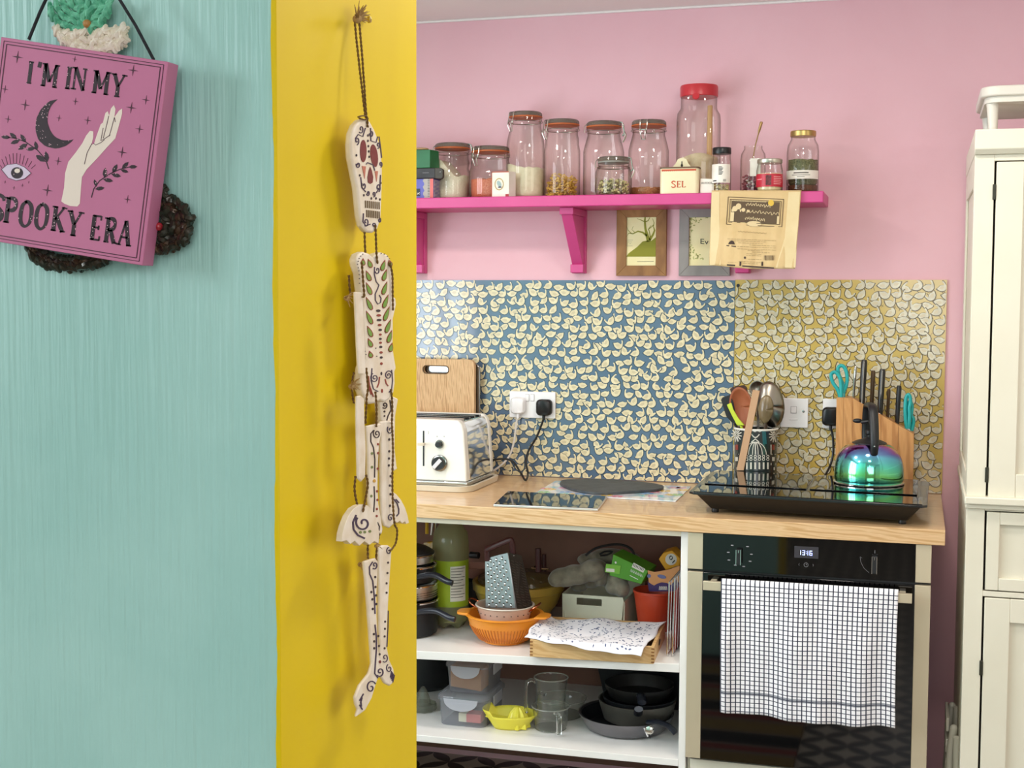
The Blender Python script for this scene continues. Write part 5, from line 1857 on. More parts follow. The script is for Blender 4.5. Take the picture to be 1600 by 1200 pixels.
# tea towel over the oven handle
TOW = pm('checked_towel', 'EDEAF0', .95, sheen=.3)
_b = TOW.node_tree.nodes['Principled BSDF']
_tc = N(TOW, 'ShaderNodeTexCoord')
_sp = N(TOW, 'ShaderNodeSeparateXYZ')
L(TOW, _tc.outputs['UV'], _sp.inputs[0])


def fline(mat, out, scale, width, off=0.0):
    a = N(mat, 'ShaderNodeMath', _operation='MULTIPLY_ADD')
    L(mat, out, a.inputs[0])
    a.inputs[1].default_value = scale
    a.inputs[2].default_value = off
    f = N(mat, 'ShaderNodeMath', _operation='FRACT')
    L(mat, a.outputs[0], f.inputs[0])
    l = N(mat, 'ShaderNodeMath', _operation='LESS_THAN')
    L(mat, f.outputs[0], l.inputs[0])
    l.inputs[1].default_value = width
    return l, f


_lx, _fx = fline(TOW, _sp.outputs['X'], 36, .24)
_ly, _fy = fline(TOW, _sp.outputs['Y'], 29, .17)
_mxx = N(TOW, 'ShaderNodeMath', _operation='MAXIMUM')
L(TOW, _lx.outputs[0], _mxx.inputs[0])
L(TOW, _ly.outputs[0], _mxx.inputs[1])
_g1 = N(TOW, 'ShaderNodeMath', _operation='COMPARE')
L(TOW, _sp.outputs['Y'], _g1.inputs[0])
_g1.inputs[1].default_value = .862
_g1.inputs[2].default_value = .0135
_c1 = N(TOW, 'ShaderNodeMix', _data_type='RGBA')
L(TOW, _g1.outputs[0], _c1.inputs['Factor'])
_c1.inputs[6].default_value = hexc('F1EEF2')
_c1.inputs[7].default_value = hexc('9A9AA2')
_c2 = N(TOW, 'ShaderNodeMix', _data_type='RGBA')
L(TOW, _mxx.outputs[0], _c2.inputs['Factor'])
L(TOW, _c1.outputs[2], _c2.inputs[6])
_c2.inputs[7].default_value = hexc('262A40')
L(TOW, _c2.outputs[2], _b.inputs['Base Color'])
_n = N(TOW, 'ShaderNodeTexNoise', Scale=420, Detail=2)
L(TOW, _tc.outputs['Object'], _n.inputs['Vector'])
_s = N(TOW, 'ShaderNodeMath', _operation='MULTIPLY_ADD')
L(TOW, _mxx.outputs[0], _s.inputs[0])
_s.inputs[1].default_value = -1.2
L(TOW, _n.outputs['Fac'], _s.inputs[2])
_bp = N(TOW, 'ShaderNodeBump', Strength=.5, Distance=.0015)
L(TOW, _s.outputs[0], _bp.inputs['Height'])
L(TOW, _bp.outputs[0], _b.inputs['Normal'])
tx0, tx1 = at(1125, 1000, OF - .05).x, at(1402, 1000, OF - .05).x
tzb = at(1130, 1112, OF - .05).z
NU, NV = 90, 60
yb_ = OF - .0465
vs, uv = [], []
for j in range(NV + 9):
    for i in range(NU + 1):
        a = i / NU
        if j <= 8:      # back flap and turn over the bar
            th = pi * j / 8
            yy = OF - .040 + .0078 * cos(th)
            zz = hz1 + .0005 + .0075 * sin(th)
            c_ = -.03 + .03 * j / 8
            base_fold = 0
        else:
            c_ = (j - 8) / NV
            yy = OF - .0478
            zz = hz1 + (tzb - hz1) * c_
            base_fold = 1
        k = min(1, c_ * 2.2) if c_ > 0 else 0
        fold = -.011 * k * (.5 + .5 * sin(a * 17 + 1.2)) - .006 * k * (.5 + .5 * sin(a * 31 + c_ * 2.0)) - .024 * k * c_ * math.exp(-((a - .50 - .05 * c_) / .09) ** 2) - .006 * k * math.exp(-((a - .03) / .04) ** 2)
        x = tx0 + (tx1 - tx0) * (a + (.012 * c_ * c_ * (1 - a)) - (.010 * sin(c_ * 3.1) * (a - .5)))
        zz += base_fold * (-.005 * sin(a * 3.1) * c_ - .003 * sin(a * 19) * c_ * c_ * .6 + .004 * (1 - a) * c_)
        vs.append((x, yy + fold * base_fold, zz))
        uv.append((a, c_ + .0205))
m = MB()
m.add(vs, [(j * (NU + 1) + i, j * (NU + 1) + i + 1, (j + 1) * (NU + 1) + i + 1, (j + 1) * (NU + 1) + i) for j in range(NV + 8) for i in range(NU)])
o = m.build('tea_towel', TOW, smooth=180, solid=.0022)
ul = o.data.uv_layers.new(name='UVMap')
for lp in o.data.loops:
    ul.data[lp.index].uv = uv[lp.vertex_index]
tag(o, 'white tea towel with navy check and a grey band hanging on the oven handle', 'towel')

# ------------------------------------------------------------------ tall cream cupboard at the right
CF = -.64
t = thing('tall_cupboard', 'tall cream panelled cupboard with cornice at the right edge', 'cupboard', (.9, -.32, 0))
X1 = 1.30
uz0, uz1 = at(1540, 783, CF).z, at(1530, 242, CF).z
ux = at(1521.5, 480, CF).x
lx = at(1507.5, 900, CF).x
MB().box(ux, ux + .018, CF + .02, -.012, uz0, uz1).build('side_panel', CREAM, t, bevel=.001)
# framed side: stiles and rails proud of the panel
for b_ in ((CF + .02, CF + .075, uz0, uz1), (-.075, -.012, uz0, uz1), (CF + .076, -.076, uz1 - .07, uz1), (CF + .076, -.076, uz0, uz0 + .06)):
    MB().box(ux - .006, ux - .0002, *b_).build('side_rail', CREAM, t, bevel=.0015)
MB().box(lx, lx + .018, CF + .02, -.012, 0, uz0 - .03).build('side_panel', CREAM, t, bevel=.001)
MB().box(X1 - .018, X1, CF + .02, -.012, 0, uz1).build('side_panel', CREAM, t)
MB().box(ux + .02, X1 - .02, -.02, -.012, 0, uz1).build('back_panel', CREAM, t)
MB().box(ux + .02, X1 - .02, CF + .03, -.022, uz1 - .02, uz1).build('top_panel', CREAM, t)
cz1 = at(1540, 202, CF - .02).z
cx = at(1524, 202, CF - .02).x
m = MB()
m.slab([(0, CF - .010, uz1 + .0002), (0, CF - .022, uz1 + .012), (0, CF - .022, cz1), (0, -.012, cz1), (0, -.012, uz1 + .0002)], (1, 0, 0))
m.v = [Vector((cx + (X1 + .02 - cx) * p.x, p.y, p.z)) for p in m.v]
m.build('cornice', CREAM, t, bevel=.002)
mz0 = at(1540, 789, CF - .02).z
mzt = at(1560, 778, CF - .02).z
MB().box(at(1507, 785, CF - .02).x, X1 + .01, CF - .022, -.012, mz0, mzt).build('mid_moulding', CREAM, t, bevel=.003)
MB().box(at(1508, 800, CF - .008).x, X1 + .004, CF - .010, -.012, mz0 - .012, mz0 - .0003).build('lower_moulding', CREAM, t, bevel=.003)
# face frame
sx = at(1547.5, 500, CF).x
lsx = at(1536, 900, CF).x
MB().box(ux - .006, sx, CF, CF + .0198, uz0, uz1).build('stile', CREAM, t, bevel=.001)
dz1 = at(1560, 251, CF).z
MB().box(sx + .0002, X1, CF, CF + .0198, dz1, uz1).build('rail', CREAM, t, bevel=.001)
mid_z = mz0 - .013
MB().box(lx, lsx, CF, CF + .0198, 0, mid_z).build('stile', CREAM, t, bevel=.001)
dr1, dr0 = at(1545, 800, CF).z, at(1545, 922, CF).z
MB().box(lsx + .0002, X1, CF, CF + .0198, dr1 + .003, mid_z).build('rail', CREAM, t, bevel=.001)
ld1 = at(1545, 934, CF).z
MB().box(lsx + .0002, X1, CF, CF + .0198, ld1 + .003, dr0 - .003).build('rail', CREAM, t, bevel=.001)
DARKG = pm('door_gap_shade', '1E1A16', .9)
MB().box(sx + .001, X1 - .02, CF + .021, CF + .024, .02, uz1 - .01).build('gap_shade_sheet', DARKG, t)  # dark sheet added to stand in for the shade inside the door gaps


def door(name, x0, x1, z0, z1, w_, hinges, knobz=None):
    d = MB().box(x0 + w_ - .004, x1 - w_ + .004, CF + .010, CF + .016, z0 + w_ - .004, z1 - w_ + .004).build(name, CREAM, t)
    for b_ in ((x0, x0 + w_, z0, z1), (x1 - w_, x1, z0, z1), (x0 + w_ + .0001, x1 - w_ - .0001, z1 - w_, z1), (x0 + w_ + .0001, x1 - w_ - .0001, z0, z0 + w_)):
        MB().box(b_[0], b_[1], CF - .001, CF + .019, b_[2], b_[3]).build('door_rail', CREAM, d, bevel=.0018)
    for hz in hinges:
        MB().box(x0 - .008, x0 - .0005, CF - .003, CF + .006, hz - .018, hz + .018).build('hinge', pm('dark_hinge', '3A3A30', .4, .6), d, bevel=.001)
    if knobz is not None:
        MB().lathe([(.006, 0), (.006, .012), (.014, .018), (.013, .026), (0, .028)], ((x0 + x1) / 2 if name == 'drawer' else x1 - .03, CF - .001, knobz), 20, ax=(0, -1, 0)).build('knob', CHROME, d)


gx = at(1551, 500, CF).x
wst = at(1594, 500, CF).x - gx
door('door', gx, X1 - .03, uz0 + .006, dz1 - .003, wst, (at(1553, 300, CF).z, at(1546, 742, CF).z), (uz0 + dz1) / 2)
gl = at(1539.5, 900, CF).x
wl = at(1575, 1000, CF).x - at(1535, 1000, CF).x
door('drawer', gl, X1 - .03, dr0, dr1, .030, (), (dr0 + dr1) / 2)
door('door', gl, X1 - .03, .09, ld1, wl, (at(1540, 1044, CF).z, .2), .5)

# plastic stool on the cupboard
t = thing('step_stool', 'pale grey plastic stool standing on top of the tall cupboard', 'stool', (.85, -.4, cz1))
PLST = noisy('pale_plastic', 'DCD6CC', 'D6D0C6', rough=.4, scale=5)
s0, s1 = at(1533, 150, -.60), at(1533, 134, -.60)
q = at(1545, 150, -.60)
MB().slab([(a, c_, s0.z) for a, c_ in rrect(s0.x, s0.x + .36, -.60, -.24, .045, 7)], (0, 0, s1.z - s0.z)).build('seat', PLST, t, bevel=.004, seg=3)
MB().slab([(a, c_, s0.z - .014) for a, c_ in rrect(s0.x + .010, s0.x + .35, -.59, -.25, .04, 7)], (0, 0, .0138)).build('under_rim', PLST, t)
for a, c_ in ((s0.x + .028, -.560), (s0.x + .33, -.560), (s0.x + .03, -.28), (s0.x + .33, -.28)):
    MB().tube([(a, c_, s0.z - .014), (a + .003, c_, cz1 + .0008)], [.014, .010], 14).build('leg', PLST, t)

# folded white chair between oven and cupboard
t = thing('folding_chair', 'folded white slatted chair wedged between oven and cupboard', 'chair', (.43, -.45, 0))
WCH = noisy('white_chair_paint', 'DAD8CC', 'D2D0C2', rough=.45, scale=6)
x_ = at(1487, 1110, -.40).x
for yy, xt, zt_, xl_, w_ in ((-.30, at(1487, 1100, -.30).x, at(1487, 1097, -.30).z, at(1472, 1198, -.30).x, .0095), (-.47, at(1489, 1140, -.47).x, at(1489, 1132, -.47).z, at(1476, 1200, -.47).x, .010)):
    pth = [(xt + .002, yy, zt_ - w_), (xt - .004, yy, zt_ - .06), (xl_ + .006, yy, .10), (xl_ + .006, yy, .003)]
    MB().tube(pth, [(w_, .013)] * 4, 14, flat=(1, 0, 0)).ell(pth[0], (w_, .013, w_), 12, 8).build('leg', WCH, t, smooth=60)
MB().tube([(at(1499, 1105, -.36).x - .008, -.36, at(1499, 1105, -.36).z), (at(1501, 1190, -.36).x - .008, -.36, .02)], [(.008, .013)] * 2, 12, flat=(1, 0, 0)).build('leg', WCH, t)
MB().tube([(at(1498, 1152, -.5).x - .004, -.50, at(1498, 1152, -.5).z), (at(1500, 1190, -.5).x - .004, -.50, .02)], [(.010, .012)] * 2, 12, flat=(1, 0, 0)).build('leg', WCH, t)
for k in range(5):
    z = .14 + k * .055
    MB().box(at(1478, 1190, -.38).x - .004, at(1478, 1190, -.38).x + .004, -.46, -.31, z, z + .035).build('slat', WCH, t, bevel=.002)

# ------------------------------------------------------------------ things on the upper open shelf
PANM = noisy('dark_pan_enamel', '26272A', '1D1E21', rough=.35, scale=6, metal=.3)
HAND = noisy('bakelite_handle', '1E2430', '181C26', rough=.3, scale=10)
def saucepan(label, cy, zb, r, h, hv, hend, rimm=CHROME, name='saucepan', lid=False, xe=None, vhl=None, mat=None):
    """only its right part shows past the yellow reveal; xe = its right edge"""
    cx_ = xe - r
    t = thing(name, label, 'pan', (cx_, cy, zb))
    MB().lathe([(r * .88, 0), (r * .97, .006), (r, .02), (r, h), (r * .97, h), (r * .96, .02), (0, .012)], (cx_, cy, zb), 44).build('body', mat or PANM, t)
    MB().tube([(cx_ + r * cos(a), cy + r * sin(a), zb + h) for a in [2 * pi * k / 44 for k in range(44)]], .0035, 8, closed=True).build('rim', rimm, t)
    if hend:
        a0 = Vector((cx_ + r * .55, cy - r * .80, zb + h - .026))
        e = hend
        pth = smooth_path([a0, a0 + Vector((.03, -.012, .012)), a0.lerp(e, .55) + Vector((0, 0, .016)), e + Vector((-.02, .004, .004)), e], 5)
        MB().tube(pth, [(.0085, .0065 + .004 * sin(pi * i / (len(pth) - 1))) for i in range(len(pth))], 12, flat=(0, 0, 1)).build('handle', HAND, t, smooth=60)
    return t, cx_


pz = zs1(-1.0) + .0008
py = -.43
xe = at(682, 975, py).x
r1 = .088
h1 = at(660, 948, py - r1).z - pz
saucepan('black saucepan at the bottom of the left-hand stack, handle pointing right', py, pz, r1, h1, 0, at(711, 968, py - .11), xe=xe)
z2 = pz + h1 + .0035
h2 = at(660, 922, py - r1).z - z2
t, cx_ = saucepan('shallow perforated steel steamer insert in the stack, level with the lime label', py, z2, r1 * .97, h2, 0, None, name='steamer', xe=xe - .002, mat=STEEL)
m = MB()
for k in range(44):
    for j in range(4):
        a = radians(-100 + k * 2.6)
        m.ell((cx_ + r1 * .972 * cos(a), py + r1 * .972 * sin(a), z2 + .007 + j * .0062), (.0013, .0013, .0013), 5, 3)
stuff(m.build('perforations', BLACK, t))
z3 = z2 + h2 + .0035
h3 = at(660, 893, py - r1).z - z3
saucepan('black saucepan standing in the steamer, handle pointing right', py, z3, r1 * .90, h3, 0, at(707, 911, py - .11), xe=xe - .006)
z4 = z3 + h3 + .0035
h4 = at(660, 876, py - r1).z - z4
saucepan('small steel pan on top of the left-hand stack', py, z4, r1 * .74, h4, 0, None, xe=xe - .012, name='small_pan', mat=STEEL)
t = thing('pan_lid', 'dark lid with a glass centre topping the pan stack', 'lid', (xe - .08, py, z4 + h4))
MB().lathe([(r1 * .76, 0), (r1 * .76, .004), (r1 * .5, .018), (r1 * .15, .026), (0, .026)], (xe - .012 - r1 * .74, py, z4 + h4 + .004), 36).build('lid_body', SATIN, t)
MB().lathe([(.006, 0), (.006, .010), (.016, .016), (.016, .024), (0, .028)], (xe - .012 - r1 * .74, py, z4 + h4 + .030), 20).build('knob', HAND, t)
t = thing('whisk', 'yellow and steel utensil hanging above the pan stack at the left', 'utensil', at(668, 832, -.3))
MB().tube([at(667, 815, -.30), at(667, 834, -.30)], .0052, 10).build('handle', pm('yellow_nylon', 'D8A81E', .4), t)
MB().tube([at(676, 815, -.30), at(674, 836, -.30)], .0035, 8).tube([at(681, 815, -.29), at(680, 834, -.29)], .0035, 8).build('steel_rod', CHROME, t)
t = thing('drinks_can', 'yellow and silver wrapped packet beside the pan stack behind the bottle', 'packet', at(672, 860, -.25))
MB().slab([at(u, v, -.25) for u, v in ((661, 848), (678, 846), (682, 864), (664, 870))], (0, .03, 0)).build('wrapper', noisy('yellow_silver_foil', 'D9A82A', 'CFC8B8', rough=.25, scale=60, metal=.4), t, bevel=.003)

# bottle
by_ = -.325
bx = at(704, 985, by_).x
br = (at(731, 950, by_).x - at(677.5, 950, by_).x) / 2
bz = zs1(bx) + .001
def bzv(v): return at(704, v, by_).z - bz
PET = thin_glass('greenish_bottle_plastic', 'DADBBE', '96986E', rough=.08, refl=.4, body=.45, bodycol='C6C59A')
t = thing('plastic_bottle', 'large cloudy plastic bottle with a lime green label beside the pans', 'bottle', (bx, by_, bz))
zs_ = [(br * .72, 0.0), (br * .9, .012), (br, .032), (br, bzv(946)), (br * .985, bzv(944)), (br * .985, bzv(872)), (br, bzv(869)), (br, bzv(848)), (br * .93, bzv(832)), (br * .6, bzv(818)), (br * .28, bzv(806)), (br * .27, bzv(800))]
MB().shell(zs_, (bx, by_, bz), 36, fx=lambda a, z_, th: (a * (1 - (.09 * (1 - z_ / .03) * (.5 + .5 * cos(5 * th))) if z_ < .03 else a / a), z_ + (.012 * (.5 + .5 * cos(5 * th)) * (1 - z_ / .03) if z_ < .03 else 0)) if a > 0 else (0, z_)).build('bottle_body', PET, t)
LIME = noisy('lime_label', 'A8BE2C', '9CB426', rough=.4, scale=6)
m = MB()
wrap(m, bx, by_, br, -190, 10, bz + bzv(943), bz + bzv(872), 20, 1.004)
m.build('lime_label', LIME, t)
m = MB()
wrap(m, bx, by_, br, -72, -18, bz + bzv(934), bz + bzv(880), 8, 1.012)
m.build('back_label', PAPERL, t)
m = MB()
for k in range(11):
    wrap(m, bx, by_, br, -70, -22 - (k % 3) * 7, bz + bzv(884 + k * 4.4), bz + bzv(883 + k * 4.4), 6, 1.02)
m.build('print', pm('grey_print', '6A625A', .6), t)
MB().lathe([(br * .93, .02), (br * .95, .04), (br * .95, bzv(955)), (0, bzv(955))], (bx, by_, bz), 24).build('liquid', pm('cloudy_liquid', '9C9A68', .2), t)

# orange colander
cyo = -.47
czb = zs1(-.73) + .001
cxo = at(788, 1000, cyo).x
ORG = noisy('orange_plastic', 'F0992E', 'EC9026', rough=.32, scale=6)
ro = (at(847, 965, cyo).x - at(731, 965, cyo).x) / 2
ho = at(788, 957, cyo).z - czb
t = thing('orange_colander', 'bright orange plastic colander with side handles and ribbed slots', 'colander', (cxo, cyo, czb))
MB().lathe([(ro * .52, 0), (ro * .52, .005), (ro * .60, .008), (ro * .78, ho * .35), (ro * .91, ho * .68), (ro * .96, ho * .92), (ro * 1.02, ho * .96), (ro * 1.02, ho), (ro * .93, ho), (ro * .88, ho * .68), (ro * .74, ho * .36), (ro * .5, .012), (0, .010)], (cxo, cyo, czb), 64).build('bowl', ORG, t)
m = MB()
for k in range(64):
    a = 2 * pi * k / 64
    pth = [(cxo + cos(a) * r_, cyo + sin(a) * r_, czb + z_) for r_, z_ in ((ro * .66, ho * .12), (ro * .792, ho * .35), (ro * .895, ho * .62))]
    m.tube(pth, .0015, 5)
stuff(m.build('rib', pm('deep_orange', 'C8701A', .4), t))
for s_ in (-1, 1):
    d = Vector((s_ * .98, s_ * .06 - .1, 0)).normalized()
    e = Vector((-d.y, d.x, 0))
    o_ = Vector((cxo, cyo, czb + ho * .94))
    m = MB()
    m.slab([o_ + d * a + e * c_ for a, c_ in ((ro * .9, -.038), (ro * 1.08, -.032), (ro * 1.20, -.024), (ro * 1.24, 0), (ro * 1.20, .024), (ro * 1.08, .032), (ro * .9, .038))], (0, 0, .007))
    m.build('side_handle', ORG, t, bevel=.003)
# enamel colander nested in it
cyi = -.455
cxi = at(789, 950, cyi).x
ri = (at(832, 945, cyi).x - at(745, 945, cyi).x) / 2
rz1 = at(789, 944, cyi).z
zi0 = czb + .016
hi_ = rz1 - zi0
PKE = noisy('blush_enamel', 'E3C6B4', 'DDBDA8', rough=.2, scale=8, coat=.3)
COPP = pm('copper', 'B4694A', .18, 1)
t = thing('enamel_colander', 'small blush enamel colander with copper handles nested in the orange one', 'colander', (cxi, cyi, zi0))
MB().lathe([(ri * .5, 0), (ri * .62, .006), (ri * .84, hi_ * .55), (ri * .96, hi_ * .92), (ri, hi_), (ri * .95, hi_), (ri * .8, hi_ * .56), (ri * .5, .008), (0, .007)], (cxi, cyi, zi0), 48).build('bowl', PKE, t)
MB().tube([(cxi + ri * cos(a), cyi + ri * sin(a), rz1) for a in [2 * pi * k / 44 for k in range(44)]], .0022, 6, closed=True).build('rim', pm('pale_rim', 'D9D0C2', .25), t)
m = MB()
for k in range(24):
    a = 2 * pi * k / 24
    m.ell((cxi + ri * .925 * cos(a), cyi + ri * .925 * sin(a), zi0 + hi_ * .78), (.0017, .0017, .0017), 6, 4)
m.build('drain_hole', pm('hole', '2A211C', .8), t) and None
stuff(bpy.data.objects[max(o.name for o in t.children if o.name.startswith('drain_hole'))])
for s_ in (-1, 1):
    a0 = Vector((cxi + s_ * ri * .95, cyi - .022, rz1 - .010))
    a1 = Vector((cxi + s_ * ri * .95, cyi + .022, rz1 - .010))
    out_ = Vector((s_ * .026, -.004, .020))
    MB().tube(smooth_path([a0, a0 + out_ * .7, (a0 + a1) / 2 + out_, a1 + out_ * .7, a1], 5), .0027, 8).build('copper_handle', COPP, t)
# grater standing in the colander
GR = pm('grater_steel', 'AEB4B8', .3, 1)
gy = -.455
t = thing('box_grater', 'four-sided steel grater with a dark plum handle standing in the colander', 'grater', at(790, 948, gy))
zb_ = rz1 - .022
bl, bm_, brr = at(758, 950, gy - .022), at(806, 951, gy - .030), at(833, 950, gy + .03)
tl, tm, tr = at(757, 872, gy - .012), at(793, 863, gy - .018), at(815, 868, gy + .02)
backs_b, backs_t = bl + (brr - bm_), tl + (tr - tm)
m = MB()
m.hexa([bl, bm_, brr, backs_b], [tl, tm, tr, backs_t])
m.build('grater_body', GR, t, bevel=.002)
m = MB()
fn = (bm_ - bl).cross(tl - bl).normalized()
if fn.y > 0:
    fn = -fn
random.seed(2)
for j in range(12):
    for i in range(4):
        a, c_ = (.14 + .24 * i + (.12 if j % 2 else 0)), .05 + .078 * j
        if a < .95:
            p = (bl * (1 - a) + bm_ * a) * (1 - c_) + (tl * (1 - a) + tm * a) * c_
            m.ell(p + fn * .001, (.0030, .0024, .0046), 8, 5)
stuff(m.build('grating_tooth', CHROME, t))
m = MB()
for j in range(12):
    for i in range(4):
        a, c_ = (.14 + .24 * i + (.12 if j % 2 else 0)), .05 + .078 * j
        if a < .95:
            p = (bl * (1 - a) + bm_ * a) * (1 - c_) + (tl * (1 - a) + tm * a) * c_
            m.ell(p + fn * .0005 + Vector((0, 0, .0048)), (.0026, .0014, .0020), 6, 4)
stuff(m.build('grater_hole', pm('hole', '2A211C', .8), t))
m = MB()
fs_ = (brr - bm_).cross(tm - bm_).normalized()
if fs_.x < 0:
    fs_ = -fs_
for j in range(17):
    c_ = .06 + .05 * j
    for i in range(3):
        a = .12 + .28 * i
        p0, p1 = [(bm_ * (1 - q) + brr * q) * (1 - c_) + (tm * (1 - q) + tr * q) * c_ for q in (a, a + .22)]
        m.tube([p0 + fs_ * .0008, p1 + fs_ * .0008 + Vector((0, 0, -.003))], .0014, 5)
stuff(m.build('slicing_slot', pm('slot_shadow', '6E655C', .35, .8), t))
MB().hexa([bm_ + (brr - bm_) * .06 + fs_ * .0004, bm_ + (brr - bm_) * .98 + fs_ * .0004, bm_ + (brr - bm_) * .98 + fs_ * .0010, bm_ + (brr - bm_) * .06 + fs_ * .0010],
          [tm + (tr - tm) * .06 + fs_ * .0004, tm + (tr - tm) * .98 + fs_ * .0004, tm + (tr - tm) * .98 + fs_ * .0010, tm + (tr - tm) * .06 + fs_ * .0010]).build('dark_side', pm('dark_grater_side', '4A443E', .4, .8), t)
PLUM = noisy('plum_handle', '4E2A2C', '42201F', rough=.3, scale=10)
mid = (tl + tr) / 2
pth = smooth_path([at(762, 876, gy - .012), at(761, 862, gy - .014), at(764, 857, gy - .016), at(794, 844, gy + .004), at(799, 846, gy + .008), at(801, 856, gy + .010), at(802, 872, gy + .012)], 5)
MB().tube(pth, .0088, 10).build('handle', PLUM, t)
m = MB()
for k in (0, 1):
    p = at(796.5 + 5 * k, 868, gy - .002)
    m.ell(p + fs_ * .003, (.0022, .0022, .0022), 8, 5)
m.build('rivet', CHROME, t) and stuff(bpy.data.objects[max(o.name for o in t.children if o.name.startswith('rivet'))])

# yellow mixing bowl behind, glass lid on it
yy_ = -.20
yx = at(810, 940, yy_).x
ry = (at(879, 910, yy_).x - at(742, 910, yy_).x) / 2
yz0 = zs1(yx) + .001
yz1 = at(822, 908, yy_).z
YB = noisy('mustard_bowl', 'BFA044', 'B4943A', rough=.3, scale=6)
t = thing('mixing_bowl', 'large mustard yellow mixing bowl at the back, behind the grater', 'bowl', (yx, yy_, yz0))
MB().lathe([(ry * .5, 0), (ry * .62, .006), (ry * .86, (yz1 - yz0) * .45), (ry * .97, (yz1 - yz0) * .78), (ry * 1.0, (yz1 - yz0) * .8), (ry * 1.01, yz1 - yz0), (ry * .95, yz1 - yz0), (ry * .9, (yz1 - yz0) * .6), (0, .02)], (yx, yy_, yz0), 48).build('bowl_body', YB, t)
t = thing('casserole_lid', 'glass lid with a dark plum upright handle lying on the mustard bowl', 'lid', (yx, yy_, yz1))
MB().shell([(ry * .9, .001), (ry * .88, .012), (ry * .6, .022), (ry * .2, .028), (0.0001, .028)], (yx, yy_, yz1), 40).build('glass', thin_glass('smoky_glass', 'D8D2C6', '8A8478', body=.15, bodycol='A09888'), t)
hx_ = at(845, 880, yy_).x
MB().tube([(hx_, yy_ - .02, at(845, 893, yy_ - .02).z), (hx_ - .003, yy_ - .02, at(843, 857, yy_ - .02).z)], [.010, .008], 12).tube([(hx_ + .010, yy_ + .0, at(850, 893, yy_).z), (hx_ + .010, yy_, at(850, 866, yy_).z)], [.007, .006], 10).build('handle', PLUM, t)
MB().tube([(hx_ + .026 * cos(a), yy_ - .01 + .012 * sin(a), at(846, 887, yy_).z) for a in [2 * pi * k / 24 for k in range(24)]], .0035, 6, closed=True).build('handle_ring', CHROME, t)
t = thing('dark_pan', 'black pan with a stubby side handle in the dark behind the bottle', 'pan', at(745, 900, -.12))
pc_ = at(741, 905, -.12)
MB().lathe([(.055, 0), (.065, .01), (.07, .10), (.068, .10), (.06, .01), (0, .006)], (pc_.x - .005, -.105, zs1(pc_.x) + .001), 32).build('body', SATIN, t)
MB().tube([at(735, 867, -.17), at(748, 868, -.175)], .010, 10).build('handle', SATIN, t)
t = thing('pink_bowl', 'dusky pink bowl rim showing between bottle and grater', 'bowl', at(742, 880, -.13))
MB().lathe([(.03, 0), (.045, .02), (.055, .035), (.052, .035), (.04, .018), (0, .006)], (at(744, 880, -.105).x, -.105, zs1(pc_.x) + .104), 28).build('bowl_body', noisy('dusky_pink', 'B98A7C', 'AE8072', rough=.4, scale=8), t)

# cream basket with grey fleece gloves
ky_ = -.30
k0, k1 = at(879, 928, ky_ - .0), at(975, 934, ky_)
kb = zs1(-.5) + .001
kt = at(930, 931, ky_).z
PBK = noisy('cream_basket_plastic', 'DDDAC4', 'D6D3BC', rough=.4, scale=6)
t = thing('storage_basket', 'cream plastic basket with a slot handle holding grey fleece gloves', 'basket', ((k0.x + k1.x) / 2, ky_ + .1, kb))
a_, b_ = k0.x, k1.x
fr_ = MB()
sl = (at(901, 940, ky_).x, at(940, 940, ky_).x, at(920, 946, ky_).z, at(920, 935, ky_).z)
ol = [(a_ + .008, kb), (b_ - .008, kb), (b_, kt), (a_, kt)]
fr_.slab([(a_ + .008, ky_, kb), (b_ - .008, ky_, kb), (b_ - .003, ky_, sl[2]), (a_ + .003, ky_, sl[2])], (0, .004, 0))
fr_.slab([(a_ + .003, ky_, sl[2]), (sl[0], ky_, sl[2]), (sl[0], ky_, sl[3]), (a_ + .001, ky_, sl[3])], (0, .004, 0))
fr_.slab([(sl[1], ky_, sl[2]), (b_ - .003, ky_, sl[2]), (b_ - .001, ky_, sl[3]), (sl[1], ky_, sl[3])], (0, .004, 0))
fr_.slab([(a_ + .001, ky_, sl[3]), (b_ - .001, ky_, sl[3]), (b_ - .004, ky_, kt), (a_ + .004, ky_, kt)], (0, .004, 0))
fr_.build('front_wall', PBK, t)
MB().hexa([(b_ - .004, ky_ + .004, kb), (b_, ky_ + .004, kb), (b_ + .012, -.06, kb), (b_ + .008, -.06, kb)], [(b_ - .002, ky_ + .004, kt - .012), (b_ + .002, ky_ + .004, kt - .012), (b_ + .014, -.06, kt), (b_ + .010, -.06, kt)]).build('side_wall', PBK, t)
MB().hexa([(a_, ky_ + .004, kb), (a_ + .004, ky_ + .004, kb), (a_ + .004, -.06, kb), (a_, -.06, kb)], [(a_ - .002, ky_ + .004, kt), (a_ + .002, ky_ + .004, kt), (a_ + .002, -.06, kt), (a_ - .002, -.06, kt)]).build('side_wall', PBK, t)
MB().box(a_, b_ + .008, -.06, -.056, kb, kt).box(a_ + .004, b_ - .006, ky_ + .004, -.06, kb, kb + .003).build('back_wall', PBK, t)
FLE = noisy('grey_fleece', '8F8674', '6E6656', rough=.95, scale=35, bump=.8, sheen=.4)
random.seed(31)


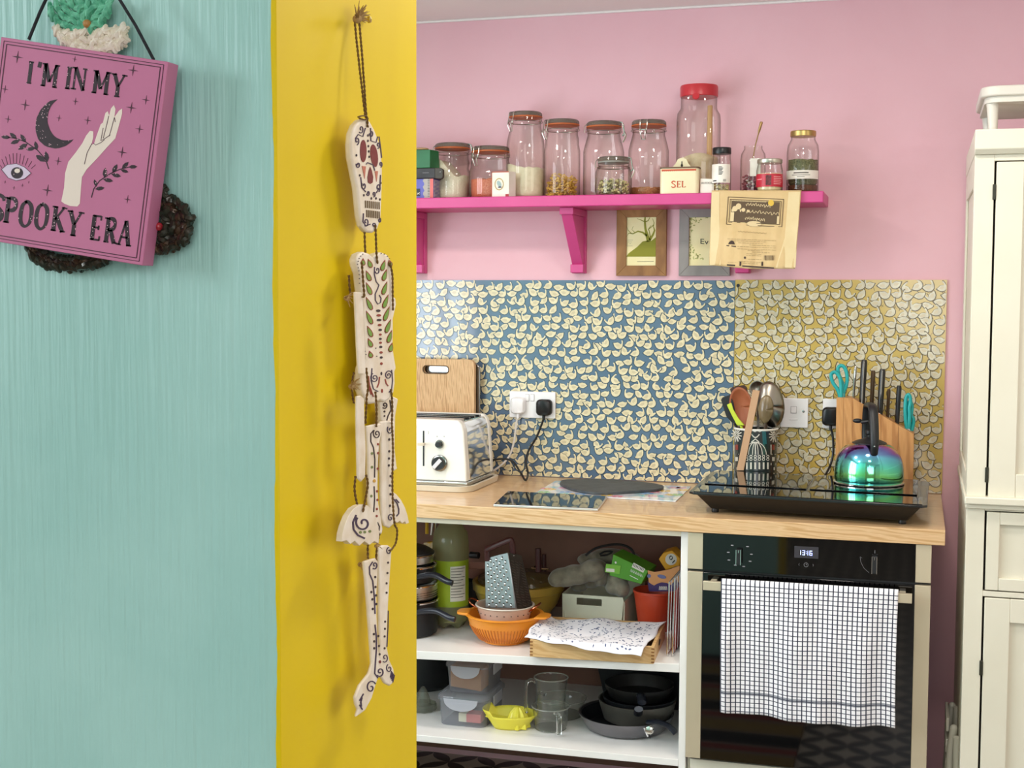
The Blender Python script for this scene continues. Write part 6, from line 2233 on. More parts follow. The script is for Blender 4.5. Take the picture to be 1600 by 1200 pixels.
def fleece(label, blobs_, y, name='fleece_glove'):
    t = thing(name, label, 'glove', at(blobs_[0][0], blobs_[0][1], y), 'grey fleece gloves')
    bm = bmesh.new()
    m = MB()
    for u, v, ru, rv, dy in blobs_:
        c = at(u, v, y + dy)
        s_ = (2134 / (4.05 + y + dy)) / 1.0
        m.ell(c, (ru / s_ * 1.0, .030, rv / s_), 20, 12)
    o = m.build('glove_body', FLE, t, smooth=180)
    md = o.modifiers.new('remesh', 'REMESH')
    md.mode = 'VOXEL'
    md.voxel_size = .0045
    md.use_smooth_shade = True
    sm = o.modifiers.new('smooth', 'SMOOTH')
    sm.factor, sm.iterations = .6, 5
    return t


fleece('grey fleece glove flopping over the left end of the cream basket', [(882, 902, 26, 16, -.02), (900, 898, 26, 17, -.02), (925, 892, 22, 18, -.01), (870, 905, 15, 13, -.03)], -.27)
fleece('grey fleece glove with fingers hanging over the front of the basket', [(930, 890, 24, 18, 0), (925, 906, 14, 14, -.02), (938, 900, 12, 17, -.03), (955, 905, 18, 16, 0), (905, 915, 15, 10, -.01)], -.225)
fleece('grey fleece glove under the green carton', [(965, 905, 18, 17, 0), (972, 920, 13, 14, -.02), (960, 918, 15, 12, -.01)], -.245)
fleece('darker grey glove heaped at the back of the basket', [(955, 870, 35, 14, .04), (985, 875, 18, 12, .05), (925, 875, 25, 12, .05)], -.20, 'oven_glove')
t = thing('strap', 'black strap looping over the top of the fleece gloves', 'strap', at(960, 860, -.18))
MB().tube(smooth_path([at(u, v, -.215) for u, v in ((915, 868), (930, 857), (955, 851), (975, 852), (988, 860), (992, 872))], 5), [(.004, .0025)] * 26, 8).build('webbing', SATIN, t)
MB().tube(smooth_path([at(u, v, -.218) for u, v in ((937, 866), (945, 862), (957, 862), (948, 867), (938, 868))], 3), .003, 6).build('loop', SATIN, t)

# green carton
GC = noisy('green_carton', '5CA32E', '529828', rough=.35, scale=6)
t = thing('green_carton', 'bright green food carton lying tilted on the gloves and red bucket', 'carton', at(980, 905, -.27))
yg = -.29
A, B_, C_, D_ = at(952, 899, yg), at(1002, 913, yg), at(1013, 892, yg), at(958, 866, yg)
m = MB()
m.slab([A, B_, C_, D_], Vector((.012, .07, .004)))
gb = m.build('carton_body', GC, t, bevel=.0015)
MB().slab([at(945, 894, yg - .002), at(968, 897, yg - .002), at(970, 884, yg - .002), at(947, 881, yg - .002)], (0, .004, 0)).build('end_flap', pm('light_green_card', '7DBB3C', .4), t)
MB().slab([at(u, v, yg - .0006) for u, v in ((987, 886), (1005, 895), (1008, 889), (990, 879))], (0, .0005, 0)).build('barcode_label', PAPERL, t)
m = MB()
for k in range(8):
    u, v = 989 + k * 2.1, 884.5 + k * 1.05
    m.slab([at(a, c_, yg - .0012) for a, c_ in ((u, v), (u + .9, v + .4), (u + 2.2, v - 3.2), (u + 1.3, v - 3.6))], (0, .0004, 0))
m.build('bars', BLACK, t)
m = MB()
for k in range(7):
    u, v = 985 + k * 2.7, 893 + k * 1.35
    ribbon(m, [(u, v), (u + 1.4, v - 4), (u + 2.2, v + .8)], .8, lambda a, c_: at(a, c_, yg - .0008), (0, -.0003, 0))
ribbon(m, [(984, 899), (997, 905.5)], 1.0, lambda a, c_: at(a, c_, yg - .0008), (0, -.0003, 0))
stuff(m.build('white_print', WHITE, t))
MB().ell(at(962, 879, yg - .0005), (.003, .001, .0035), 8, 5).build('white_emblem', WHITE, t)
MB().slab([at(u, v, yg - .0026) for u, v in ((947, 893), (960, 894), (960, 889), (947, 888))], (0, .0005, 0)).build('label_band', PAPERL, t)

# red bucket with packets
REDB = noisy('red_orange_plastic', 'C2462A', 'B63E24', rough=.35, scale=5)
ryb = -.26
rx = at(1023, 940, ryb).x
rr = (at(1056, 925, ryb).x - at(990, 925, ryb).x) / 2
rzb, rzt = zs1(rx) + .001, at(1023, 921, ryb).z
t = thing('red_bucket', 'red-orange plastic bucket holding packets at the right of the shelf', 'bucket', (rx, ryb, rzb))
hb = rzt - rzb
MB().lathe([(rr * .72, 0), (rr * .74, .002), (rr * .98, hb * .93), (rr * 1.02, hb * .94), (rr * 1.02, hb), (rr * .97, hb), (rr * .72, .006), (0, .005)], (rx, ryb, rzb), 40).build('bucket_body', REDB, t)
m = MB()
for k in range(3):
    zz = hb * (.78 - k * .05)
    m.tube([(rx + rr * (.725 + .255 * zz / hb) * cos(a), ryb + rr * (.725 + .255 * zz / hb) * sin(a), rzb + zz) for a in [radians(-150 + 6 * j) for j in range(21)]], .0009, 5)
m.build('moulded_line', REDB, t)
t = thing('chocolate_packet', 'orange and purple card packet with a wavy edge standing in the red bucket', 'packet', (rx, ryb, rzt))
yp = ryb - .03
m = MB()
m.slab([at(u, v, yp) for u, v in ((1012, 891), (1022, 894), (1045, 890), (1062, 884), (1060, 924), (1015, 924))], (0, .002, 0))
m.build('card', noisy('peach_card', 'D99A62', 'D29056', rough=.4, scale=10), t)
m = MB()
m.slab([at(u, v, yp - .0012) for u, v in ((1012, 909), (1018, 913), (1022, 915), (1027, 912), (1034, 910), (1042, 911), (1048, 914), (1056, 906), (1060, 910), (1060, 924), (1014, 924))], (0, .001, 0))
m.build('purple_band', pm('deep_purple', '3A1F5C', .35), t)
for (u, v) in ((1034, 901), (1014, 900)):
    MB().slab([at(*p, yp - .0014) for p in blob(u, v, 7 if u > 1020 else 3, 3, 12, .25)], (0, .001, 0)).build('blue_emblem', pm('blue_emblem', '6A6E9E', .3), t)
m = MB()
for k in range(4):
    u = 1030 + k * 3.2
    ribbon(m, [(u, 922), (u + .8, 916), (u + 2.2, 917), (u + 2.4, 922)], .9, lambda a, c_: at(a, c_, yp - .0022), (0, -.0003, 0))
stuff(m.build('pale_lettering', PAPERL, t))
t = thing('foil_wrap', 'crumpled blue-grey patterned wrapper at the right of the bucket', 'wrapper', at(1056, 892, ryb))
MB().slab([at(u, v, ryb - .01) for u, v in ((1050, 888), (1060, 884), (1064, 890), (1062, 905), (1052, 899))], (0, .004, 0)).build('wrapper', noisy('grey_blue_wrapper', '8F8F98', '4E5672', rough=.4, scale=120), t)
YC = noisy('yellow_carton', 'E3A422', 'DC9A1C', rough=.35, scale=6)
t = thing('yellow_carton', 'yellow carton with a round white badge reading 10, tilted on its corner', 'carton', at(1046, 878, ryb + .02))
yq = ryb + .01
MB().slab([at(u, v, yq) for u, v in ((1029, 874), (1036, 864), (1050, 860), (1063, 873), (1062, 884), (1040, 891))], (.004, .05, .004)).build('carton_body', YC, t, bevel=.002)
MB().slab([at(*p, yq - .0006) for p in blob(1048.5, 874, 9, 9, 24)], (0, .0005, 0)).build('white_badge', pm('badge_white', 'D8D2C8', .4), t)
c0, c1, c2 = at(1053.5, 871.5, yq - .001), at(1045, 881, yq - .001), at(1046.5, 867.5, yq - .001)
text_obj('number', '10', at(1051, 880.5, yq - .0012), at(1044.5, 871, yq - .0012), at(1055, 876, yq - .0012), BLACK, t, bold=.01)

# wire cooling racks at the right end, red sheet between
for k, (u_, v0_, v1_, yy0, lab_) in enumerate(((1051, 904, 1033, -.55, 'left of two upright chrome wire cooling racks by the shelf end'), (1059.5, 898, 1030, -.55, 'right of two upright chrome wire cooling racks by the shelf end'))):
    top, bot = at(u_, v0_, -.50), at(u_ - 5, v1_, yy0)
    xx = top.x
    zb0 = zs1(xx) + .003
    t = thing('cooling_rack', lab_, 'rack', (xx, -.35, zb0))
    W = []
    y0_, y1_ = -.55, -.20
    MB().tube([(xx - .004, y0_, zb0), (xx, y0_, top.z), (xx, y1_, top.z), (xx - .004, y1_, zb0)], .0022, 8, closed=True).build('frame_wire', CHROME, t)
    for j in range(8):
        yy = y0_ + (y1_ - y0_) * (j + 1) / 9
        MB().tube([(xx - .004, yy, zb0), (xx, yy, top.z)], .0011, 5).build('wire', CHROME, t)
t = thing('baking_tray', 'dark red baking tray standing between the wire racks', 'tray', (at(1056, 960, -.4).x, -.36, zs1(-.25)))
xx = (at(1051, 904, -.50).x + at(1059.5, 898, -.50).x) / 2
MB().box(xx - .0012, xx + .0012, -.50, -.18, zs1(xx) + .001, at(1056, 912, -.4).z).build('sheet', noisy('dark_red_enamel', 'A5302C', '932824', rough=.4, scale=8), t)

# shallow wooden tray with a patterned cloth
wz = zs1(-.45) + .001
A = atz(828, 1026, wz)
B_ = atz(1022, 1038, wz)
D_ = atz(1043, 1003, wz)
wh = .046
ex = (B_ - A)
ex.z = 0
ey = Vector((-ex.y, ex.x, 0)).normalized() * .27
ex_n = ex.normalized()
A.z = wz
t = thing('wooden_tray', 'shallow finger-jointed wooden tray with a floral cloth over it', 'tray', A)
th = .009


def wbox(p, d1, d2, h_, mat, name, z=0.0):
    q = [p, p + d1, p + d1 + d2, p + d2]
    return MB().hexa([v_ + Vector((0, 0, z)) for v_ in q], [v_ + Vector((0, 0, z + h_)) for v_ in q]).build(name, mat, t, bevel=.0008)


eyn = ey.normalized()
sl_ = .003
wbox(A, ex, eyn * th, wh, BIRCH, 'side_board')
wbox(A + ey - eyn * th, ex, eyn * th, wh, BIRCH, 'side_board')
wbox(A + eyn * (th + .0002), ex_n * th, ey - eyn * (2 * th + .0004), wh, BIRCH, 'side_board')
wbox(A + ex - ex_n * th + eyn * (th + .0002), ex_n * th, ey - eyn * (2 * th + .0004), wh, BIRCH, 'side_board')
wbox(A + ex_n * th + eyn * th, ex - ex_n * 2 * th, ey - eyn * 2 * th, .004, BIRCH, 'tray_floor')
m = MB()
END = pm('joint_end_grain', '8E5F30', .6)
for k in range(5):
    for bb, w_ in ((A - ex_n * .0003 - eyn * .0004, .008), (A + ex - ex_n * .0077 - eyn * .0004, .008)):
        q = [bb, bb + ex_n * w_, bb + ex_n * w_ + eyn * .0006, bb + eyn * .0006]
        z_ = .003 + k * .0088
        m.hexa([v_ + Vector((0, 0, z_)) for v_ in q], [v_ + Vector((0, 0, z_ + .004)) for v_ in q])
m.build('finger_joint', END, t) and None
stuff(bpy.data.objects[max(o.name for o in t.children if o.name.startswith('finger_joint'))])
# oval grip slot on the right side
p = A + ex + ey * .45 + Vector((0, 0, wh * .62))
MB().slab([p + eyn * a + Vector((.0004, 0, c_)) for a, c_ in blob(0, 0, .020, .008, 14)], ex_n * .0006).build('grip_slot', pm('hole', '2A211C', .8), t)
CLO = pm('floral_cloth', 'ECE9EE', .9, sheen=.2)
ztop = wz + wh + .001
cA, cB, cC, cD = atz(821, 996, ztop), atz(1003, 1017, ztop), atz(1040, 970, ztop + .004), atz(846, 966, ztop + .004)


def clf(a, c_, lift=0.0):
    p = (cA * (1 - a) + cB * a) * (1 - c_) + (cD * (1 - a) + cC * a) * c_
    z = ztop + .0035 + lift + .0035 * sin(a * 9 + c_ * 4) * (.3 + c_) + .0022 * sin(a * 21 - c_ * 9) + .022 * math.exp(-((a - .04) ** 2 / .004 + (c_ - .93) ** 2 / .02)) - .014 * math.exp(-((a - .55) ** 2 / .09 + (c_ - .5) ** 2 / .05))
    fr2 = max(0, (.06 - c_) / .06)
    z -= fr2 * (.016 * a + .003 + .003 * sin(a * 12) * a)
    return Vector((p.x + .003 * sin(c_ * 14), p.y + .001 * sin(a * 17) - .004 * fr2 - .006, z + (.002 if a < .05 else 0)))


m = MB()
m.grid(clf, 60, 34)
o = m.build('patterned_cloth', CLO, smooth=180, solid=.0015)
BASE_CLOTH = o
random.seed(17)
m = MB()
for _ in range(430):
    a, c_, th_ = random.uniform(.02, .97), random.uniform(.03, .97), random.uniform(0, pi)
    ln, wd = random.choice(((.014, .016), (.018, .012), (.011, .022), (.014, .018)))
    da, dc = ln * cos(th_), ln * 1.4 * sin(th_)
    ea, ec = -wd * .35 * sin(th_), wd * .5 * cos(th_)
    m.face([clf(a - da, c_ - dc, .0011), clf(a + ea, c_ + ec, .0011), clf(a + da, c_ + dc, .0011), clf(a - ea, c_ - ec, .0011)])
o.name = 'patterned_cloth'
tag(o, 'white cloth with small blue-grey flower print spread over the wooden tray', 'cloth')
stuff(m.build('flower_print', pm('slate_blue_print', '4E5A80', .8), o))

# ------------------------------------------------------------------ things on the lower open shelf
def zsv(x): return zs2(x) + .001


# glass citrus juicer at the far left
gy_ = -.40
gx_ = at(661, 1130, gy_).x
z0_ = zsv(gx_)
JG = thin_glass('pressed_glass', 'E4E4DA', '8E8E80', refl=.9, body=.2, bodycol='D0D0C4')
t = thing('glass_juicer', 'pressed glass citrus squeezer at the left end of the lower shelf', 'juicer', (gx_, gy_, z0_))
rj = at(681, 1125, gy_).x - gx_
MB().lathe([(rj * .9, 0), (rj, .006), (rj * .97, .020), (rj * .93, .020), (rj * .9, .010), (rj * .6, .012), (rj * .52, .030), (rj * .34, .052), (rj * .12, .068), (0, .070)], (gx_, gy_, z0_), 40, fx=lambda a, z_, th: (a * (1 + .05 * sin(10 * th)), z_)).build('squeezer_body', JG, t)


def clipbox(label, x0, x1, y0, y1, z0, z1, cont):
    TP = thin_glass('milky_box_plastic', 'E6E7EA', 'A8A8AE', rough=.15, refl=.35, body=.24, bodycol='D9DBE4')
    t = thing('food_box', label, 'food box', ((x0 + x1) / 2, (y0 + y1) / 2, z0), 'clip-lid food boxes')
    lz = z1 - .014
    o1 = rrect(x0 + .008, x1 - .008, y0 + .008, y1 - .008, .022, 5)
    o2 = rrect(x0 + .002, x1 - .002, y0 + .002, y1 - .002, .026, 5)
    n = len(o1)
    m = MB()
    m.add([(a, c_, z0 + .0005) for a, c_ in o1] + [(a, c_, lz) for a, c_ in o2], [list(range(n))] + [(i, (i + 1) % n, (i + 1) % n + n, i + n) for i in range(n)])
    m.build('tub', TP, t, smooth=60)
    o3 = rrect(x0 - .002, x1 + .002, y0 - .002, y1 + .002, .028, 5)
    o4 = rrect(x0 + .006, x1 - .006, y0 + .006, y1 - .006, .024, 5)
    m = MB()
    m.add([(a, c_, lz - .002) for a, c_ in o3] + [(a, c_, lz + .006) for a, c_ in o3] + [(a, c_, z1) for a, c_ in o4], [list(range(2 * n, 3 * n))] + [(i + k, (i + 1) % n + k, (i + 1) % n + n + k, i + n + k) for k in (0, n) for i in range(n)])
    m.build('lid', TP, t, smooth=50)
    xm = (x0 + x1) / 2
    hw = (x1 - x0) * .34
    CL = thin_glass('clip_plastic', 'E4E4EA', 'A8A8B0', rough=.12, refl=.4, body=.6, bodycol='F0F1F8')
    ol = [(xm - hw, lz + .004), (xm + hw, lz + .004)] + [(xm + hw * cos(a) * .98, lz - .030 * sin(a)) for a in [pi * k / 10 for k in range(1, 10)]]
    MB().slab([(a, y0 - .004, c_) for a, c_ in ol], (0, -.003, 0)).build('front_clip', CL, t, bevel=.001)
    MB().box(xm - hw * .7, xm + hw * .7, y0 - .0076, y0 - .0072, lz - .009, lz - .006).build('clip_ridge', CL, t)
    MB().box(x1 + .002, x1 + .005, (y0 + y1) / 2 - .04, (y0 + y1) / 2 + .04, lz - .026, lz + .004).build('side_clip', CL, t, bevel=.002)
    return t


bzA = zsv(-.85)
fA = atz(697, 1134, bzA)
yA = -.525
xA0, xA1 = at(681, 1110, yA).x, at(757, 1120, yA).x + .006
zA1 = at(720, 1087, yA).z
clipbox('lower milky clip-lid food box with a red and white packet inside', xA0, xA1, yA, yA + .19, bzA, zA1, 0)
t = thing('red_packet', 'red and cream packet seen through the lower food box', 'packet', (xA1 - .05, yA + .03, bzA))
xq0, xq1, xq2 = at(717, 1125, yA + .014).x, at(729, 1125, yA + .014).x, at(751, 1125, yA + .014).x
zq0, zq1 = bzA + .012, at(730, 1115, yA + .014).z
MB().box(xq1, xq2, yA + .012, yA + .05, zq0, zq1).build('red_part', pm('salmon_red', 'E0726C', .5), t)
MB().box(xq0, xq1 - .0002, yA + .012, yA + .05, zq0, zq1).build('cream_part', pm('cream_card', 'F4ECC8', .5), t)
xB0, xB1 = at(692, 1060, yA + .01).x, at(758, 1060, yA + .01).x + .004
zB1 = at(720, 1037, yA + .01).z
clipbox('upper milky clip-lid food box with a brown block inside', xB0, xB1, yA + .02, yA + .19, zA1 + .001, zB1, 0)
t = thing('brown_block', 'tan brown block inside the upper food box', 'food', (xB0 + .05, yA + .05, zA1 + .01))
q = [at(u, v, yA + .034) for u, v in ((701, 1072), (752, 1081), (752, 1047), (701, 1040))]
q = [Vector((min(max(p.x, xB0 + .014), xB1 - .014), p.y, p.z)) for p in q]
MB().slab([Vector((p.x, p.y, max(p.z, zA1 + .006))) for p in q], (0, .07, 0)).build('block', noisy('tan_block', 'C98F5A', 'BC8350', rough=.7, scale=14), t, bevel=.002)

# yellow boat shaped juicer
YJ = noisy('yellow_plastic', 'EDE04E', 'E8DA44', rough=.35, scale=6)
jy = -.50
jx0, jx1 = at(754, 1130, jy).x, at(836, 1130, jy).x
jz = zsv(-.72)
jc = Vector(((jx0 + jx1) / 2, jy + .01, jz))
hx2 = (jx1 - jx0) / 2
jh = at(790, 1122, jy - .03).z - jz
t = thing('lemon_squeezer', 'bright yellow plastic boat-shaped lemon squeezer with a ribbed cone', 'juicer', jc)


def boat(a, c_):
    th = 2 * pi * a
    rad = (.55 + .45 * c_)
    ex_, ey_ = cos(th), sin(th)
    x = hx2 * rad * ex_
    y_ = hx2 * .56 * rad * ey_
    z = jh * c_ + (.014 * c_ if ex_ < -.7 else 0) + .012 * c_ * max(0, ey_)
    r_ = Matrix.Rotation(.22, 3, 'Z') @ Vector((x, y_, z))
    return jc + r_


m = MB()
m.grid(boat, 40, 6)
ring = [boat(k / 40, 0) for k in range(40)]
m.face(ring)
m.build('dish', YJ, t, smooth=60, solid=.0025)
cc = jc + Vector((.022, .008, .002))
MB().lathe([(.031, 0), (.028, .020), (.020, .042), (.008, .056), (0, .058)], cc, 40, fx=lambda a, z_, th: (a * (1 + .16 * sin(8 * th)), z_)).build('cone', YJ, t)
MB().slab([jc + Matrix.Rotation(.22, 3, 'Z') @ Vector(p) for p in ((-hx2 * .88, -.008, jh * .8), (-.002, -.026, jh * .55), (-.002, .02, jh * .55), (-hx2 * .86, .016, jh * .9))], (0, 0, .002)).build('strainer', YJ, t)

# glass measuring jugs
SGL = pm('clear_solid_glass', 'F4F8F4', .03, trans=1.0)
JUG = thin_glass('jug_glass', 'F2F3EE', '9C9D94', refl=.9, body=.05)


def jug(label, uL, uR, vT, vB, y, zbase, handle_a, spread=.08):
    x0_, x1_ = at(uL, (vT + vB) / 2, y).x, at(uR, (vT + vB) / 2, y).x
    cx_, r_ = (x0_ + x1_) / 2, (x1_ - x0_) / 2
    zt_ = at((uL + uR) / 2, vT, y).z
    h_ = zt_ - zbase
    t = thing('measuring_jug', label, 'jug', (cx_, y, zbase), 'glass measuring jugs')
    m = MB().shell([(r_ * .86, .003), (r_ * .93, .010), (r_ * .97, h_ * .5), (r_ * (1 + spread * .5), h_ * .96), (r_ * (1.03 + spread * .5), h_)], (cx_, y, zbase), 40)
    m.lathe([(0, .006), (r_ * .84, .006), (r_ * .9, .002), (r_ * .7, 0), (0, 0)], (cx_, y, zbase), 40)
    m.build('glass_body', JUG, t)
    MB().tube([(cx_ + r_ * (1.03 + spread * .5) * cos(a), y + r_ * (1.03 + spread * .5) * sin(a), zt_) for a in [2 * pi * k / 40 for k in range(40)]], .0017, 6, closed=True).build('rim', thin_glass('rim_glass', 'F6F6F2', 'B8B8B0', refl=.9, body=.35, bodycol='D8D8D2'), t)
    a = radians(handle_a)
    d = Vector((cos(a), sin(a), 0))
    o_ = Vector((cx_, y, zbase))
    pth = smooth_path([o_ + d * r_ * 1.0 + Vector((0, 0, h_ * .88)), o_ + d * (r_ + .014) + Vector((0, 0, h_ * .93)), o_ + d * (r_ + .026) + Vector((0, 0, h_ * .82)), o_ + d * (r_ + .028) + Vector((0, 0, h_ * .4)), o_ + d * (r_ + .026) + Vector((0, 0, h_ * .12))], 5)
    MB().tube(pth, [(.0055, .0080)] * len(pth), 10, flat=(0, 0, 1)).build('handle', SGL, t)
    return t, cx_, r_


zj = zsv(-.65)
jg = jug('front glass measuring jug on the lower shelf, handle towards the viewer', 834, 887, 1103, 1155, -.465, zj, -58)
jug('glass measuring jug stacked inside and above the front one, handle to the left', 838, 884, 1058, 1118, -.455, zj + .030, 200, .16)
jug('wide glass jug rim behind the front measuring jug', 842, 912, 1090, 1128, -.34, zj, 150, .10)

# pans at the right of the lower shelf
FR = noisy('grey_pan_outside', '8E8C90', '807E82', rough=.28, scale=4, metal=.9)
zp_ = zs2(-.4) + .001
fy_ = -.40
fx_c = at(985, 1140, fy_).x
rf = .135
t = thing('frying_pan', 'wide grey frying pan at the bottom of the right-hand pan stack', 'frying pan', (fx_c, fy_, zp_))
rf = (at(1052, 1125, fy_).x - at(906, 1125, fy_).x) / 2
fx_c = (at(1052, 1125, fy_).x + at(906, 1125, fy_).x) / 2
hf = .045
MB().lathe([(rf * .74, 0), (rf * .84, .006), (rf * .96, hf * .7), (rf, hf), (rf * .97, hf), (rf * .8, .009), (0, .007)], (fx_c, fy_, zp_), 60).build('body', FR, t)
MB().lathe([(rf * .79, .0095), (rf * .94, hf * .92), (rf * .93, hf * .92), (rf * .78, .0105)], (fx_c, fy_, zp_), 60).build('inner_coating', SATIN, t)
hp_ = [at(1012, 1128, fy_ - rf * .86), at(1028, 1128, fy_ - rf * .9), at(1045, 1135, fy_ - rf * .92), at(1056, 1146, fy_ - rf * .95)]
MB().tube(smooth_path(hp_, 5), [(.0065, .013)] * 16, 10, flat=(0, 0, 1)).build('handle', HAND, t)
MB().tube([at(1008, 1136, fy_ - rf * .90), at(1014, 1150, fy_ - rf * .90)], .006, 8).build('bracket', CHROME, t)


def pan(label, x, y, z, r, h, mat, hend=None, name='saute_pan'):
    t = thing(name, label, 'pan', (x, y, z), 'pans nested on the lower shelf')
    MB().lathe([(r * .78, 0), (r * .86, .005), (r * .97, h * .75), (r, h), (r * .965, h), (r * .82, .009), (0, .007)], (x, y, z), 52).build('body', mat, t)
    if hend:
        s_ = Vector((x, y, z + h * .8))
        d = (hend - s_)
        d.z = 0
        st = s_ + d.normalized() * r * .97
        MB().tube(smooth_path([st, st.lerp(hend, .5) + Vector((0, 0, .006)), hend], 5), [(.008, .012)] * 11, 10, flat=(0, 0, 1)).build('handle', HAND, t)
    return t


x5 = at(995, 1120, -.38).x
pan('black pan nested second from the bottom, grey band showing', x5, -.375, zp_ + .020, rf * .82, .058, noisy('grey_band_pan', '77726A', '6C675F', rough=.35, scale=4, metal=.6), at(998, 1108, -.55))
pan('black pan nested third from the bottom', x5 + .005, -.37, zp_ + .050, rf * .78, .036, SATIN)
pan('black pan nested at the top with a pale inner side', x5 + .002, -.36, zp_ + .078, rf * .74, .040, noisy('dark_grey_pan', '2A2928', '242322', rough=.35, scale=4, metal=.3), at(1003, 1098, -.53))
t = thing('wine_stopper', 'small round faceted glass and chrome knob hanging on the pan handle', 'knob', at(1015, 1141, -.56))
MB().lathe([(.003, -.003), (.010, 0), (.0125, .004), (.010, .009), (.004, .011), (0, .011)], at(1015, 1140, -.545), 16, ax=(0, -1, .1), fx=lambda a, z_, th: (a * (1 + .05 * sin(8 * th)), z_)).build('knob_body', pm('faceted_chrome', 'DCD8CE', .12, .9), t, smooth=20)
MB().tube([at(1015, 1149, -.545), at(1014.5, 1153, -.545)], .003, 8).build('pin', BLACK, t)
t = thing('baking_tin', 'large black roasting tin standing behind the nested pans', 'tin', (x5, -.2, zp_ + .14))
MB().hexa([(x5 - .13, -.20, zp_), (x5 + .15, -.20, zp_), (x5 + .15, -.03, zp_), (x5 - .13, -.03, zp_)], [(x5 - .17, -.225, zp_ + .20), (x5 + .16, -.225, zp_ + .20), (x5 + .16, -.02, zp_ + .20), (x5 - .17, -.02, zp_ + .20)]).build('tin_body', SATIN, t, bevel=.004)
t = thing('dark_casserole', 'black casserole in the shadow at the far left of the lower shelf', 'casserole', (at(665, 1070, -.2).x, -.18, zsv(-1.1)))
MB().lathe([(.09, 0), (.10, .01), (.105, .13), (.10, .135), (.05, .155), (0, .16)], (at(655, 1070, -.18).x, -.15, zsv(-1.1)), 36).build('body', SATIN, t)
# ------------------------------------------------------------------ hanging wooden sign on the turquoise wall
YSN = YN - .034      # its printed face
SGN = noisy('dusty_pink_board', 'C8789C', 'C27296', rough=.55, scale=6)
GLIT = pm('black_glitter', '241A22', .4)
_b = GLIT.node_tree.nodes['Principled BSDF']
_tc = N(GLIT, 'ShaderNodeTexCoord')
_v = N(GLIT, 'ShaderNodeTexVoronoi', Scale=1400)
L(GLIT, _tc.outputs['Object'], _v.inputs['Vector'])
_sp = N(GLIT, 'ShaderNodeSeparateXYZ')
L(GLIT, _v.outputs['Color'], _sp.inputs[0])
_g = N(GLIT, 'ShaderNodeMath', _operation='GREATER_THAN')
L(GLIT, _sp.outputs[0], _g.inputs[0])
_g.inputs[1].default_value = .98
_mx = N(GLIT, 'ShaderNodeMix', _data_type='RGBA')
L(GLIT, _g.outputs[0], _mx.inputs['Factor'])
_mx.inputs[6].default_value = hexc('2A1A24')
_mx.inputs[7].default_value = hexc('F0C8D0')
L(GLIT, _mx.outputs[2], _b.inputs['Base Color'])


def S0(u, v):
    return at(u, v, YSN)


def S1(u, v):
    return at(u, v, YSN - .0003)


TL, TR, BR, BL = (1.5, 57.5), (262.5, 96.5), (222.5, 415), (-38, 372)
t = thing('hanging_sign', "dusty pink wooden sign lettered I'M IN MY SPOOKY ERA on the turquoise wall", 'sign', at(110, 240, YN))
MB().slab([S0(*TL), S0(*TR), S0(*BR), S0(*BL)], (0, .017, 0)).build('board', SGN, t, bevel=.0006)
DP = pm('dark_plum_print', '4A1E34', .5)
DD = Vector((0, -.0003, 0))


def sg(a, c_):
    p = (Vector(TL) * (1 - a) + Vector(TR) * a) * (1 - c_) + (Vector(BL) * (1 - a) + Vector(BR) * a) * c_
    return (p.x, p.y)


m = MB()
for k, w_ in ((.022, 1.0), (.040, 1.4)):
    k2 = k * .8
    ribbon(m, [sg(k, k2), sg(1 - k, k2)], w_, S0, DD)
    ribbon(m, [sg(1 - k, k2), sg(1 - k, 1 - k2)], w_, S0, DD)
    ribbon(m, [sg(k, 1 - k2), sg(1 - k, 1 - k2)], w_, S0, DD)
    ribbon(m, [sg(k, k2), sg(k, 1 - k2)], w_, S0, DD)
m.build('border_line', DP, t) and stuff(bpy.data.objects[max(o.name for o in t.children if o.name.startswith('border_line'))])
xdir = Vector((.989, .150))
ydir = Vector((.128, -.992))


def word(txt, o, hpx, sx, sw=.16, k=1.0):
    x = 0
    for ch in txt:
        wd = G_strokes(ch)[0]
        if ch != ' ':
            m = MB()
            letters(m, ch, S0, Vector(o) + xdir * x * sx, xdir * sx, ydir * hpx, sw, DD)
            m.build('letter', GLIT, t)
        x += wd * k


for ch, u, v, sx, hh in (('I', 40, 130, 34, 35), ("'", 55.5, 131, 30, 35), ('M', 63, 134, 33, 36), ('I', 100, 138.5, 34, 35), ('N', 110, 139, 37, 35), ('M', 142.5, 145, 34, 36), ('Y', 171, 150, 37, 36),
                         ('S', -17, 343, 44, 40), ('P', 3, 347, 42, 40), ('O', 27, 352, 38, 39), ('O', 51.5, 356, 38, 39), ('K', 77.5, 360, 38, 39), ('Y', 101.5, 367, 40, 39), ('E', 138, 374, 36, 39), ('R', 160, 378, 36, 39), ('A', 181.5, 382, 36, 39)):
    word(ch, (u, v), hh, sx)


def sp(a, c_):
    return (a / 2.7281, c_ / 2.7273)


# moon
m = MB()
outer = [(245, 424), (215, 430), (180, 460), (158, 500), (152, 545), (162, 590), (190, 620), (235, 633), (275, 624), (300, 608), (313, 594)]
inner_ = [(295, 598), (262, 596), (232, 580), (212, 550), (203, 515), (208, 475), (222, 447)]
ol = smooth_path([Vector((a, c_, 0)) for a, c_ in outer], 3)
il = smooth_path([Vector((a, c_, 0)) for a, c_ in [outer[-1]] + inner_ + [outer[0]]], 3)
n = 20
for k in range(n):
    def pk(l, f): return l[min(int(f * (len(l) - 1)), len(l) - 1)]
    a, c_ = pk(ol, k / n), pk(ol, (k + 1) / n)
    e, f_ = pk(il[::-1], k / n), pk(il[::-1], (k + 1) / n)
    m.slab([S0(*sp(a.x, a.y)), S0(*sp(c_.x, c_.y)), S0(*sp(f_.x, f_.y)), S0(*sp(e.x, e.y))], DD)
m.build('moon', GLIT, t)
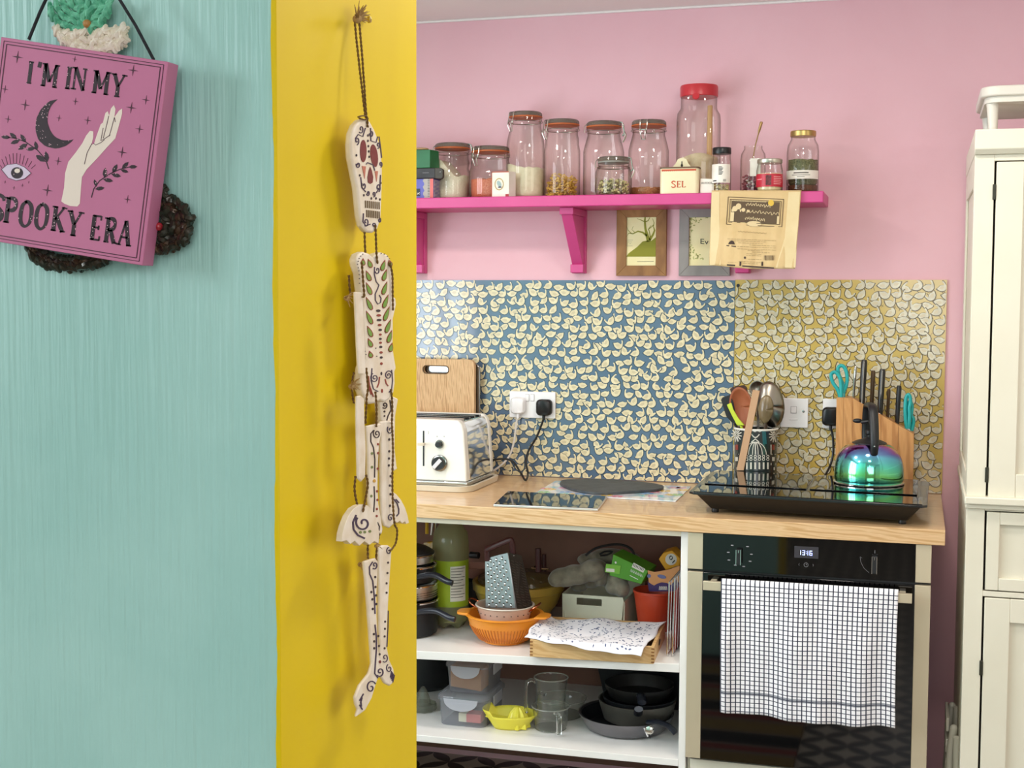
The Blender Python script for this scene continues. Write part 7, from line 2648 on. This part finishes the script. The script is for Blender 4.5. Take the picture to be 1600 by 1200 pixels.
# hand
hand = [(262, 858), (274, 800), (278, 740), (292, 690), (325, 648), (352, 610), (368, 578), (384, 558), (398, 560), (398, 585), (390, 618), (402, 612), (412, 580), (430, 530), (440, 522), (444, 540), (440, 520), (450, 482), (460, 474), (466, 492), (474, 462), (486, 448), (493, 465), (488, 500), (508, 472), (521, 463), (521, 485), (505, 545), (492, 590), (455, 630), (410, 680), (370, 722), (350, 755), (346, 800), (341, 868), (330, 880), (300, 878), (275, 868)]
MB().slab([S0(*sp(*p)) for p in hand], DD).build('hand', pm('ivory_print', 'EFE2D2', .5), t)
m = MB()
for pl in ([(398, 610), (408, 618), (430, 608), (446, 595)], [(440, 545), (430, 600), (445, 592), (470, 575)], [(464, 494), (452, 545), (440, 590)], [(488, 500), (476, 545), (466, 580)], [(392, 612), (372, 650), (360, 700)], [(488, 500), (492, 520)]):
    ribbon(m, [sp(*p) for p in pl], .7, S1, DD)
m.build('finger_line', DP, t) and stuff(bpy.data.objects[max(o.name for o in t.children if o.name.startswith('finger_line'))])
# eye
m = MB()
e_ = [(6, 722), (30, 702), (70, 697), (105, 712), (133, 738), (105, 762), (70, 770), (35, 758)]
MB().slab([S0(*sp(*p)) for p in e_], DD).build('eye', pm('lilac_print', 'DFD0E4', .5), t)
MB().slab([S1(*p) for p in blob(*sp(73, 737), 9.4, 9.0, 18)], DD).build('iris', GLIT, t)
MB().slab([at(u, v, YSN - .0007) for u, v in blob(*sp(74, 728), 4.4, 3.6, 12)], DD).build('pupil', pm('ivory_print', 'EFE2D2', .5), t)
m = MB()
ribbon(m, [sp(*p) for p in e_ + [e_[0]]], .6, S1, DD)
for k in range(11):
    x_ = 8 + 12.5 * k
    yb2 = 722 - 24 * sin(pi * (x_) / 133)
    ribbon(m, [sp(x_, yb2 - 3), sp(x_ + (x_ - 66) * .28, yb2 - 20 - 26 * sin(pi * x_ / 133))], .6, S0, DD)
m.build('lash', DP, t) and stuff(bpy.data.objects[max(o.name for o in t.children if o.name.startswith('lash'))])


def star(m, a, c_, r_):
    u, v = sp(a, c_)
    r_ /= 2.73
    pts_ = []
    for k in range(8):
        th_ = pi / 4 * k + .14
        q = r_ if k % 2 == 0 else r_ * .17
        pts_.append((u + q * cos(th_), v + q * 1.05 * sin(th_)))
    m.slab([S0(*p) for p in pts_], DD)


for a, c_, r_ in ((75, 243, 25), (319, 252, 12), (568, 300, 23), (22, 380, 16), (108, 447, 22), (322, 432, 15), (252, 503, 13), (374, 513, 17), (560, 459, 23), (623, 426, 19), (595, 550, 19), (521, 649, 23), (248, 687, 17), (35, 508, 15), (203, 811, 24), (544, 850, 17), (60, 801, 7), (22, 776, 6), (96, 790, 7), (123, 776, 5)):
    m = MB()
    star(m, a, c_, r_)
    m.build('star', DP, t)


def sprig(pts_, leaves):
    m = MB()
    ribbon(m, [sp(*p) for p in pts_], 1.3, S0, DD)
    for (a, c_, b_, d_) in leaves:
        p, q = Vector(sp(a, c_)), Vector(sp(b_, d_))
        ax = q - p
        nn = Vector((-ax.y, ax.x)) * .20
        m.slab([S0(*x_) for x_ in (p, p + ax * .35 + nn, p + ax * .7 + nn * .9, q, p + ax * .7 - nn * .9, p + ax * .35 - nn)], DD)
    m.build('sprig', GLIT, t)


sprig([(208, 720), (195, 680), (160, 640), (110, 605), (70, 590), (35, 585)], [(45, 586, 5, 583), (72, 592, 42, 566), (85, 597, 46, 612), (110, 607, 88, 572), (118, 612, 78, 638), (150, 632, 112, 638), (158, 640, 150, 602), (195, 690, 152, 660), (203, 690, 195, 645)])
sprig([(390, 842), (400, 805), (425, 770), (470, 740), (510, 722), (550, 712)], [(548, 712, 586, 710), (520, 720, 548, 690), (515, 724, 548, 734), (480, 738, 500, 700), (475, 742, 516, 752), (445, 758, 450, 715), (440, 764, 482, 772), (412, 795, 402, 765), (406, 806, 446, 800)])
# cord
m = MB()
BCORD = noisy('black_cord', '15161A', '23242A', rough=.8, scale=200, bump=.5)
m.tube([at(77, -12, YSN + .010), at(62, 20, YSN + .009), at(45, 62, YSN + .008)], .0014, 8)
cobj = m.build('cord', BCORD, t)
m = MB()
m.tube([at(180, -12, YSN + .010), at(212, 40, YSN + .009), at(240, 93, YSN + .008)], .0014, 8)
m.build('cord', BCORD, t)


# ------------------------------------------------------------------ crochet pieces behind the sign
def crochet(name, label, rings, y, mats, bead=None, beadm=None, rad=.0030):
    """rings: (cx, cy, rx, ry, a0, a1, n) rows of loose chain stitches in pixels"""
    t = thing(name, label, 'crochet ornament', at(rings[0][0], rings[0][1], YN))
    random.seed(len(label))
    for ci, (cx_, cy_, rx_, ry_, a0, a1, n, mi) in enumerate(rings):
        m = MB()
        for k in range(n):
            a = radians(a0 + (a1 - a0) * k / n)
            u, v = cx_ + rx_ * cos(a) + random.uniform(-1.5, 1.5), cy_ + ry_ * sin(a) + random.uniform(-1.5, 1.5)
            p = at(u, v, y + random.uniform(-.003, .002))
            d = Vector((-sin(a), random.uniform(-.3, .3), -cos(a))).normalized()
            d = (d + Vector((random.uniform(-.6, .6), 0, random.uniform(-.6, .6)))).normalized()
            e = Vector((d.z, 0, -d.x))
            s_ = .0052
            m.tube(smooth_path([p - d * s_, p + e * .0022 - Vector((0, .0025, 0)), p + d * s_], 3), [rad * .45, rad * .7, rad * .85, rad * .9, rad * .85, rad * .7, rad * .45], 6)
        stuff(m.build('stitches', mats[mi], t))
    if bead:
        MB().ell(at(bead[0], bead[1], y - .007), (.0036, .0036, .0036), 18, 12).build('bead', beadm, t)
    return t


AQ1 = noisy('seafoam_yarn', '74CDA6', '3C9C78', rough=.6, scale=160, sheen=.3)
AQ2 = noisy('cream_yarn', 'F0E8D8', 'DACEB4', rough=.8, scale=160)
DG = noisy('dark_green_tinsel_yarn', '20281E', '3A3226', rough=.28, scale=180, metal=.3)
DG2 = noisy('black_bronze_yarn', '2A2220', '54402E', rough=.25, scale=160, metal=.5)
crochet('crochet_flower', 'seafoam green crochet flower with cream edging and wooden bead above the sign',
        [(126, 8, 48, 40, 0, 180, 30, 0), (126, 4, 38, 34, 0, 180, 26, 0), (126, 2, 28, 26, 0, 180, 20, 0), (126, 0, 17, 17, 0, 180, 14, 0), (126, 0, 8, 8, 0, 180, 6, 0),
         (142, 44, 54, 26, 0, 180, 34, 1), (146, 52, 52, 26, -5, 185, 34, 1), (150, 60, 46, 24, -10, 180, 30, 1), (152, 66, 34, 16, 0, 180, 22, 1), (172, 60, 24, 15, 0, 360, 26, 1), (168, 56, 12, 8, 0, 360, 12, 1), (108, 58, 12, 10, 0, 360, 14, 1), (138, 56, 20, 8, 0, 360, 16, 1)],
        YN - .012, (AQ1, AQ2), (136, 37), noisy('wooden_bead', 'B98A4E', 'A87A40', rough=.4, scale=60))
crochet('crochet_wreath', 'dark green and bronze crochet wreath with a red bead behind the sign',
        [(258, 350, 42, 42, -110, 130, 34, 0), (252, 350, 34, 36, -110, 130, 30, 1), (250, 350, 26, 30, -110, 130, 26, 0), (246, 350, 18, 24, -110, 130, 20, 0), (250, 352, 44, 40, -20, 120, 26, 1), (244, 330, 20, 40, -90, 60, 16, 0),
         (112, 385, 66, 36, 10, 172, 40, 0), (112, 380, 62, 34, 10, 172, 38, 1), (112, 374, 58, 34, 10, 172, 36, 0), (200, 380, 30, 22, 20, 120, 14, 1)],
        YN - .010, (DG, DG2), (248, 354), noisy('red_faceted_bead', 'B8303C', '8E1C28', rough=.15, scale=300), rad=.0036)

# ------------------------------------------------------------------ hanging skeleton ornament on the yellow reveal
BONE = noisy('whitewashed_wood', 'EFE6D8', 'E2D4BE', rough=.55, scale=50, bump=.25)
XS = XJ + .020       # painted faces
PURP = pm('painted_purple', '3A2646', .55)
REDK = pm('painted_red', '720A12', .4)
GREN = pm('painted_green', '6E9A36', .5)
RUST = pm('painted_rust', '8E2E1C', .5)
BLKP = pm('painted_dark', '301E24', .6)
GOLDP = pm('painted_ochre', 'C89A3A', .5)
TWINE = noisy('jute_twine', '8E6A32', '5E4420', rough=.8, scale=900, bump=1.0)
t = thing('skeleton_ornament', 'jointed whitewashed wooden skeleton painted with swirls hanging on the yellow reveal', 'ornament', atx(590, 30, XJ))


def mk(x):
    return lambda u, v: atx(u, v, x)


def bone(name, px, x=XS, th=.007, bev=.0015):
    return MB().slab([atx(u, v, x) for u, v in px], (-th, 0, 0)).build(name, BONE, t, bevel=bev, seg=3)


PD = (.0004, 0, 0)


def paint(parent, mat, strokes=(), blobs=(), x=XS, w_=1.3, name='painted_mark'):
    m = MB()
    P_ = mk(x + .0001)
    for s_ in strokes:
        ribbon(m, s_, w_, P_, PD)
    for b_ in blobs:
        m.slab([P_(*p) for p in b_], PD)
    o = m.build(name, mat, parent)
    if len(strokes) + len(blobs) > 1:
        stuff(o)
    return o


def sk(a, c_):
    return (500 + a / 3, c_ / 3)


skull = bone('skull', [sk(*p) for p in ((215, 555), (235, 568), (255, 605), (277, 660), (290, 740), (293, 800), (292, 880), (289, 960), (286, 1030), (270, 1076), (250, 1092), (222, 1088), (200, 1060), (190, 1010), (184, 940), (178, 880), (162, 800), (150, 740), (147, 680), (152, 625), (168, 585), (190, 562))], bev=.0022)
paint(skull, REDK, blobs=[blob(*sk(202, 708), 5.0, 17.5, 20), blob(*sk(253, 730), 5.6, 17.8, 20, -.12)], name='red_eye')
paint(skull, REDK, blobs=[[sk(*p) for p in ((234, 782), (242, 800), (248, 830), (246, 855), (235, 862), (224, 855), (222, 830), (228, 800))]], name='red_nose')
paint(skull, pm('painted_salmon', 'C0705A', .5), blobs=[[sk(196, 778), sk(214, 780), sk(208, 838)], [sk(256, 802), sk(271, 802), sk(264, 852)]], name='cheek')
cur = []
for cx_, cy_, r_, a0, sx_ in ((192, 605, 18, 1.5, .55), (240, 625, 16, 2.2, .5), (172, 660, 17, 0.5, .55), (272, 680, 14, 1.0, .5), (178, 772, 14, 2.5, .6), (284, 770, 12, .6, .5), (205, 870, 18, 2.8, .55), (272, 880, 18, .3, .5), (225, 905, 12, 2, .5), (252, 910, 12, 1, .5), (215, 1040, 18, 1.2, .6), (280, 1030, 12, 2.4, .4), (252, 1055, 10, 0, .7)):
    cur.append(spiral(*sk(cx_, cy_), 1.2, r_ / 2.6, a0, 1.15, 14, sx_))
cur += [[sk(*p) for p in pl] for pl in (((165, 650), (178, 630), (200, 640), (212, 600)), ((236, 600), (238, 660), (262, 668), (270, 640)), ((216, 770), (222, 762), (236, 768), (248, 772), (256, 800)), ((190, 830), (196, 880), (214, 900)), ((283, 820), (280, 880), (262, 905)), ((203, 1000), (201, 1040), (215, 1060), (235, 1050)), ((276, 640), (284, 700), (288, 740)))]
paint(skull, PURP, strokes=cur, w_=1.5)
tee = []
for k in range(8):
    tee.append([sk(212 + 9.2 * k, 940 + k), sk(213 + 9.2 * k, 974 + k)])
    tee.append([sk(218 + 8.4 * k, 984 + k), sk(219 + 8.4 * k, 1018 + k)])
paint(skull, pm('painted_umber', '6B5636', .6), strokes=tee, w_=1.5, name='tooth_line')
paint(skull, BLKP, blobs=[blob(*sk(a, c_), 1.2, 2.0, 8) for a, c_ in ((224, 635), (224, 660), (226, 685), (228, 710), (230, 735), (170, 728), (186, 822), (284, 858), (205, 915), (280, 935), (240, 930), (262, 930))], name='painted_dot')


def tr(a, c_):
    return (500 + a / 4.1375, 370 + c_ / 4.1375)


torso = bone('torso', [tr(*p) for p in ((285, 97), (320, 108), (348, 135), (370, 108), (400, 100), (437, 115), (458, 150), (466, 200), (468, 300), (472, 400), (474, 520), (474, 640), (462, 730), (470, 780), (484, 850), (486, 950), (476, 1010), (450, 1050), (420, 1068), (390, 1058), (360, 1076), (325, 1082), (298, 1060), (278, 1000), (268, 920), (280, 840), (300, 795), (290, 720), (285, 600), (280, 480), (275, 360), (262, 240), (243, 190), (237, 150), (252, 112))], th=.0085, bev=.002)


def tear(cx_, cy_, w_, h_, rot):
    out = []
    for k in range(12):
        a = 2 * pi * k / 12
        x_, y_ = w_ * sin(a) * (.5 - .5 * cos(a)) ** .6, -h_ * cos(a)
        out.append((cx_ + x_ * cos(rot) - y_ * sin(rot), cy_ + x_ * sin(rot) + y_ * cos(rot)))
    return out


L_ = [(277, 163, 20, 0), (320, 172, 27, -.35), (311, 252, 33, -.4), (314, 335, 40, -.4), (316, 432, 42, -.42), (317, 522, 44, -.42), (320, 612, 36, -.4), (322, 685, 28, -.4), (325, 760, 20, -.3)]
R_ = [(408, 185, 34, .3), (418, 248, 36, .3), (418, 332, 42, .32), (424, 418, 44, .35), (430, 498, 46, .35), (440, 578, 44, .35), (450, 645, 40, .3), (458, 715, 28, .25), (451, 170, 18, -.3)]
paint(torso, RUST, blobs=[tear(*tr(a, c_), 5.0, h_ / 4.1 + 1.0, r_) for a, c_, h_, r_ in L_ + R_], name='rib_outline')
paint(torso, GREN, blobs=[tear(*tr(a, c_ + 3), 3.6, h_ / 4.1 - 1.4, r_) for a, c_, h_, r_ in L_ + R_], x=XS + .0005, name='green_rib')
paint(torso, PURP, strokes=[spiral(*tr(370, 215), .8, 6.5, 2.2, 1.1, 14, .6), [tr(*p) for p in ((352, 195), (350, 240), (362, 290), (380, 312), (372, 335), (356, 370), (357, 410), (372, 435), (390, 425), (394, 398), (382, 376))],
                            spiral(*tr(352, 912), 1.0, 7.6, .5, 1.6, 24, .85), spiral(*tr(442, 895), 1.0, 7.6, 2.3, 1.6, 24, .8), [tr(*p) for p in ((335, 850), (330, 930), (345, 985), (375, 1000))], [tr(*p) for p in ((462, 860), (468, 930), (462, 985), (445, 1005))]], w_=1.3)
paint(torso, RUST, strokes=[[tr(*p) for p in ((302, 880), (306, 950), (330, 1020))], [tr(*p) for p in ((312, 900), (318, 960), (345, 1035))], [tr(*p) for p in ((384, 905), (380, 945), (368, 975))], [tr(*p) for p in ((420, 920), (428, 950), (440, 965))]], w_=1.6, name='rust_stroke')
sb = []
for a, c_, w_, h_ in ((376, 478, 14, 9), (379, 508, 15, 8), (381, 538, 15, 8), (385, 570, 12, 8), (388, 602, 11, 8), (389, 632, 9, 7), (389, 660, 9, 7), (390, 685, 9, 7), (392, 712, 10, 8), (394, 748, 10, 8), (395, 780, 9, 8), (396, 820, 8, 9), (396, 884, 5, 11), (400, 996, 6, 13)):
    sb.append(blob(*tr(a, c_), w_ / 4.1, h_ / 4.1, 8))
paint(torso, BLKP, blobs=sb[::2], name='spine_mark')
paint(torso, RUST, blobs=sb[1::2], name='spine_mark')
paint(torso, BLKP, blobs=[blob(*tr(*p), .8, .8, 6) for p in ((262, 125), (252, 140), (246, 158), (242, 178), (246, 200), (250, 220), (252, 245), (253, 270), (254, 300), (275, 112), (395, 108), (415, 112), (435, 125), (448, 142), (290, 740), (296, 760), (360, 720), (366, 772))], name='painted_dot')

bone('upper_arm', [(555, 456), (566, 456.5), (568, 480), (570, 530), (572, 583), (568, 585.5), (561, 584.5), (559, 545), (557, 500)], x=XS + .010, th=.0025)
ra = bone('upper_arm', [(609, 462), (618, 465), (619.5, 475), (614, 500), (614, 545), (619, 575), (616, 583), (606, 580), (606, 500)], x=XS - .009, th=.006)
bone('forearm', [(558, 619), (564, 618), (569.5, 622.5), (570, 660), (572, 705), (571, 746), (565, 753), (560, 748), (559, 700), (558, 660)], x=XS + .010, th=.0025)
rf_ = bone('forearm', [(594, 626), (604, 622), (614, 619), (622.5, 623), (618, 650), (617, 700), (620, 728), (622, 732), (617, 736), (607, 734), (600, 700), (597, 655)], x=XS - .006, th=.007)
paint(rf_, BLKP, strokes=[spiral(*(601, 633), 1, 5.5, .5, 1.3, 16, .8), [(609, 625), (611, 640), (606, 650), (604, 657)]], blobs=[blob(600.5, 643, 1.4, 1.6, 8), blob(600.5, 650, 1.2, 1.4, 8)], x=XS - .006, w_=1.6)


def th_(a, c_):
    return (500 + a / 4.444, 600 + c_ / 4.444)


def lg(a, c_):
    return (500 + a / 3.871, 830 + c_ / 3.871)


# right thigh, hand and shin (further along the reveal) first, then the left ones in front
rt = bone('thigh', [th_(*p) for p in ((418, 262), (470, 255), (520, 262), (524, 300), (512, 360), (508, 500), (508, 700), (512, 860), (522, 930), (512, 975), (485, 1000), (450, 985), (432, 930), (430, 800), (428, 600), (430, 400), (422, 300))], x=XS - .001, th=.0035)
paint(rt, PURP, strokes=[spiral(*th_(486, 318), .8, 7, 2.0, 1.3, 16, .7), spiral(*th_(488, 930), .8, 7, 4.5, 1.3, 16, .7)], x=XS - .001)
paint(rt, BLKP, blobs=[blob(*th_(a, c_), 1.5, 2.0, 8) for a, c_ in ((480, 385), (480, 467), (478, 517), (477, 565), (489, 640), (484, 705), (488, 765), (485, 845))], x=XS - .001, name='painted_dot')
rh = bone('hand', [th_(*p) for p in ((505, 748), (530, 765), (560, 800), (590, 855), (608, 910), (619, 965), (600, 972), (590, 955), (572, 968), (555, 950), (536, 965), (520, 948), (505, 900))], x=XS - .010, th=.006, bev=.0005)
paint(rh, PURP, strokes=[[th_(*p) for p in ((512, 800), (535, 830), (546, 870), (545, 900), (530, 918))], [th_(*p) for p in ((525, 800), (548, 825))]], x=XS - .010, w_=1.8)
lt = bone('thigh', [th_(*p) for p in ((325, 292), (380, 280), (425, 272), (438, 300), (425, 350), (412, 430), (405, 560), (402, 700), (408, 830), (425, 930), (437, 1010), (430, 1045), (400, 1035), (370, 1000), (350, 900), (342, 760), (340, 600), (336, 420))], x=XS + .003, th=.0035)
paint(lt, BLKP, strokes=[spiral(*th_(394, 345), 1, 8, .8, 1.5, 20, .75), [th_(*p) for p in ((372, 320), (352, 345), (352, 400), (370, 440), (380, 520), (378, 650))], [th_(*p) for p in ((375, 710), (378, 800), (372, 890))], [th_(*p) for p in ((398, 960), (412, 990), (408, 1020))]], x=XS + .003, w_=1.4)
paint(lt, RUST, blobs=[blob(*th_(a, c_), 1.5, 2.0, 8) for a, c_ in ((402, 418), (402, 480), (400, 588), (395, 745), (398, 805), (394, 868), (393, 917))], x=XS + .003, name='painted_dot')
paint(lt, pm('painted_moss', '6F7F42', .5), blobs=[blob(*th_(a, c_), 1.7, 2.2, 8) for a, c_ in ((360, 482), (360, 577), (356, 778))], x=XS + .003, name='painted_dot')
paint(lt, GOLDP, blobs=[blob(*th_(376, 673), 2.2, 2.6, 9)], x=XS + .003, name='painted_flower')
lh = bone('hand', [th_(*p) for p in ((152, 1095), (158, 1040), (172, 985), (200, 915), (235, 865), (270, 843), (300, 835), (335, 845), (370, 885), (395, 940), (408, 1000), (412, 1050), (408, 1108), (378, 1092), (345, 1118), (310, 1092), (275, 1124), (242, 1090), (212, 1112), (186, 1086))], x=XS + .012, th=.006, bev=.0005)
paint(lh, PURP, strokes=[spiral(*th_(300, 965), 2.0, 13, 2.6, 1.2, 24, .95), [th_(*p) for p in ((250, 910), (228, 960), (232, 1010), (262, 1050), (310, 1072))]], x=XS + .012, w_=2.6)
paint(lh, pm('painted_moss', '6F7F42', .5), blobs=[blob(*th_(a, c_), 2.1, 2.1, 9) for a, c_ in ((280, 1030), (310, 1028), (345, 1023))], x=XS + .012, name='painted_dot')
rs = bone('shin', [lg(*p) for p in ((358, 95), (385, 85), (415, 85), (434, 100), (432, 150), (425, 260), (416, 400), (408, 560), (406, 700), (422, 780), (445, 830), (451, 870), (442, 920), (425, 936), (395, 920), (372, 880), (362, 800), (366, 700), (362, 560), (362, 400), (360, 250))], x=XS + .001, th=.0035)
paint(rs, PURP, strokes=[spiral(*lg(416, 120), .8, 6, 3.5, 1.2, 14, .7), spiral(*lg(392, 765), .8, 7.5, 1.0, 1.2, 16, .7), spiral(*lg(418, 830), .8, 7, 3.0, 1.2, 16, .7), [lg(*p) for p in ((412, 480), (410, 580), (404, 700))]] + [[lg(432 + 6 * k, 845 + 8 * k), lg(424 + 5 * k, 885 + 10 * k)] for k in range(4)], x=XS + .001)
paint(rs, BLKP, blobs=[blob(*lg(a, c_), 1.4, 1.8, 8) for a, c_ in ((411, 190), (407, 253), (402, 315), (402, 372), (393, 547), (392, 590), (390, 636), (390, 708))], x=XS + .001, name='painted_dot')
ls = bone('shin', [lg(*p) for p in ((270, 182), (300, 172), (338, 163), (352, 182), (350, 260), (344, 380), (344, 500), (350, 640), (358, 740), (378, 815), (382, 860), (352, 892), (338, 930), (315, 1010), (275, 1085), (222, 1124), (235, 1080), (222, 1050), (216, 1005), (245, 930), (300, 860), (318, 800), (312, 700), (302, 560), (292, 420), (280, 280))], x=XS + .006, th=.0035)
paint(ls, PURP, strokes=[spiral(*lg(330, 205), .8, 6.5, 1.0, 1.2, 14, .7), [lg(*p) for p in ((318, 185), (298, 215), (300, 260), (318, 300), (328, 400), (332, 500))], [lg(*p) for p in ((332, 565), (340, 640), (340, 720), (334, 800), (330, 860), (350, 888))], spiral(*lg(362, 850), .8, 8, .5, 1.3, 16, .8), spiral(*lg(308, 945), 1, 11, 4.2, 1.25, 20, .75)] + [[lg(262 - 8 * k, 975 + 22 * k + 8), lg(238 + 6 * k, 1025 + 18 * k)] for k in range(4)], x=XS + .006, w_=1.7)
paint(ls, BLKP, blobs=[blob(*lg(a, c_), 1.5, 2.0, 8) for a, c_ in ((333, 277), (335, 337), (338, 388), (340, 440), (310, 368), (316, 412), (318, 470), (325, 622), (327, 666), (327, 708), (352, 634), (356, 694), (360, 744))], x=XS + .006, name='painted_dot')
paint(ls, REDK, blobs=[blob(*lg(362, 790), 1.9, 2.4, 9)], x=XS + .006, name='painted_dot')


def twine(px, x=XS + .001, r_=.00095, xs=None):
    pts_ = [atx(u, v, (xs[i] if xs else x)) for i, (u, v) in enumerate(px)]
    sm = smooth_path(pts_, 5)
    # two plies twisted round each other
    m = MB()
    fine = smooth_path(sm, 2) if len(sm) < 60 else sm
    ln = 0
    acc = [0]
    for i in range(1, len(fine)):
        ln += (fine[i] - fine[i - 1]).length
        acc.append(ln)
    n = max(8, int(ln / .0012))
    res = []
    j = 0
    for k in range(n + 1):
        s_ = ln * k / n
        while j < len(acc) - 2 and acc[j + 1] < s_:
            j += 1
        f = (s_ - acc[j]) / max(1e-9, acc[j + 1] - acc[j])
        res.append(fine[j].lerp(fine[j + 1], min(1, f)))
    for ph in (0, pi):
        m.tube([p + Vector((cos(k * .9 + ph), sin(k * .9 + ph), 0)) * r_ * .62 for k, p in enumerate(res)], r_ * .72, 5)
    o = m.build('twine', TWINE, t)
    return stuff(o)


twine([(554, 32), (560, 90), (571, 184)], xs=[XJ + .006, XJ + .012, XS - .002])
twine([(561, 32), (566, 90), (572.5, 184)], xs=[XJ + .008, XJ + .014, XS - .001])
twine([(560, 183), (566, 181), (573, 182), (571, 187), (562, 185)], x=XS + .001)
twine([(574, 184), (574, 192), (574.5, 199)], x=XS + .001)
twine([(569.5, 362), (570, 380), (571, 396)], x=XS - .003)
twine([(586.5, 352), (587.5, 375), (588.5, 400), (590, 412)], x=XS + .0012)
twine([(565, 410), (567.5, 440), (569, 462), (566.5, 464)], x=XS + .011)
twine([(545, 430), (546, 448), (547, 460), (541, 465)], xs=[XJ + .012] * 4)
twine([(609, 410), (613, 430), (613.5, 460), (614, 485)], x=XS + .002)
twine([(572, 575), (575, 605), (572.5, 622)], x=XS + .009)
twine([(553, 582), (550, 600), (551.5, 622), (553, 630)], xs=[XJ + .014] * 4)
twine([(586.5, 612), (588.5, 640), (588, 667)], x=XS + .004)
twine([(611, 608), (613, 635), (612, 662)], x=XS + .001)
twine([(573, 622), (572, 640), (571, 662)], x=XS + .006)
twine([(555.5, 744), (554, 765), (558, 788)], x=XS + .013)
twine([(572, 742), (574.5, 760), (567, 800)], x=XS + .0135)
twine([(612, 660), (614, 700), (613, 760), (616, 815), (620.5, 828), (618.5, 848), (610, 861)], x=XS + .003)
twine([(593, 834), (589.5, 850), (588, 868), (588, 880)], x=XS + .005)
twine([(575, 850), (574.5, 862), (575, 873)], x=XS + .005)


def tuft(u, v, x, s_, n, spread, up):
    m = MB()
    random.seed(int(u * 7 + v))
    c = atx(u, v, x)
    m.ell(c, (.0035 * s_, .0035 * s_, .003 * s_), 8, 6)
    for _ in range(n):
        a = random.uniform(-spread, spread)
        d = Vector((random.uniform(.1, .7), sin(a) * 1.0, cos(a) * up + random.uniform(-.2, .2))).normalized() * random.uniform(.006, .013) * s_
        m.tube([c, c + d * .6 + Vector((0, 0, .0008)), c + d], [.0009, .0006, .00025], 4)
    return stuff(m.build('frayed_knot', pm('frayed_jute', 'A98A5A', .9), t))


tuft(558, 30, XJ + .008, 1.35, 60, 1.6, .8)
tuft(541, 466, XJ + .013, .8, 16, 3, .6)
tuft(549, 604, XJ + .014, .9, 18, 3, .6)
tuft(563, 882, XJ + .010, .8, 12, 3, .5)
tuft(588, 853, XS + .006, .6, 8, 3, .5)
BRS = pm('brass', 'B5A060', .25, 1)
MB().lathe([(.0012, 0), (.0012, .003), (.0032, .0035), (.003, .006), (0, .007)], atx(570, 31, XJ + .0005), 14, ax=(1, 0, 0)).build('brass_tack', BRS, t)
